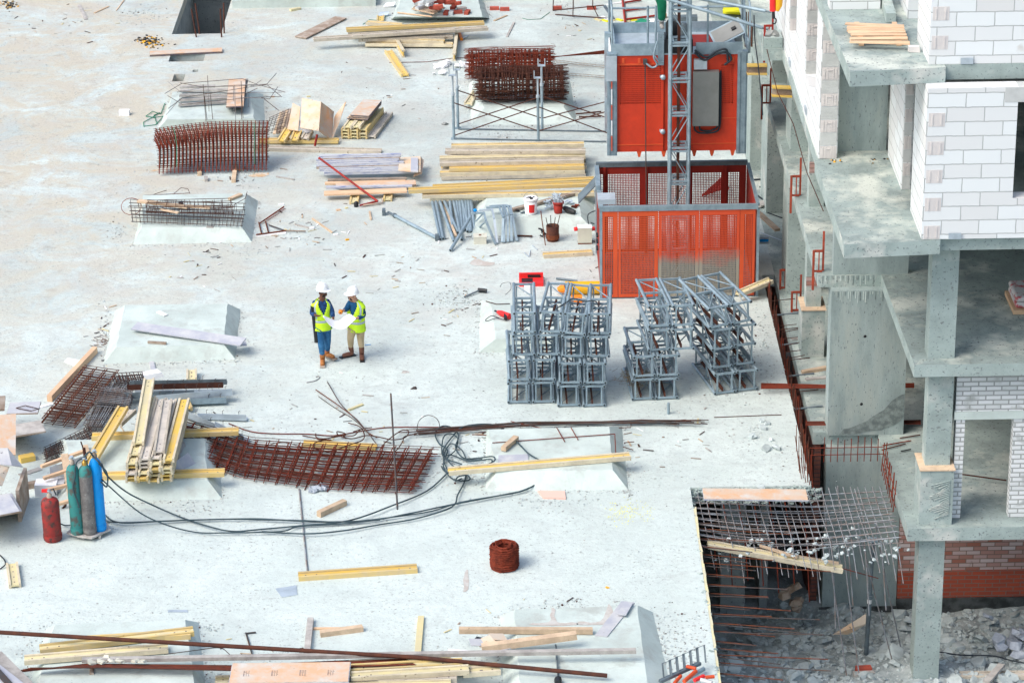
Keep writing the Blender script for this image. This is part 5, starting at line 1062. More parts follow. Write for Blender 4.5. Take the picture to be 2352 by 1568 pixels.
# hoses
hz=[('upper black hose from the gas cylinders to the tangle, looping to the right pad',[zJ(725,880),zJ(760,960),zJ(900,1080),zJ(1100,1180),zJ(1300,1265),zJ(1500,1330),zJ(1660,1362),zK(400,790),zK(620,770),zK(850,745),zK(1060,672),zK(1230,600),zK(1340,505),zK(1385,488),zK(1418,495),zK(1415,550),zK(1380,620),zK(1350,680),zK(1180,735),zK(1000,765),zK(820,795),zK(640,810),zK(420,800)],.014),
 ('second black hose looping over the right centre pad',[zJ(745,1240),zJ(800,1285),zJ(900,1302),zJ(1100,1292),zJ(1400,1280),zJ(1800,1272),zK(500,742),zK(700,752),zK(950,745),zK(1150,710),zK(1350,668),zK(1560,628),zK(1700,600),zK(1790,545),zK(1805,480),zK(1790,455),zK(1730,420),zK(1680,370),zK(1620,310),zK(1560,278),zK(1480,275),zK(1400,290),zK(1350,340),zK(1310,400),zK(1320,440),zK(1400,470)],.014),
 ('third black hose running along the second one',[zJ(750,1292),zJ(900,1298),zJ(1200,1286),zJ(1600,1275),zK(420,742),zK(620,745),zK(830,752),zK(1050,730),zK(1250,700),zK(1400,655),zK(1600,620),zK(1720,590),zK(1795,530),zK(1800,470)],.012),
 ('fourth black hose bowing lowest toward the camera',[zJ(725,990),zJ(800,1060),zJ(1000,1230),zJ(1200,1320),zJ(1400,1368),zJ(1600,1372),zJ(1996,1362),zK(600,775),zK(800,762),zK(1000,742)],.012),
 ('big loop of hose at the centre of the tangle',[zK(1400,540),zK(1370,552),zK(1385,530),zK(1430,525),zK(1435,548),zK(1360,545),zK(1310,480),zK(1330,400),zK(1290,370),zK(1270,320),zK(1300,285),zK(1350,290),zK(1385,330),zK(1370,390),zK(1410,440),zK(1480,440),zK(1550,432),zK(1562,450),zK(1530,470)],.013),
 ('smaller loops of hose in the tangle',[zK(1545,470),zK(1540,445),zK(1440,455),zK(1350,425),zK(1305,425),zK(1310,340),zK(1345,320),zK(1380,345),zK(1370,400),zK(1330,440),zK(1360,480),zK(1400,490)],.012),
 ('hose strand at the left of the tangle',[zK(1300,480),zK(1312,500),zK(1335,510),zK(1310,440),zK(1345,370),zK(1400,400),zK(1430,450),zK(1500,445)],.011)]
for l,pp,r in hz: rod(spline([G(p,z=((1.05,.75,.35,.1)[i] if i<4 and (l[0]=='u' or l[:6]=='fourth') else 0)+.03+.04*abs(math.sin(i*2.3))+(.26 if 1110<p[0]<1245 and 1000<p[1]<1090 else 0)) for i,p in enumerate(pp)],5),r,l,'hose',name='hose',cat='hose',n=7)
# gas cylinders
def cyl(px,H_,R0,label,m,cap_m=None,valve='woodd',valve_h=.12,z=.1):
    b=G(px,z=z); t=thing('gas_cylinder',label,'gas cylinder',b)
    a=MB(); a.lathe([(R0*.9,0),(R0,.02),(R0,H_*.86),(R0*.97,H_*.9),(R0*.82,H_*.95),(R0*.5,H_*.985),(R0*.3,H_)],b,24); a.lathe([(R0*1.04,.05),(R0*1.05,.07),(R0*1.05,.10),(R0*1.04,.12)],b,24); a.build('shell',m,t)
    if cap_m: a=MB(); a.lathe([(R0*1.003,H_*.85),(R0*.985,H_*.9),(R0*.835,H_*.955),(R0*.515,H_*.99),(R0*.32,H_*1.005)],b,24); a.build('shoulder',cap_m,t)
    a=MB(); a.lathe([(.045,H_),(.045,H_+.05),(.03,H_+.07),(.018,H_+.09),(.018,H_+valve_h)],b,12,valve); a.tube([b+V3((-.05,0,H_+valve_h-.02)),b+V3((.05,0,H_+valve_h-.02))],.012,8,'galvl'); a.lathe([(.035,0),(.035,.02)],b+V3((0,0,H_+valve_h)),10,'galvl'); a.build('valve',None,t)
    return t,b
cyl(zO(318,1375),.80,.155,'squat rusty red gas cylinder standing on the deck at the left','cylr',z=.0)
tq,bq=cyl(zO(690,1275),1.30,.112,'scuffed dark green gas cylinder, left of the three on the tray','cylg')
tk,bk_=cyl(zO(875,1275),1.28,.115,'tall worn grey gas cylinder, middle of the three on the tray','cylk','cylg',valve='brass')
tb,bb=cyl(zO(1030,1225),1.36,.108,'bright blue gas cylinder, right of the three on the tray','cylb')
tr=thing('cylinder_tray','low dusty six sided steel tray under the three gas cylinders','tray',G(zO(860,1320)))
a=MB(); pts=[zO(*p) for p in ((525,1290),(700,1345),(900,1370),(1190,1240),(1120,1120),(700,1130))]; P=[G(p,z=.07) for p in pts]; n=6
a.add([*P,*[p+V3((0,0,.03)) for p in P]],[tuple(range(n))[::-1],tuple(range(n,2*n))]+[(i,(i+1)%n,(i+1)%n+n,i+n) for i in range(n)]); a.build('plate','woodg',tr)
for x in (-.14,.14): a=MB(); c=G(zO(900,1365)); a.box(c.x+x-.02,c.x+x+.02,c.y-.02,c.y+.7,.001,.069); a.build('channel','woodg',tr)
a=MB(); c=(bk_+bb)/2+V3((0,.14,0)); a.tube([c,c+V3((-.1,.0,1.5))],.028,8); a.tube([c+V3((-.1,0,1.45)),c+V3((-.14,0,1.62))],.012,5); a.build('mast_post','dkrust',tr)
rod(spline([bk_+V3((0,0,1.42)),bk_+V3((-.12,-.05,1.35)),bk_+V3((-.16,-.1,1.1)),bk_+V3((-.2,-.13,.9)),bk_+V3((-.15,-.14,.7)),bk_+V3((-.12,-.14,.55))]),.014,'dark hose hanging between the green and grey cylinders','hose',name='hose',cat='hose')
rod(spline([bk_+V3((0,0,1.42)),bk_+V3((.1,0,1.52)),bb+V3((0,-.1,1.42)),bb+V3((.1,-.1,1.3)),G(zJ(720,880),z=.9)]),.016,'black hose bowing from the grey cylinder over the blue one','hose',name='hose',cat='hose')
rod(spline([bb+V3((.08,-.1,1.3)),bb+V3((.2,-.08,1.1)),bb+V3((.18,-.08,.85)),bb+V3((.09,-.1,.95))]),.015,'black hose loop hanging right of the blue cylinder','hose',name='hose',cat='hose')
for k,(z0,xx,yy) in []: rod(spline([bb+V3((.05,-.1,z0)),bb+V3((.35,-.12,.8)),G(zJ(xx,yy),z=.25) if 0 else G(zJ(900+60*k,1080+70*k),z=.02)]),.014,('upper','lower')[k]+' black hose leaving the blue cylinder toward the deck','hose',name='hose',cat='hose')
rod([G(zO(425,1135),z=.1),G(zO(490,1162),z=.02),G(zO(590,1160),z=.1)],.012,'short black hose between the red cylinder and the tray','hose',name='hose',cat='hose')
a=MB(); r0b=G(zO(318,1375)); c=r0b+V3((-.02,0,.9)); a.box(c.x-.1,c.x+.0,c.y-.02,c.y+.02,c.z,c.z+.05); a.tube([c+V3((.02,0,.03)),c+V3((.1,0,.06)),c+V3((.14,-.02,-.05))],.014,6,'cable'); one('regulator','small red regulator on the valve of the squat red cylinder','regulator',a,'toolred')
a=MB(); c=G(zO(185,730),z=0); a.box(c.x-.16,c.x+.22,c.y,c.y+.28,0,.22); one('foam_block','white foam block just behind the squat red cylinder','foam block',a,'white')
a=MB(); c=G(zO(320,700),z=0); a.box(c.x+.02,c.x+.2,c.y+.02,c.y+.3,.0,.2); one('foam_block','grey foam block right of the white one behind the red cylinder','foam block',a,'plyg')
# ================= BEAM STACKS =================
random.seed(5)
ORD=['first','second','third','fourth','fifth','sixth','seventh','eighth']
LAY={0:'bottom layer',1:'second layer',2:'third layer',3:'fourth layer',4:'fifth layer',5:'top layer'}
# stack A: beams running away from the camera on two bearers
GSA='yellow beams in the big stack at the left'
f0=G(zU(150,1432),z=.33); f1=G(zU(655,1415),z=.33); zb=.335
vb(zU(-420,1365),zU(1300,1318),'front bearer beam under the big beam stack, its right end sticking out','y',z=.25); vb(zU(-230,905),zU(1462,842),'rear bearer beam under the big beam stack, its right end sticking out','y',z=.25)
tn=['mymm','mypy','gpmp','mgmp','pgpm','pggm']
for L in range(6):
    for c in range(4):
        x=f0.x+.10+.205*c+random.uniform(-.012,.012)+.012*L; y=f0.y+random.uniform(-.05,.08)-(.0 if L<5 else .0)
        lng=2.5+random.uniform(-.08,.08)
        if L==5: y+= (.18,.05,.12,.02)[c]
        beam((x,y,zb+.081*L),(x+.02,y+lng,zb+.081*L+(0)),f'{ORD[c]} beam from the left in the {LAY[L]} of the big stack',tn[L][c],GSA)
beam(G(zU(305,985),z=.83),G(zU(430,250),z=.86),'pale yellow single beam lying on top of the big stack and reaching far behind it','p',None)
beam(G(zU(480,1080),z=.82)+V3((.1,-.02,0)),G(zU(585,490),z=.82)+V3((.08,0,0)),'whitish weathered beam on top of the big stack at its right','g')
a=MB(); c=G(zU(475,195),z=.9) if 0 else G(zU(475,235),z=.55); a.obb(c+V3((-.16,0,0)),c+V3((.14,.12,.05)),.22,.13,j=.03); one('foam_block','chunk of white foam at the far end of the top beam of the big stack','foam block',a,'white')
vboard(zU(455,35),zU(480,140),.09,.04,'dark board end behind the white foam chunk','plyg',name='plank',cat='plank')
vb(zU(920,248),zU(920,140),'stub of pale beam behind the grey steel angles','p',z=.05); vb(zU(800,735),zU(800,690),'stub of pale beam right of the big stack','p',z=.1); vb(zU(870,590),zU(840,520),'brown stub of beam under the grey angles','y',z=.05)
beam(G(zU(-250,1210),z=.35),G(zU(130,570),z=.6),'yellow beam leaning diagonally left of the big stack','y')
beam(G(zU(60,760),z=.3),G(zU(230,600),z=.35),'short brown beam crossing behind the diagonal beam','g')
# steel angles right of the stack
def angle(p,q,w_,label,m,z=.1,z2=None,hooks=6):
    t=MB(); P,Q=G(zU(*p),z=z),G(zU(*q),z=z if z2 is None else z2); t.obb(P,Q,w_,.008,m=m); t.obb(P,Q,.008,w_*.8,m=m,off=-w_/2 if 0 else w_/2)
    d=(Q-P)
    for k in range(hooks): c=P+d*((k+.5)/hooks); t.tube([c,c+V3((0,-.02,.16)),c+V3((.03,-.03,.18))],.005,4,'bar')
    o=one('steel_angle',label,'steel angle',t); return o
angle((215,285),(1330,262),.14,'rearmost dark grey steel channel beside the big stack','galvd',.25,hooks=2); angle((180,330),(1285,300),.14,'rust brown steel channel beside the big stack','dkrust',.22)
angle((270,380),(1300,365),.10,'white steel strip between the rusty channel and the big stack','galvl',.18,hooks=8); angle((150,430),(1100,390),.16,'dark blue grey angle with its end under the mats','galvd',.12,hooks=2)
angle((480,465),(1385,385),.17,'long white steel angle with wire ties, foremost of the pile','galvl',.16,hooks=6); angle((650,505),(1320,475),.15,'grey steel channel under the long white angle','galv',.06,hooks=5)
angle((720,560),(1230,790),.17,'white steel angle slanting down to the right from the stack','galvl',.08,hooks=3); angle((1230,760),(1560,930),.15,'far end of the slanting white angle near the fanned mats','galvl',.05,hooks=3); angle((1000,660),(1560,680),.15,'pale angle lying flat behind the slanting one','galvl',.03,hooks=3)
board(G(zU(735,1285),z=.25),G(zU(925,1150),z=.3),.3,.03,'dark triangular offcut of ply right of the big stack','plyg',up=V3((.3,-.8,.5)),name='offcut',cat='offcut')
# stuff left of the cylinders
vboard(zJ(355,440),zJ(680,90),.10,.13,'long square orange timber under the brown mats at the left','woodn',z=.0,z2=.0,name='square_timber',cat='timber')
vboard(zS(235,875),zS(410,840),.17,.1,'short olive beam stub right of the board pile at the left edge','wy',name='beam_stub',cat='beam')
vboard(zS(230,1200),zS(540,1150),.12,.1,'old brown timber behind the white foam block','woodd',name='square_timber',cat='timber'); vboard(zS(235,1040),zS(480,960),.12,.02,'faint grey plank lying flush behind the door frame','woodg',name='plank',cat='plank')
fp=thing('leaning_hoarding','grey panel with four pale battens leaning behind the gas cylinders','panel',G(zS(640,1250)))
a=MB(); a.add([G(zS(590,940),z=.35),G(zS(1000,800),z=.35),G(zS(800,1080),z=.06),G(zS(600,1150),z=.06)],[(0,3,2,1)]); a.add([v for v in [G(zS(590,940),z=.32),G(zS(1000,800),z=.32),G(zS(800,1080),z=.03),G(zS(600,1150),z=.03)]],[(0,1,2,3)]); a.build('sheet','plyg',fp)
for k,(p,q) in enumerate([((490,945),(990,765)),((520,1085),(800,990)),((555,1225),(820,1160)),((690,1390),(850,1345))]):
    a=MB(); a.obb(G(zS(*p),z=.38-.1*k),G(zS(*q),z=.4-.1*k),.07,.05); a.build('batten','woodn',fp)
a=MB(); a.obb(G(zS(765,790),z=.45),G(zS(850,1300),z=.08),.13,.03); a.build('cross_board','wood',fp)
vrod([zS(800,1240),zS(770,1400),zS(745,1420)],.02,'short rusty hooked bar left of the green cylinder','dkrust')
vboard(zS(1010,690),zS(1040,790),.1,.03,'short pale board end behind the gas cylinders','wood',z=.3,name='plank',cat='plank')
# board piles at the left edge
for k in range(9):
    z=.05+.07*k; board(G(zS(-400,1480-0*k),z=z)+V3((0,.0,0)),G(zS(150+6*(k%3),1400),z=z)+V3((.05*(k%2),.1,0)),.75,.03,f'{(ORD+["ninth"])[k]} board from the bottom of the tall pile at the left edge','plyg' if k%3 else 'woodg',edge='woodd',name='shuttering_board')
a=MB(); x=G(zS(200,1400),z=.3); a.box(x.x-.0,x.x+.06,x.y+.0,x.y+.9,.0,.6); one('pile_frame','weathered upright frame side closing the tall pile at the left edge','frame',a,'woodd')
a=MB(); a.add([G(zS(*p),z=zz) for p,zz in (((-160,700),.85),((185,790),.7),((190,300),1.1),((-160,330),1.15))],[(0,1,2,3)]); o=one('shuttering_board','big pale orange board leaning on the tall pile at the left edge','board',a,'ply'); mo=o.modifiers.new('s','SOLIDIFY'); mo.thickness=.02
a=MB(); a.add([G(zS(*p),z=zz) for p,zz in (((-160,1130),.9),((30,1150),.75),((115,930),.8),((-160,880),.95))],[(0,1,2,3)]); o=one('shuttering_board','tan board sloping out of the frame below the grey one, left edge','board',a,'plyt'); mo=o.modifiers.new('s','SOLIDIFY'); mo.thickness=.02
a=MB(); a.add([G(zS(*p),z=zz) for p,zz in (((-160,890),.9),((140,915),.86),((90,705),1.1),((-160,720),1.1),((275,935),.75))],[(0,1,2,3),(1,4,2)]); o=one('folded_board','grey folded board with a pointed corner on the pile at the left edge','board',a,'plyg'); mo=o.modifiers.new('s','SOLIDIFY'); mo.thickness=.02
for k in range(6):
    z=.06+.08*k; board(G(zS(-100,560-0*k),z=z),G(zS(340+30*k,530),z=z)+V3((0,.05*k,0)),.3+.04*k,.03,f'{ORD[k]} board from the bottom of the far pile at the left edge','woodg' if k%2 else 'plyt',edge='woodd',name='shuttering_board')
board(G(zS(100,250),z=.6),G(zS(470,240),z=.6),.5,.03,'grey tray like board topping the far pile at the left edge','plyg',edge='woodd',name='shuttering_board'); vboard(zS(460,235),zS(625,190),.08,.02,'white lath sticking out of the far pile','white',z=.6,name='lath',cat='lath')
board(G(zS(-80,200),z=.55),G(zS(60,190),z=.55),.6,.04,'brown board at the very left edge behind the far pile','woodd'); vrod([zS(190,235),zS(300,205),zS(460,245),zS(370,270),zS(190,235)],.008,'bent wire diamond lying on the grey tray like board','dkrust',z=.65)
vb(zL(60,100) if 0 else (35,1350),(28,1300),'short pale beam with a red end, standing off alone at the left','p',z=.0)
rod(spline([G(0,1274,.01),G(10,1285,.05),G(12,1296,.05),G(0,1306,.01)]),.012,'black wire loop entering at the left edge','cable',name='hose',cat='hose')
# stack B with orange boards
b0=G(zC(1625,492),z=.02)
for L in range(4):
    for c in range(3 if L<3 else 2):
        p=V3((b0.x+.1+.21*c+(.06 if L==3 else 0),b0.y+random.uniform(-.03,.03),.02+.081*L)); beam(p,p+V3((.34,1.62+random.uniform(-.08,.05),0)),f'{ORD[c]} beam from the left in the {"bottom second third top".split()[L]} layer of the small stack under orange boards','n' if L<3 else 'p','beams of the small stack, upper centre')
beam(V3((b0.x+.72,b0.y+.0,.02)),V3((b0.x+1.08,b0.y+1.7,.02)),'weathered beam along the right foot of the small stack','g')
for k in range(3): board(V3((b0.x+.38+.03*k,b0.y+.38,.36+.04*k)),V3((b0.x+.66+.02*k,b0.y+1.5,.37+.04*k)),.52-.03*k,.03,['lowest','middle','top'][k]+' shuttering board on the small stack','ply' if k==2 else 'plyt',edge='plye',name='shuttering_board')
# folded boards
def sheet(pts,zs,label,m,th=.02,conv=zB,name='shuttering_board'):
    a=MB(); a.add([G(conv(*p),z=z) for p,z in zip(pts,zs)],[tuple(range(len(pts)))]); o=one(name,label,'board',a,m); mo=o.modifiers.new('s','SOLIDIFY'); mo.thickness=th; return o
sheet([(290,835),(410,855),(425,665),(300,640)],[.45,.42,.85,.85],'tall pale board, middle of the folded group left of the small stack','plyt')
sheet([(405,850),(495,912),(510,730),(425,665)],[.42,.05,.25,.85],'orange tan board folded against the tall pale one','ply'); sheet([(495,912),(540,800),(585,665),(512,760)],[.05,.3,.7,.25],'narrow board opening out to the right of the folded group','plyt')
sheet([(205,845),(275,855),(290,700),(240,672)],[.3,.3,.6,.65],'pale board at the left of the folded group','plyt'); sheet([(240,800),(330,868),(380,860),(290,790)],[.4,.25,.25,.4],'grey scrap of ply in front of the folded group','plyg')
vb(zB(165,935),zB(215,855),'left stub of yellow beam under the folded boards','y',z=.1,z2=.2); vb(zB(250,930),zB(275,870),'middle stub of yellow beam under the folded boards','y',z=.1,z2=.2); vb(zB(320,920),zB(350,870),'right grey stub of beam under the folded boards','g',z=.1,z2=.2)
vb(zB(20,930),zB(540,930),'long yellow bearer beam under the folded boards','y',z=.03); vb(zB(-10,978),zB(820,1000),'pale weathered beam lying in front of the folded boards','g',z=.0)
for k in range(5): vboard(zB(120+k*22,880-k*4),zB(165+k*18,740-k*6),.07,.04,['leftmost','second','middle','fourth','rightmost'][k]+' brown slat of the rack left of the folded boards','woodd' if k%2 else 'wood',z=.1,z2=.3,name='slat',cat='slat')
a=MB(); lattice(a,quad([G(zB(50,880),z=.1),G(zB(180,860),z=.15),G(zB(215,715),z=.45),G(zB(90,770),z=.4)]),6,9,.006,.006,3,3,.01); one('bar_mat','small dark wire mat leaning on the brown rack','rebar mesh',a,'bar')
vrod([zB(385,955),zB(400,880)],.03,'red brown prop foot sticking out under the folded boards','deepred',z=[.03,.3],name='prop_foot',cat='prop')
# pile E: blue edged ply strips
for k in range(9):
    y0=1140-k*13.; x0=395+ (k%3)*10+(50 if k<2 else 0); x1=[1030,1010,960,930,965,925,935,940,950][k]
    board(G(zB(x0,y0),z=.12+.035*k),G(zB(x1,y0-12),z=.12+.035*k),.10,.075,f'{(ORD+["ninth"])[k]} blue edged ply strip from the front of the pile','plyb',edge='woodd' if k%4==3 else None,name='ply_strip',cat='ply strip',group='blue edged ply strips in a pile')
for k,(p,q,m_,l,wd) in enumerate([((450,1205),(975,1190),'woodn','front tan batten before the blue edged strips',.12),((445,1270),(985,1250),'woodn','foremost tan plank across the two yellow stubs',.24),((460,1230),(1020,1222),'plyb','dark blue edged board behind the foremost tan plank',.1),((520,1222),(1045,1200),'ply','orange board reaching right from the blue edged pile',.3),((470,1182),(985,1172),'woodd','brown batten under the blue edged strips',.1)]):
    board(G(zB(*p),z=.10+.02*(k%3)),G(zB(*q),z=.10+.02*(k%3)),wd,.04,l,m_,edge='woodd' if m_=='ply' else None)
for k,(pts,zz,m_) in enumerate([([(930,1110),(1075,1120),(1075,1020),(935,1030)],[.3]*4,'plyt'),([(1010,1118),(1058,1120),(1058,1030),(1012,1030)],[.34]*4,'plyg'),([(1030,1150),(1085,1130),(1098,1048),(1072,1020)],[.2,.2,.2,.3],'ply')]): sheet(pts,zz,['tan board under the right end of the blue edged pile','dark grey square at the right end of the blue edged pile','orange curved board at the right end of the blue edged pile'][k],m_,.03)
vb(zB(640,1335),zB(650,1275),'left yellow beam stub in front of the ply pile','n',z=.0); vb(zB(860,1318),zB(868,1268),'right yellow beam stub in front of the ply pile','n',z=.0)
vrod([zB(412,1032),zB(795,1315)],.026,'long red tube lying slantwise over the ply pile','deepred',z=[.55,.1],name='red_tube',cat='tube'); vrod([zB(795,1315),zB(680,1342)],.022,'short red arm at the foot of the long red tube','deepred',z=.05,name='red_tube',cat='tube'); vrod([zB(700,1342),zB(825,1325),zB(830,1295)],.02,'bent orange tube end at the foot of the ply pile','ply',z=.04,name='red_tube',cat='tube')
a=MB(); p=G(zB(655,1350)); a.lathe([(.05,0),(.05,.1),(.03,.12)],p,10); one('end_cap','small black cap at the tip of the red tube','cap',a,'blk')
# pile C: long beams left of the enclosure
GSC='yellow beams in the long pile left of the hoist enclosure'
pc=G(zD(560,485),z=.0); xr=1.72
layers=[[0,.21,.42,.63,.84,1.05],[.03,.25,.46,.68,.9],[.08,.3,.55,.8],[.2,.46,.86]]; tt=['gmgygm','mgypg','ympg','gpm']
for L,ys_ in enumerate(layers):
    for c,dy in enumerate(ys_):
        x0=pc.x+random.uniform(-.04,.06)+(.22 if (L,c) in((2,0),(3,2)) else 0)+(.12 if c>=3 else 0); y=pc.y+.12+dy*1.25; zz=.02+.081*L+(.0)
        beam(V3((x0,y,zz)),V3((xr+random.uniform(-.06,.05)-(.0),y+random.uniform(-.03,.05)+.02,zz)),f'{ORD[c]} beam from the front in the {"bottom second third top".split()[L]} layer of the long pile',tt[L][c],GSC)
beam(G(zD(600,205),z=.35),G(zD(1975,200),z=.35),'pale grey topmost beam at the rear of the long pile','g',None); beam(G(zD(660,155),z=.4),G(zD(1960,135),z=.4),'yellow rearmost beam on top of the long pile','m',None)
vb(zD(375,640),zD(2060,612),'lower weathered beam of the front pair by the enclosure','m',z=.24); vb(zD(450,668),zD(2060,628),'foremost olive beam of the front pair by the enclosure','p',z=.16,side=False)
vb(zD(240,590),zD(2065,525),'long bright yellow beam on top of the front pair by the enclosure','y',z=.34); vb(zD(480,560),zD(2060,480),'yellow beam just behind the long bright one','y',z=.3)
vb(zD(1560,1225),zD(2040,1195),'short yellow beam lying alone left of the enclosure','m',z=0)
vboard(zD(1255,775),zD(1905,605),.1,.06,'old grey brown plank under the two buckets','woodd',z=.26,name='plank',cat='plank')
# pile D upper
for p,q,z,tone,l in [((590,205),(1490,160),.32,'y','bright topmost beam of the upper pile'),((375,268),(1515,195),.24,'g','longest weathered beam of the upper pile'),((630,245),(1300,205),.30,'g','pale beam on the front slope of the upper pile'),((670,268),(1285,248),.16,'g','grey beam at the middle front of the upper pile'),((745,268),(1230,282),.12,'m','thin tan beam near the foot of the upper pile'),((715,298),(1285,302),.05,'m','foremost beam of the upper pile'),((725,158),(950,175),.06,'m','short beam behind the left of the upper pile'),((600,222),(1280,190),.16,'g','hidden beam in the middle of the upper pile')]: vb(zB(*p),zB(*q),l,tone,z=z)
vb(zB(1295,400),zB(1318,215),'standing yellow beam propping the right of the upper pile','m',z=.0,side=True); vb(zB(965,378),zB(920,300),'short yellow beam poking out below the upper pile','m',z=0,side=True); vb(zB(975,505),zB(865,345),'yellow beam lying alone below the upper pile','y',z=0)
vb(zB(812,150),zB(815,118),'small yellow block behind the upper pile','y',z=0)
for k,(x,y) in enumerate([(870,25),(830,85)]): sheet([(x-40,y+20),(x+30,y+15),(x+40,y-10),(x-20,y-5)],[.02,.05,.12,.05],['crumpled white sheet beside the brick pallet pad','grey crumpled sheet beside the brick pallet pad'][k],['white','galvl'][k],.01,name='crumpled_sheet')
vrod(spline([G(zB(700,160),z=.03),G(zB(740,130),z=.03),G(zB(800,135),z=.03),G(zB(850,110),z=.03)]) and [zB(700,160),zB(740,130),zB(800,135),zB(850,110)],.008,'thin green cord behind the upper pile','green',name='cord',cat='cord'); vrod([zB(1740,120),zB(1780,130),zB(1860,125),zB(1920,80)],.007,'thin green cord on the deck before the right plinth','green',name='cord',cat='cord')
# pipes
GP='galvanised pipes laid fanwise beside the concrete pad'
pp=[((470,672),(552,1050)),((505,672),(580,1045)),((545,675),(685,1070)),((560,672),(705,1025)),((590,675),(728,985)),((645,668),(672,975)),((680,668),(762,1055)),((710,665),(750,960)),((740,665),(770,965)),((770,668),(795,955)),((800,665),(820,975)),((825,665),(855,980)),((850,668),(890,960)),((765,675),(845,975))]
for k,(p,q) in enumerate(pp):
    if k==3: vboard(zD(*p),zD(*q),.05,.04,'tan timber strip lying among the galvanised pipes','wood',z=.05,name='strip',cat='strip'); continue
    a=MB(); P,Q=G(zD(*p),z=.16),G(zD(*q),z=.04); d=(Q-P).normalized(); a.tube([P,Q],.035,10,'galv'); a.tube([Q,Q+d*.002],.024,8,'blk'); one('steel_pipe','galvanised pipe with an open dark end, lying in the fan of pipes','pipe',a,group=GP)
a=MB(); P,Q=G(zD(838,848),z=.3),G(zD(650,1160),z=.04); d=(Q-P).normalized(); a.tube([P,Q],.036,10,'galv'); a.tube([Q,Q+d*.002],.025,8,'blk'); a.tube([P,P-d*.002],.025,8,'blk'); one('steel_pipe','single pipe lying crosswise over the fan of pipes','pipe',a)
t=thing('shoring_prop','galvanised adjustable prop lying flat, its fork to the upper left','prop',G(zD(300,900)))
P,Q=G(zD(100,815),z=.06),G(zD(515,1035),z=.06); d=(Q-P).normalized(); a=MB(); a.tube([P,Q],.036,12); a.build('tube','galv',t); a=MB(); a.tube([P-d*.25,P],.024,10); a.tube([P-d*.02,P+d*.04],.05,10); a.box(P.x-.27,P.x-.2,P.y+.12,P.y+.3,.0,.12); a.build('screw','galvd',t); a=MB(); a.box(Q.x-.03,Q.x+.05,Q.y-.06,Q.y+.06,0,.13); a.build('end_plate','galvd',t)
# steel U frames
for k in range(7):
    t=MB(); o=k*.0
    P=G(zD(1110+k*38,838-k*14),z=.3 ); x=zD(1150+k*38 if k else 1120,0)[0]
    top=G(zD([980,1060,1130,1160,1180,1210,1240][k],[800,770,745,735,730,728,735][k]),z=.42); mid=G(zD([1000,1080,1170,1185,1210,1245,1255][k],[880,860,850,840,830,825,822][k]),z=.40); ft=G(zD([1090,1108,1158,1175,1215,1250,1300][k],[1100,1092,1082,1085,1080,1075,1070][k]),z=.02)
    t.obb(mid,ft,.05,.03); t.obb(top,mid,.04,.04); t.obb(top,top+V3((-.28,.03,-.02)),.04,.04)
    if k==0: t.obb(mid,G(zD(935,940),z=.1),.03,.03); t.obb(G(zD(905,880),z=.2),top,.03,.03)
    one('steel_bracket','galvanised bent steel bracket, '+['leftmost, lying apart','second from left','third from left','fourth from left','fifth from left','sixth from left','rightmost of the row'][k]+' between pipes and bucket','bracket',t,'galvl' if k==1 else 'galv',group='galvanised brackets in a row')
a=MB(); p=G(zD(945,1100)); a.box(p.x-.14,p.x+.13,p.y,p.y+.22,0,.15,'dustbox'); a.box(p.x-.15,p.x+.14,p.y-.01,p.y+.23,.152,.17,'dustbox'); a.box(p.x-.03,p.x+.02,p.y+.08,p.y+.13,.171,.18,'rust2'); one('metal_box','beige metal box in front of the bent brackets','box',a)
# buckets
def bucket(c,r0b,r1,h,label,m,rim=None,fill='blk',name='bucket'):
    t=thing(name,label,'bucket',c); a=MB(); a.lathe([(r0b,0),(r1,h),(r1-.01,h),(r0b-.01,.02),(0,.02)],c,24); a.build('pail',m,t)
    a=MB(); a.lathe([(r1,h-.05),(r1+.012,h-.045),(r1+.012,h-.01),(r1+.003,h),(r1-.005,h-.005)],c,24); a.build('rim',rim or m,t)
    a=MB(); 
    for _ in range(14): a.rock(c+V3((random.uniform(-.6,.6)*r1,random.uniform(-.6,.6)*r1,h*.92+random.uniform(-.02,.03))),.045,None,.7)
    a.build('contents',fill,t); return t
cb=G(zD(1440,815),z=.25)+V3((0,.13,0)); tw=bucket(cb,.125,.15,.36,'white bucket with a red patch, full of dark scrap, on the pad','white')
a=MB(); n=7; pts=[]
for i in range(n+1):
    an=R_(-108+i*52/n) ; pts.append(an)
vs=[]
for an in pts: vs+= [cb+V3((.134*math.cos(an),.134*math.sin(an),.05)),cb+V3((.149*math.cos(an),.149*math.sin(an),.24))]
a.add(vs,[(2*i,2*i+2,2*i+3,2*i+1) for i in range(n)]); a.build('red_label','toolred',tw)
a=MB(); a.tube([cb+V3((.155*math.cos(t),.02,.33+.16*math.sin(t))) for t in [i*math.pi/10 for i in range(11)]],.004,5); a.build('handle','galvd',tw)
cr=G(zD(1708,805),z=.25)+V3((0,.1,0)); trd=bucket(cr,.085,.115,.26,'small red bucket heaped with steel clips on the pad','deepred',fill='galvl')
a=MB()
for _ in range(60): p=cr+V3((random.gauss(0,.07),random.gauss(0,.05),.28+abs(random.gauss(0,.05)))); a.tube([p,p+V3((random.uniform(-.1,.1),random.uniform(-.1,.1),random.uniform(-.06,.08)))],.007,4)
a.build('clips','galvl',trd)
for k,(x,y) in enumerate([(1600,690),(1655,660),(1800,690),(1620,740),(1700,630)]):
    a=MB(); p=G(zD(x,y),z=.28)
    for q in range(7): a.obb(p+V3((random.uniform(-.1,.1),random.uniform(-.1,.1),0)),p+V3((random.uniform(-.1,.1),random.uniform(-.1,.1),.04)),.05,.012)
    one('steel_clips',['left','upper left','right','front left','rear'][k]+' heap of flat steel clips by the red bucket','clips',a,'galvl')
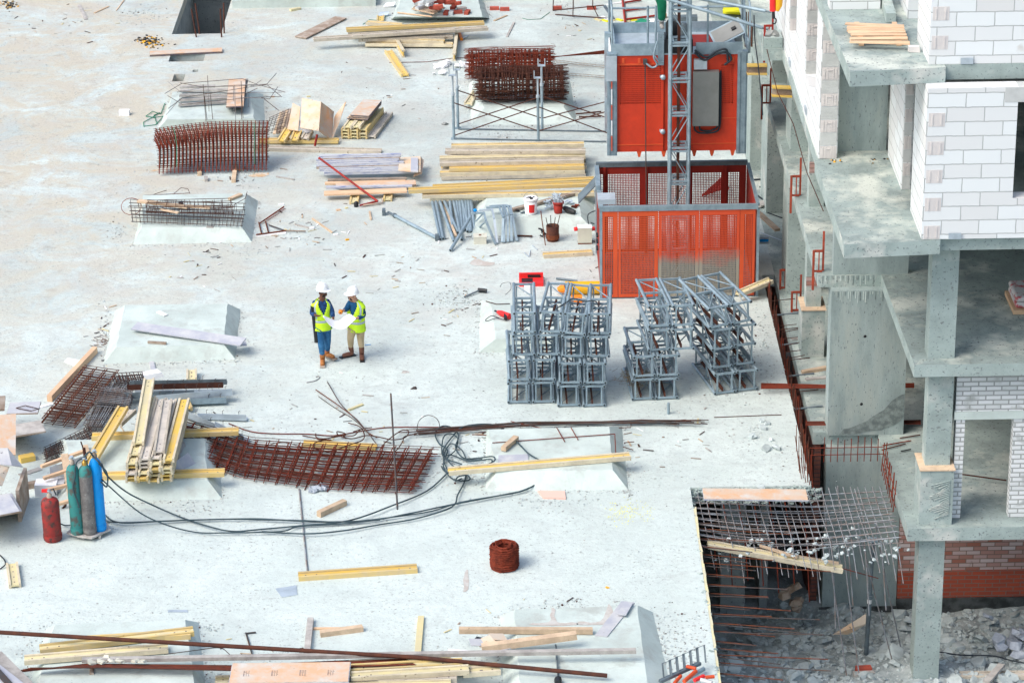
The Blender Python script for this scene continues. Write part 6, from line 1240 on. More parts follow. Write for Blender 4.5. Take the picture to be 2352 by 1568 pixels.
a=MB(); p=G(zD(1815,795),z=.26); a.tube([p+V3((-.1,.2,.05)),p+V3((-.02,.05,.05)),p+V3((.12,-.06,.04))],[.05,.075,.05],10); one('boot_scrap','black rubber boot like scrap right of the red bucket','rubber scrap',a,'blk')
for k,(x,y,r,m_) in enumerate([(1300,770,.05,'blk'),(1355,785,.06,'galvd'),(1860,730,.07,'rust'),(1890,715,.06,'rust')]): a=MB(); a.rock(G(zD(x,y),z=.27),r,None,.5); a.rock(G(zD(x+20,y),z=.27),r*.7,None,.5); one('scrap_piece',['black scrap left of the white bucket','grey scrap touching the white bucket','rusty scrap on the pad, right of the red bucket','rusty flakes beside the rubber scrap'][k],'scrap',a,m_)
cd_=G(zD(1655,1085))+V3((0,.14,0)); t=thing('scrap_bucket','battered dark iron bucket with rods standing in it','bucket',cd_)
a=MB(); a.lathe([(.125,0),(.14,.34),(.128,.34),(.115,.2),(0,.2)],cd_,20,'dkrust'); a.lathe([(.141,.05),(.145,.07),(.145,.13),(.142,.15)],cd_,20,'rust2'); a.build('pail',None,t)
for k in range(4): a=MB(); a.tube([cd_+V3((-.08+.05*k,0,.2)),cd_+V3((-.14+.1*k,.02,.52+.05*(k%2)))],.009,5); a.build('rod','bar',t)
rod([G(zD(1582,1110)),G(zD(1582,1110))+V3((-.09,0,.78))],.011,'thin upright rusty rod left of the iron bucket','rust2')
a=MB(); p=G(zD(1550,1030)); 
for q in range(5): a.rock(p+V3((random.uniform(-.06,.06),0,.03+q*.04)),.05)
one('scrap_piece','dark clamp scrap left of the iron bucket','scrap',a,'blk')
pb=G(zD(1960,1100)); t=thing('distribution_box','white metal switch box with rust edges and red sockets','box',pb)
a=MB(); a.box(pb.x-.13,pb.x+.17,pb.y,pb.y+.2,0.03,.36,'dustbox'); a.box(pb.x-.135,pb.x+.175,pb.y-.005,pb.y+.205,.361,.375,'white'); a.box(pb.x-.13,pb.x+.17,pb.y,pb.y+.2,0.0,.028,'rust2'); a.build('cabinet','dustbox',t)
for x in (-.17,.20): a=MB(); a.lathe([(.03,-.04),(.045,-.03),(.045,.03),(.03,.04)],(pb.x+x,pb.y+.08,.32),12,axis=(1,0,.2)); a.build('socket','toolred',t)
rod(spline([pb+V3((.1,.1,.42)),pb+V3((.1,.2,.6)),pb+V3((.3,.3,.65)),pb+V3((.4,.3,.6))]),.012,'black lead looping from the white switch box','cable',name='lead',cat='cable')
rod(spline([G(zD(1940,770),z=.05),G(zD(1960,830),z=.05),G(zD(2010,880),z=.08),G(zD(2060,900),z=.1)]),.012,'black lead lying on the slope left of the enclosure','cable',name='lead',cat='cable')
vrod([zD(1290,1015),zD(1455,1020)],.02,'flat rusty bar between the brackets and the iron bucket','dkrust',z=.03)
for k,(p,q) in enumerate([((1375,1180),(1415,1222)),((1425,1220),(1435,1160)),((1455,1110),(1505,1155))]): vrod([zD(*p),zD(*q)],.012,['left bright pin on the open deck','middle bright pin on the open deck','right bright pin on the open deck'][k],'galvl',name='pin',cat='pin')
a=MB(); a.lathe([(.03,0),(.05,.02),(.03,.06)],G(zD(893,780),z=.1),10); one('cap','small blue cap beside the fan of pipes','cap',a,'cylb')
# tools by the square mast stack
a=MB(); p=G(zN(680,150)); a.box(p.x-.3,p.x+.2,p.y+.0,p.y+.3,.0,.08,'toolred'); a.box(p.x-.25,p.x-.02,p.y+.04,p.y+.26,.081,.085,'blk'); a.box(p.x-.3,p.x+.2,p.y+.31,p.y+.36,.0,.17,'toolred'); a.box(p.x-.12,p.x+.14,p.y+.295,p.y+.309,.05,.14,'blk'); one('tool_case','open red tool case behind the square stack','tool case',a)
a=MB(); p=G(zN(840,215)); a.tube([p+V3((0,.1,.1)),p+V3((.15,.1,.14))],[.05,.12],10,'orange'); a.tube([p+V3((.15,.1,.14)),p+V3((.95,.1,.14))],.14,8,'yel'); one('rubble_chute','yellow and orange barrel shaped bundle behind the square stack','bundle',a)
a=MB(); p=G(zN(970,260)); a.box(p.x-.12,p.x+.1,p.y,p.y+.15,0,.12); one('orange_box','small orange box behind the square stack','box',a,'orange')
a=MB(); p=G(zN(650,270)); a.box(p.x-.1,p.x+.08,p.y,p.y+.1,.25,.4); one('foam_block','small white block seen through the square stack','foam block',a,'white')
t=MB(); P,Q=G(zN(420,312),z=.3),G(zN(520,350),z=.32); t.tube([P,P.lerp(Q,.25)],.02,8,'blk'); t.tube([P.lerp(Q,.2),P.lerp(Q,.45),Q],[.035,.06,.06],10,'toolred'); t.obb(P.lerp(Q,.7),P.lerp(Q,.7)+V3((.0,-.2,-.03)),.06,.05,m='blk'); one('rotary_hammer','red and black rotary hammer lying on the pad left of the square stack','power tool',t)
rod(spline([G(zN(500,375),z=.28),G(zN(430,362),z=.28),G(zN(370,380),z=.28),G(zN(360,370),z=.28),G(zN(400,345),z=.28),G(zN(450,360),z=.28)]),.008,'black lead of the rotary hammer','cable',name='lead',cat='cable')
t=MB(); P,Q=G(zN(215,220),z=.03),G(zN(325,172),z=.05); t.tube([P,Q],.018,8,'galvd'); t.tube([Q+V3((-.05,0,0)),Q+V3((.12,-.06,0))],.045,8,'blk'); one('hammer','sledge hammer lying on the open deck above the gravel heap','hammer',t)
rod(spline([G(zN(700,70)),G(zN(720,90)),G(zN(750,95)),G(zN(730,75))]),.008,'small black hook above the red tool case','cable',name='wire',cat='wire')
vrod([zN(830,95),zN(970,112)],.025,'grey tube lying behind the square stack, toward the enclosure','galvd',z=.03,name='tube',cat='tube'); rod(spline([G(zN(455,155)),G(zN(470,130)),G(zN(520,125)),G(zN(525,170)),G(zN(490,205))]),.006,'thin black wire loop left of the red tool case','cable',name='wire',cat='wire')
vrod([zN(360,248),zN(430,268),zN(520,265)],.012,'dark bar on the rear edge of the pad left of the square stack','bar',z=.26)
vb(zN(2040,215),zN(2265,120),'pale yellow beam end leaning beyond the right mast stack','p',z=.15,z2=.3)
vrod([zN(1578,1005),zN(1580,945)],.03,'short galvanised stub standing alone before the right stacks','galv',z=[0,.0]) if 0 else rod([G(zN(1580,1000)),G(zN(1580,1000))+V3((0,0,.22))],.03,'short galvanised stub standing alone before the right stacks','galv',name='pipe_stub',cat='pipe')
for k,(x,y,m_) in enumerate([(1120,18,'woodg'),(1160,97,'bar')]): a=MB(); a.rock(G(zK(x,y)),.08,None,.3); a.rock(G(zK(x+15,y+3)),.05,None,.5); one('scrap_piece',['pinkish crumb pile on the open deck','dark leaf like scrap on the open deck'][k],'scrap',a,m_)
# foreground
vb(zK(600,1030),zK(1182,990),'bright yellow beam lying alone in the middle foreground','y',z=0); vb(zK(622,380),zK(982,400),'short yellow beam under the rusty wire curls','y',z=0)
vb(zK(1335,515),zK(2225,440),'long pale beam lying across the right centre pad','m',z=.26)
vboard(zK(700,728),zK(828,668),.1,.1,'short square timber alone in the foreground','wood',name='square_timber',cat='timber'); vboard(zK(1605,405),zK(1668,350),.1,.08,'short square timber on the right centre pad','wood',z=.27,name='square_timber',cat='timber')
sheet([(1578,468),(1728,460),(1725,420),(1580,425)],[.27]*4,'small blue grey board on the right centre pad','plyg',.02,zK); sheet([(1800,632),(1910,636),(1905,600),(1772,598)],[.03]*4,'pink foam offcut in front of the right centre pad','pink',.05,zK,'foam_offcut')
vboard(zK(845,208),zK(915,180),.06,.03,'small yellow strip by the crossing bars','wp',name='strip',cat='strip')
a=MB(); p=G(zK(680,600)); 
for q in range(6): a.rock(p+V3((random.uniform(-.18,.18),random.uniform(-.06,.06),.05)),.1,None,.6)
one('crumpled_film','crumpled grey plastic under the fanned mats','plastic',a,'film')
vboard(zQ(640,545),zQ(1920,735),.30,.025,'long warped grey plank lying across the clean pad','plyg',z=.34,z2=.30,name='plank',cat='plank',up=V3((0,-.12,1))); vboard(zQ(1850,755),zQ(1955,745),.25,.02,'short grey plank end under the long warped plank','plyg',z=.15,name='plank',cat='plank')
vboard(zQ(800,738),zQ(1015,752),.05,.04,'short dark brown strip on the clean pad','woodd',z=.27,name='strip',cat='strip'); vboard(zQ(920,375),zQ(1010,420),.09,.02,'small white tile at the rear of the clean pad','white',z=.27,name='tile',cat='tile')
a=MB()
for _ in range(40): p=G(zQ(random.gauss(260,50),random.gauss(730,35))); a.tube([p,p+V3((random.uniform(-.15,.15),random.uniform(-.1,.1),.02))],.004,3)
o=one('rusty_shavings','wisp of rusty wire shavings left of the clean pad','shavings',a,'rust2'); o['kind']='stuff'
sheet([(455,155),(530,185),(590,145),(480,125)],[.02,.02,.05,.02],'crumpled printed paper left of the orange timber','white',.01,zJ,'crumpled_sheet')
sheet([(952,97),(975,127),(1028,118),(1025,85)],[.01]*4,'thin grey sheet lying flat in front of the yellow beam','galvl',.008,zL,'metal_sheet'); sheet([(580,178),(650,178),(648,170),(582,170)],[.01]*4,'thin blue strip lying at the lower left deck','galvl',.008,zL,'metal_strip')
# bottom edge
vb(zL(85,352),zL(582,310),'lowest of the three pale beams on the bottom left pad','p',z=.27); vb(zL(138,315),zL(670,252),'upper of the pale beams on the bottom left pad','n',z=.27); vb(zL(300,285),zL(660,262),'beam behind the upper pale one on the bottom left pad','y',z=.25)
rod([G(zL(-60,245),z=.5),G(zL(1440,335),z=.45),G(zL(2100,398),z=.35)],.035,'very long rusty pole sloping across the bottom foreground','dkrust',name='pole',cat='pole',n=8)
a=MB(); a.obb(G(zL(285,350),z=.36),G(zL(2200,318),z=.42),.09,.06); one('steel_channel','long rust and grey channel lying across the bottom foreground','steel channel',a,'woodg') 
for k in range(9): vrod([zL(40+8*k,388-2*k),zL(300+10*k,358+k*1.5),zL(800,364+k*2),zL(1400+5*k,338+k*3)],.012,'rusty bar in the long bundle at the bottom edge','rust' if k%2 else 'dkrust',z=.32+.01*k,group='rusty bars bundled at the bottom edge')
a=MB(); p=G(zL(400,345),z=.4)
for q in range(7): a.rock(p+V3((random.uniform(-.4,.4),random.uniform(-.05,.05),0)),.09,None,.4)
one('rag','pale rag draped over the rusty bars at the bottom left','cloth',a,'dustbox')
rod([G(zL(850,252),z=.02),G(zL(885,248),z=.02)],.014,'short top arm of the bent black bar at the bottom','bar') ; rod([G(zL(850,250),z=.02),G(zL(875,335),z=.05)],.014,'long leg of the bent black bar at the bottom','bar')
vboard(zL(1062,330),zL(1075,210),.1,.07,'upright old timber in the bottom foreground, left of the yellow strip','woodg',name='square_timber',cat='timber'); vboard(zL(1108,262),zL(1255,242),.1,.09,'short square timber at the bottom centre','wood',name='square_timber',cat='timber'); vboard(zL(1060,238),zL(1185,238),.05,.03,'thin orange lath behind the short square timber','woodn',name='lath',cat='lath')
vboard(zL(1446,325),zL(1457,200),.1,.05,'yellow strip running away from the camera at the bottom','wp',name='yellow_strip',cat='strip')
rod(spline([G(zL(568,325),z=.3),G(zL(680,310),z=.35),G(zL(760,302),z=.35),G(zL(795,325),z=.3)]),.007,'thin wire arc above the rusty bars at the bottom','bar')
vboard(zL(1588,250),zL(2050,252),.09,.09,'long tan timber on the bottom right pad','wood',z=.26,name='square_timber',cat='timber'); board(G(zL(1668,312),z=.3),G(zL(1995,268),z=.42),.12,.1,'tan beam propped slantwise on the bottom right pad','wood',name='square_timber',cat='timber')
sheet([(2058,258),(2100,262),(2195,145),(2150,140)],[.27]*4,'grey plank slanting at the right of the bottom pad','plyg',.03,zL,'plank'); sheet([(2135,185),(2165,188),(2190,145),(2160,140)],[.31]*4,'short grey plank on top of the slanting one','plyg',.02,zL,'plank')
a=MB(); 
for q in range(9):
    p=G(zL(random.uniform(1625,1770),random.uniform(262,312)),z=.3); a.obb(p,p+V3((random.uniform(-.35,.35),random.uniform(-.15,.15),random.uniform(0,.06))),.22,.01,m=random.choice(('plyg','film','blk','plyt','film')))
one('scrap_heap','flattened heap of blue and tan scrap on the bottom right pad','scrap heap',a)
board(G(zL(1550,312),z=.25),G(zL(1690,322),z=.25),.06,.02,'white sliver left of the scrap heap','white',name='sliver',cat='sliver')
a=MB(); p=G(zL(1930,410),z=.3); a.tube([G(zL(1932,415),z=.28),G(zL(1922,292),z=.3)],.016,6,'galvd'); a.tube([p,p+V3((0,-.15,0))],.06,8,'blk'); one('hammer','sledge hammer with grey handle at the bottom edge','hammer',a)
pg=[((745,424),(1720,378),.05,'p'),((800,440),(1580,412),.3,'g'),((1215,410),(1622,385),.36,'p'),((1190,385),(1600,362),.33,'n'),((1210,370),(1560,350),.26,'p'),((1600,395),(1730,385),.3,'p'),((760,455),(1560,435),.3,'p')]
for k,(p,q,z,t_) in enumerate(pg): vb(zL(*p),zL(*q),['lowest beam of the bottom edge pile','beam under the orange board at the bottom edge','upper pale beam right of the orange board','yellowish beam behind the orange board','rearmost beam of the bottom edge pile','short beam end at the right of the bottom edge pile','beam cut by the bottom edge'][k],t_,z=z)
ob=thing('shuttering_board','long orange board with four stamps at the bottom edge','board',G(zL(1000,400),z=.46))
P,Q=G(zL(797,395),z=.46),G(zL(1210,390),z=.46); a=MB(); a.obb(P,Q,.6,.025,m='plyb'); a.build('core','plyb',ob); a=MB(); a.obb(P+V3((.01,0,0)),Q-V3((.01,0,0)),.59,.006,lift=.026); a.build('face','ply',ob)
for k in range(4):
    a=MB(); c=P.lerp(Q,.14+k*.235)+V3((0,0,.033))
    for r in range(5):
        for s in range(3): a.box(c.x-.05+s*.035,c.x-.05+s*.035+random.uniform(.012,.028),c.y-.1+r*.035,c.y-.1+r*.035+.012,c.z,c.z+.001)
    a.box(c.x-.052,c.x-.047,c.y-.1,c.y+.055,c.z,c.z+.0008); a.build('stamp','plye',ob)
for k,(p,q,wd,m_) in enumerate([((-30,330),(80,440),.35,'woodg'),((-30,370),(60,440),.25,'plyg'),((40,440),(-40,350),.1,'bar')]): board(G(zL(*p),z=.35+.05*k),G(zL(*q),z=.35+.05*k),wd,.03,['wide grey plank at the bottom left corner','grey board under the wide one in the corner','dark strip in the bottom left corner'][k],m_,name='plank',cat='plank')
vrod([zL(318,395),zL(318,370)],.04,'small brown stub under the rusty bars at the bottom left','woodd',z=.25,name='stub',cat='block')
# ladder like brackets and red tools at the deck's broken corner
a=MB(); P,Q=G(zW(75,365),z=.15),G(zW(325,250),z=.15)
a.obb(P,Q,.06,.05)
for k in range(6): c=P.lerp(Q,.1+.17*k); d=V3((-.02,.12,.24)); s=V3((.14,.09,0)); a.tube([c,c+d,c+d+s*.9,c+s*.9],.014,6)
one('bracket_comb','row of grey loops on a bar near the broken corner of the deck','bracket',a,'galvd')
for k,(p,q,r,m_) in enumerate([((240,340),(350,275),.035,'galv'),((165,365),(205,320),.03,'redd'),((225,355),(300,290),.035,'redd'),((240,262),(300,275),.03,'redd'),((290,350),(350,322),.035,'toolred'),((360,330),(415,325),.03,'redd'),((330,345),(400,365),.035,'plyg')]): vrod([zW(*p),zW(*q)],r,['grey pipe','left orange','long orange','hooked orange','red','right orange','grey short'][k]+' tool piece in the heap at the broken deck corner',m_,z=.1+.04*k,name='tool_piece',cat='tool')
# ================= HOLE: bars =================
hg='bars projecting from the broken deck edge over the pit'
yy=43.6; k=0
while yy>37.2:
    L=random.choice((.75,.8,1.1,1.45,1.9)); L=L*(1.15 if yy>41.5 else .95); rod([(HX-.02,yy,-.12-.05*(k%2)),(HX+L,yy-random.uniform(.0,.12),-.16-.05*(k%2)-random.uniform(0,.08)*L)],.0085,'thin bar projecting from the broken deck edge over the pit','rust2' if k%2 else 'bar',group=hg); yy-=random.uniform(.1,.2); k+=1
mg=thing('rebar_grid','sagging grey bar grid hanging across the opening','rebar mesh',(4.8,44,-.1))
a=MB()
for i in range(9):
    y=44.72-.2*i; a.tube(spline([(HX-.03,y,-.1),(4.,y+random.uniform(-.05,.05),-.12-.02*i),(5.2,y-.05,-.16-.02*i),(6.5,y-.08-.02*i,-.1)],5),.013,6)
    a.tube(spline([(HX-.03,y,-.28),(4.,y+random.uniform(-.05,.05),-.33-.02*i),(5.2,y-.05,-.38),(6.6,y-.05,-.3)],5),.009,5)
a.build('long_bars','greybar',mg)
a=MB()
for i in range(26):
    x=HX+.12+.128*i; a.tube([(x,44.75,-.06),(x+.03,43.9+random.uniform(-.1,.1),-.12),(x+.10,43.0+random.uniform(-.1,.3),-.22+random.uniform(-.1,0)),(x+.16,42.9+random.uniform(-.4,.1),-.45-random.uniform(0,.4))],.008,5)
a.build('cross_bars','greybar',mg)
a=MB()
for i in range(100):
    x=random.uniform(HX+.3,6.7); a.rock((x,43.15+random.uniform(-.5,.35),-.32+random.uniform(-.2,.1)),random.uniform(.02,.06),None,.8)
a.build('clinging_crumbs','rubble',mg)['kind']='stuff'
a=MB()
for i in range(7): x=HX+.3+i*.27; a.tube([(x,44.72,-.25),(x+.07,44.1,-.65),(x+.12,43.8,-1.25-random.uniform(0,.6))],.011,5)
a.build('hanging_bars','rust',mg)
cg=thing('bar_comb','upright comb of brown starter bars at the far side of the opening','rebar',(6.1,46,0))
a=MB()
for i in range(9): x=5.55+i*.12; a.tube([(x,45.9,-.12),(x+.01,45.95,.28+random.uniform(0,.08))],.008,5)
for z in (.02,.16): a.tube([(5.3,45.9,z),(6.62,45.9,z)],.008,5)
for i in range(10): y=45.85-.18*i; a.tube([(6.58,y,-.3),(6.62+random.uniform(-.02,.02),y,.22+random.uniform(0,.15))],.009,5)
for z in (-.15,.1): a.tube([(6.6,45.9,z),(6.6,44.1,z)],.008,5)
a.build('bars','rust',cg)
for k,(p,q) in enumerate([((1060,250),(1225,1500)),((1160,240),(1305,1500)),((1290,480),(1525,1415)),((1400,480),(1575,1320)),((1270,260),(1415,725))]):
    P=G(zI(*p),z=-.05); Q=G(zI(*q),z=-3.2) if k<4 else GY(zI(*q),43.2); rod([P,P.lerp(Q,.5)+V3((-.03,0,.05)),Q],.012,['leftmost','second','third','rightmost','short fifth'][k]+' pale bar hanging from the grid down into the pit','greybar')
for k in range(5):
    P=V3((5.1+k*.28,43.2-.04*k,-.25)); rod([P,P+V3((.05,-.05,-.5)),P+V3((.12,-.1,-1.0-random.uniform(0,.7)))],.011,'pale rod hanging from the right half of the bar grid','greybar',group='pale rods hanging from the bar grid')
board(GY(zI(300,298),43.9),GY(zI(965,305),43.9),.42,.03,'orange board laid on the bar grid over the opening','ply',edge='plyb',name='shuttering_board')
bmz=GY(zI(330,625),42.95); b2=GY(zI(1190,785),42.9); beam(bmz,b2,'long pale beam dangling slantwise over the pit','p')
board(GY(zI(560,640),43.15),GY(zI(1165,740),43.0),.07,.03,'thin pale lath behind the dangling beam','wood',name='lath',cat='lath'); board(GY(zI(660,625),43.05),GY(zI(900,700),42.95),.07,.03,'broken pale lath on the dangling beam','wood',name='lath',cat='lath')
rod([GY(zI(1195,768),42.9),GY(zI(1420,830),43.2)],.008,'thin rusty bar right of the dangling beam','rust')
t=thing('shoring_prop','grey steel prop standing in the pit under the bar grid','prop',(6.3,44.4,-3.3)); P,Q=G(zI(1342,1315),z=-3.25),GY(zI(1390,590),44.05)
a=MB(); a.tube([P,P.lerp(Q,.52)],.042,12); a.build('tube','galvd',t); a=MB(); a.tube([P.lerp(Q,.5),Q],.032,12); a.tube([P.lerp(Q,.5),P.lerp(Q,.53)],.055,10); a.tube([P.lerp(Q,.46),P.lerp(Q,.5)],.0435,10,'white'); a.build('screw','galvd',t); a=MB(); a.box(Q.x-.1,Q.x+.1,Q.y-.08,Q.y+.08,Q.z,Q.z+.03); a.build('head_plate','galv',t)
sheet([(1130,1190),(1230,1190),(1370,1110),(1355,1050)],[-3.2,-3.2,-2.9,-2.75],'pinkish board lying on the rubble behind the pit prop','plyt',.03,zI,'plank')
for k,(x,y,z) in enumerate([(1325,1425,-3.12),(1310,1462,-3.16),(1345,1455,-3.16),(1320,1490,-3.22)]): brick(zI(x,y),.1,['top','left','right','lowest'][k]+' red brick of the little stack on the rubble','brickr' if k in (0,3) else 'woodg',z=z,s=1.1)
vboard(zI(1815,1430),zI(1910,1420),.25,.05,'pale broad board right of the lower column','dustbox',z=-3.1,name='plank',cat='plank'); beam(G(zI(1930,1465),z=-3.15),G(zI(2500,1460),z=-3.1),'weathered beam on the rubble at the bottom right','g'); vboard(zI(2110,1500),zI(2210,1390),.12,.05,'grey batten crossing the weathered beam','woodg',z=-2.95,name='batten',cat='batten')
vboard(zI(505,1440),zI(575,1501),.22,.1,'tan beam stub at the bottom of the pit, left','wood',z=-3.0,name='beam_stub',cat='beam') 
rod(spline([G(zI(1810,1300),z=-3.1),G(zI(1950,1320),z=-3.1),G(zI(2150,1325),z=-3.1),G(zI(2250,1350),z=-3.1),G(zI(2352,1370),z=-3.1)]),.014,'dark cable lying over the rubble right of the column','cable',name='cable',cat='cable')
a=MB(); p=G(zI(2300,1270),z=-3.1)
for q in range(16): a.rock(p+V3((random.gauss(0,.3),random.gauss(0,.25),random.uniform(0,.3))),random.uniform(.1,.22),None,.6)
one('plastic_heap','crumpled translucent plastic heap on the rubble at the right','plastic',a,'film')
a=MB(); p=GY(zI(870,930),45.8); 
for q in range(5): a.rock(p+V3((random.uniform(-.15,.15),0,random.uniform(-.25,.25))),.14,None,.9)
one('orange_sack','dim brown orange sack in the dark of the basement','sack',a,'woodd')
# trench side bars
gt='brown bars standing along the edge of the trench'
for k in range(98):
    y=53.3-k*.085; 
    if y<45.0: break
    rod([(TX+.03,y,-.5),(TX+.03+random.uniform(-.05,.03),y+random.uniform(-.05,.05),.2+random.uniform(0,.3))],.008,'thin rusty starter bar standing along the trench','dkrust' if k%3 else 'rust',group=gt)
for k in range(26): x=TX+random.uniform(-.12,.06); y=45.6+random.uniform(-.9,.9); rod([(x,y,-.3),(x+random.uniform(-.12,.05),y-random.uniform(0,.2),.35+random.uniform(0,.2))],.007,'thin rusty bar of the thicket where the trench meets the opening','rust2' if k%2 else 'rust',group='rusty thicket at the trench end')
for k in range(8): y=53.2-k*.75; rod([(TX-.05,y,-.02),(5.75,y+.05,.02)],.02 if k%2 else .009,['first','second','third','fourth','fifth','sixth','seventh','eighth'][k]+' cross bar spanning the trench, counted from the hoist','galvd' if k%2 else 'dkrust')
for k in range(9): vrod([(1748,880+k*1.5),(1900,884+k*.8),(2100,880+k*1.2)],.010,'rusty bar in the bundle lying across the trench','rust',z=.06+.01*k,group='rusty bars lying across the trench')
for k in range(7): vrod([(1850,968+k*1.3),(2115,965+k*1.3)],.010,'rusty bar in the bundle at the slab edge behind the shear wall','dkrust' if k%2 else 'rust',z=.04+.01*k,group='rusty bars at the slab edge')
for k in range(6): y=51.6-.32*k; rod([(5.3,y,.12),(5.62,y+.03,.14+.03*(k%2))],.008,'short thin bar beside the jacketed pedestal','dkrust',group='short bars beside the pedestal')
vboard((1842,858),(1898,848),.09,.06,'tan timber on the slab behind the shear wall','wood',name='square_timber',cat='timber'); vboard((1850,872),(1900,868),.09,.03,'grey board on the slab behind the shear wall','woodg',name='plank',cat='plank'); vboard((1818,780),(1835,778),.08,.03,'small grey offcut by the jacketed pedestal','woodg',name='plank',cat='plank')
for k,(p,q) in enumerate([(zH(800,1355),zH(975,1325)),(zH(795,1382),zH(940,1345)),(zH(905,1310),zH(1030,1290)),(zH(912,1390),zH(972,1378))]): vrod([p,q],.012,['middle rusty bar','lower rusty bar','rear rusty bar','short dark bar'][k]+' lying on the slab left of the right column',['rust','dkrust','dkrust','blk'][k],z=.03)
vrod([zI(1948,165),zI(2240,205)],.014,'ribbed rusty bar inside the brick doorway','dkrust',z=.1)
vboard((1690,470),(1712,480),.1,.05,'x','wood') if 0 else None
board(G(z8(90,1320),z=.5),G(z8(235,1450),z=.5),.12,.05,'pale timber jutting out right of the enclosure','wood',name='square_timber',cat='timber'); vboard(z8(95,1255),z8(150,1275),.3,.04,'grey board on the slab right of the enclosure','woodg',z=.03,name='plank',cat='plank')
a=MB(); p=G(z8(140,1540),z=.35); a.box(p.x-.1,p.x+.1,p.y,p.y+.12,.35,.5,'galvl'); a.box(p.x-.09,p.x+.09,p.y-.01,p.y,.4,.46,'cylb'); one('junction_box','small pale box with a blue band on the rail right of the enclosure','box',a)
for k,(p,q) in enumerate([((110,1140),(150,1150)),((60,1090),(150,1085)),((80,1190),(150,1240))]): vrod([z8(*p),z8(*q)],.02,['middle','rear','front'][k]+' dark cable piece on the slab behind the enclosure corner','cable',z=.03,name='cable',cat='cable')
vrod([z8(165,1320),z8(300,1370)],.012,'black cable on the slab between the walls','cable',z=.02,name='cable',cat='cable'); vrod([z8(115,1460),z8(300,1530)],.012,'pale pipe on the slab behind the guard rail','galvl',z=.02,name='pipe',cat='pipe')
# guard rail posts clamped to the slab edges
def guard(bx,z,label,w=.18,h=.75,m='gp',x=None):
    p=G(bx,z=z) if not isinstance(bx,V3) else bx; t=thing('guard_post',label,'guard post',p,'red guard posts on slab edges')
    X,Y=p.x,p.y
    a=MB(); a.box(X-.02,X+.02,Y-.02,Y+.02,-.34+z,z+.42); a.build('clamp_post',m,t)
    a=MB(); a.box(X+w-.018,X+w+.018,Y+.06,Y+.09,z+.0,z+h); a.build('tall_post',m,t)
    for q0,q1 in ((.38,.42),(0,.03)): a=MB(); a.box(X+.02,X+w-.02,Y+.0,Y+.03,z+q0,z+q1); a.build('cross_bar',m,t)
    a=MB(); a.box(X+w*.55-.01,X+w*.55+.01,Y+.01,Y+.03,z+.03,z+.38); a.build('inner_bar',m,t); return t
guard(V3((5.4,43.9+3.2,3.06)),3.06,'guard post nearest the camera, on the slab edge above the shear wall')
guard(V3((5.38,51.0,3.06)),3.06,'guard post on the slab edge, second from the camera')
guard(G(z8(125,560),z=3.06),3.06,'guard post on the slab edge beside the hoist beam'); guard(V3((5.02,53.2,S3Z+.2)),S3Z,'dark red guard post on the upper landing beside the hoist','.18' and .16,.8,'deepred')
guard(V3((5.5,53.8,.02)),.02,'lower guard post at deck level right of the enclosure'); guard(V3((5.62,52.6,.02)),.02,'lowest guard post, in front of the box with the blue band')
for k in range(3): rod([G(z8(10+22*k,160),z=S3Z-1.2),G(z8(10+22*k,160),z=S3Z-1.2)+V3((0,0,.75))],.02,['left','middle','right'][k]+' red post behind the top right corner of the hoist car','rust2',name='post',cat='post')
rod(spline([GY(z8(70,-60),53.5),GY(z8(75,100),53.4),GY(z8(100,300),53.2),GY(z8(125,560),53),GY(z8(130,640),53)]),.013,'black cable hanging beside the hoist down to the second guard post','cable',name='cable',cat='cable')
rod([GY(z8(160,180),53),GY(z8(235,480),52),GY(z8(345,700),50.8),GY(z8(440,1040),49),GY(z8(555,1310),47.4)],.009,'long rusty wire rope strung along the guard posts','dkrust',name='wire_rope',cat='rope')
for k,(p,q,y) in enumerate([((20,318),(160,318),54.),((195,470),(335,475),52.8)]):
    a=MB(); P,Q=GY(z8(*p),y),GY(z8(*q),y); a.obb(P-V3((0,0,.1)),Q-V3((0,0,.1)),.16,.03,m='wy'); a.obb(P-V3((0,0,.07)),Q-V3((0,0,.07)),.03,.14,m='woodd'); a.obb(P+V3((0,0,.07)),Q+V3((0,0,.07)),.16,.03,m='wy'); one('steel_beam',['olive yellow beam bridging the hoist to the building','olive yellow beam end under the upper slab'][k],'beam',a)
# chain hoist and gloves top
t=thing('chain_hoist','red and yellow sling with a grey hook hanging at the upper landing','hoist hook',GY(zG(135,160),52.8)); H0=WO[t.name]
a=MB(); a.tube([H0+V3((-.05,0,.75)),H0+V3((-.03,0,.3))],[.05,.06],8); a.build('red_sling','toolred',t); a=MB(); a.tube([H0+V3((.1,0,1.0)),H0+V3((.08,0,.4)),H0+V3((.05,0,.3))],[.08,.07,.04],8); a.build('yellow_sleeve','yel',t)
a=MB(); a.tube([H0+V3((-.02,0,.3)),H0+V3((-.01,0,.15))],.03,8); a.tube([H0+V3((.0+.04*math.sin(u),0,.1-.06*math.cos(u)+.0)) for u in [i*.5-1 for i in range(10)]],.014,6); a.build('hook','blk',t)
for k in range(2): a=MB(); a.rock(GY(zG(105+40*k,205),52.8),.1,None,.6); one('loose_clamp',['left','right'][k]+' dark clamp lying under the hanging hook','clamp',a,'ctrl')
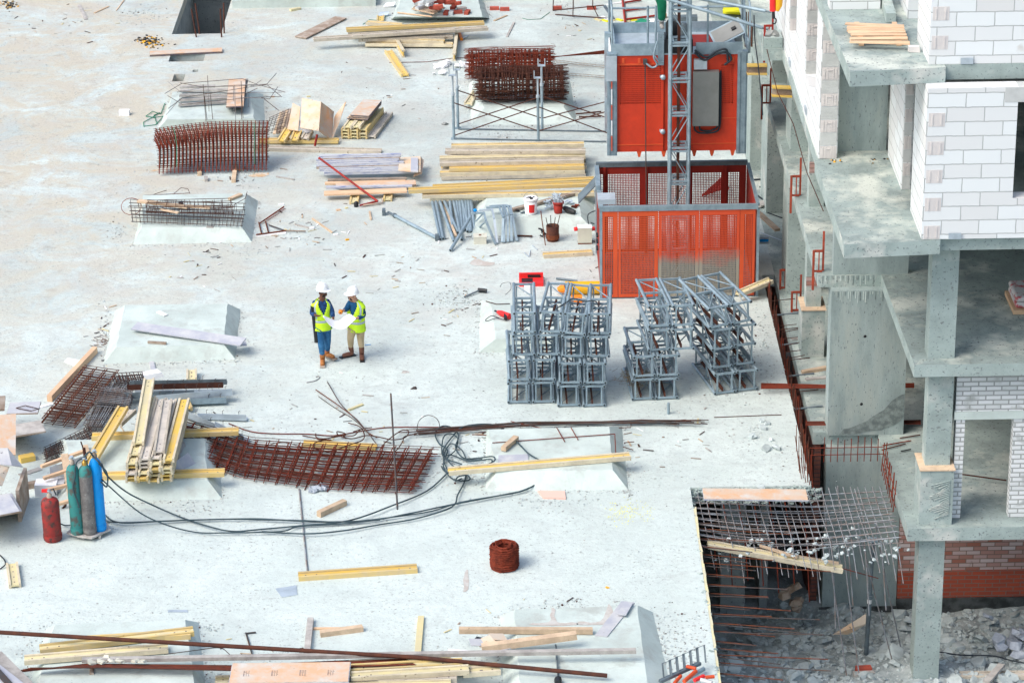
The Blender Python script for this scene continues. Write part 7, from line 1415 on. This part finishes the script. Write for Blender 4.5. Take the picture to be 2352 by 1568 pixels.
# things on slabs
t=thing('board_pallet','loose pallet of orange pink boards on the upper balcony','pallet',(6,44.7,S4Z))
bl=[(600,262,965,270),(600,243,952,243),(605,218,945,218),(590,203,940,203),(583,188,935,188),(580,170,930,172),(572,152,928,168)]
for k,(x0,y0,x1,y1) in enumerate(bl): a=MB(); a.obb(G(zG(x0,y0),z=S4Z+.1),G(zG(x1,y1),z=S4Z+.1),.11,.025,j=.01); a.build('slat','woodn',t)
for x in (670,900): a=MB(); a.obb(G(zG(x,282),z=S4Z+.01),G(zG(x-30,165),z=S4Z+.01),.08,.085); a.build('bearer','woodn',t)
a=MB(); P,Q=G(zG(850,140),z=S4Z+.01),G(zG(790,-60),z=S4Z+.01); a.obb(P,Q,.16,.16); one('precast_lintel','grey precast concrete lintel lying on the upper balcony','lintel',a,'conc')
a=MB(); p=G(zG(990,318),z=S4Z); a.obb(p-V3((.09,0,0)),p+V3((.09,0,0)),.1,.09,j=.01); one('block_fragment','small pale block fragment beside the board pallet','block',a,'key')
bx=thing('cement_bags','wrapped bags on a small pallet on the second floor','bags',(8.8,45.6,3.05))
a=MB(); a.box(8.62,9.4,45.0,45.9,3.06,3.14); a.build('pallet','woodn',bx)
for k in range(4):
    x=8.66+.3*(k//2)*1.15; z=3.15+.11*(k%2); skin_=MB(); nn=8
    skin_.box(x,x+.32,45.05,45.85,z,z+.1); o=skin_.build('bag','bag',bx); mo=o.modifiers.new('b','BEVEL'); mo.width=.045; mo.segments=3
# left bits behind the hoist: yellow foam, rust frames, green litter
a=MB(); p=GY(zV(1850,110),62); 
for q,(dx,dy,z) in enumerate([(0,0,.0),(.05,.1,.12),(-.1,-.1,.06)]): a.obb(G(zV(1760,120-q*14),z=.05+z),G(zV(1950,125-q*14),z=.05+z),.35,.1,j=.02)
one('foam_sheets','stack of bright yellow foam sheets behind the hoist','foam',a,'lime')
for k,(pp,r) in enumerate([([(770,0),(795,220)],.035),([(795,25),(950,0)],.03),([(800,105),(1000,80)],.03),([(810,190),(1090,155)],.03)]): vrod([zV(*p) for p in pp],r,['upright post','top bar','middle bar','lower bar'][k]+' of the rusty frame lying behind the hoist roof','deepred',z=.05,name='rusty_frame',cat='frame')
sheet([(890,215),(1000,245),(1040,200),(950,180)],[.02,.05,.15,.1],'crumpled green and white plastic behind the hoist roof','green',.01,zV,'plastic_film'); sheet([(1000,240),(1080,235),(1080,185),(1030,190)],[.02,.05,.12,.1],'white plastic sheet behind the hoist roof','white',.01,zV,'plastic_film')
vboard(zV(620,200),zV(570,165),.1,.02,'white sliver behind the hoist corner','white',name='sliver',cat='sliver'); vboard(zV(1160,175),zV(1195,178),.15,.1,'orange block glimpsed beside the worker','orange',name='block',cat='block'); vboard(zV(1250,215),zV(1500,210),.25,.15,'dark grey steel box beam behind the hoist mast','galvd',z=.1,name='steel_beam',cat='beam')
for k,(p,q) in enumerate([((620,50),(870,10)),((690,205),(590,60))]): vboard(zV(*p),zV(*q),.08,.02,['white strip beside the rusty frame','dark strip beside the rusty frame'][k],['white','galvd'][k],name='strip',cat='strip')
for k in range(6): vboard(zV(500+k*70,190+8*(k%3)),zV(560+k*70,200+9*((k+1)%3)),.1,.02,f'{ORD[k]} pale scrap of insulation in the litter line left of the hoist','lime' if k%2 else 'wp',name='scrap_piece',cat='scrap',group='scraps in the litter line left of the hoist')
rod([GY(zF(700,-60),57),GY(zF(700,-61),57)],.001,'x') if 0 else None
# red scrap lying behind the enclosure, seen through it
for k in range(7): vrod([zF(1180+k*30,480-k*10),zF(1380+8*k,300+k*20)],.025,'red scrap bar seen through the rear of the enclosure','deepred',z=.05+.05*k,name='scrap_bar',cat='bar',group='red scrap bars behind the enclosure')
vrod([zB(2090,745),zB(2255,730)],.02,'rusty bar poking out from behind the hoist, upper','dkrust',z=.05); vrod([zB(2110,765),zB(2255,760)],.02,'rusty bar poking out from behind the hoist, lower','dkrust',z=.05)
a=MB(); a.rock(G(zB(1235,812)),.13,None,.6); one('stone','lone grey stone left of the prop frame','stone',a,'ctrl')
for o in bpy.data.objects:
    if o.type=='MESH' and 'kind' not in o and o.parent is None and 'label' not in o: print('NOLABEL',o.name)
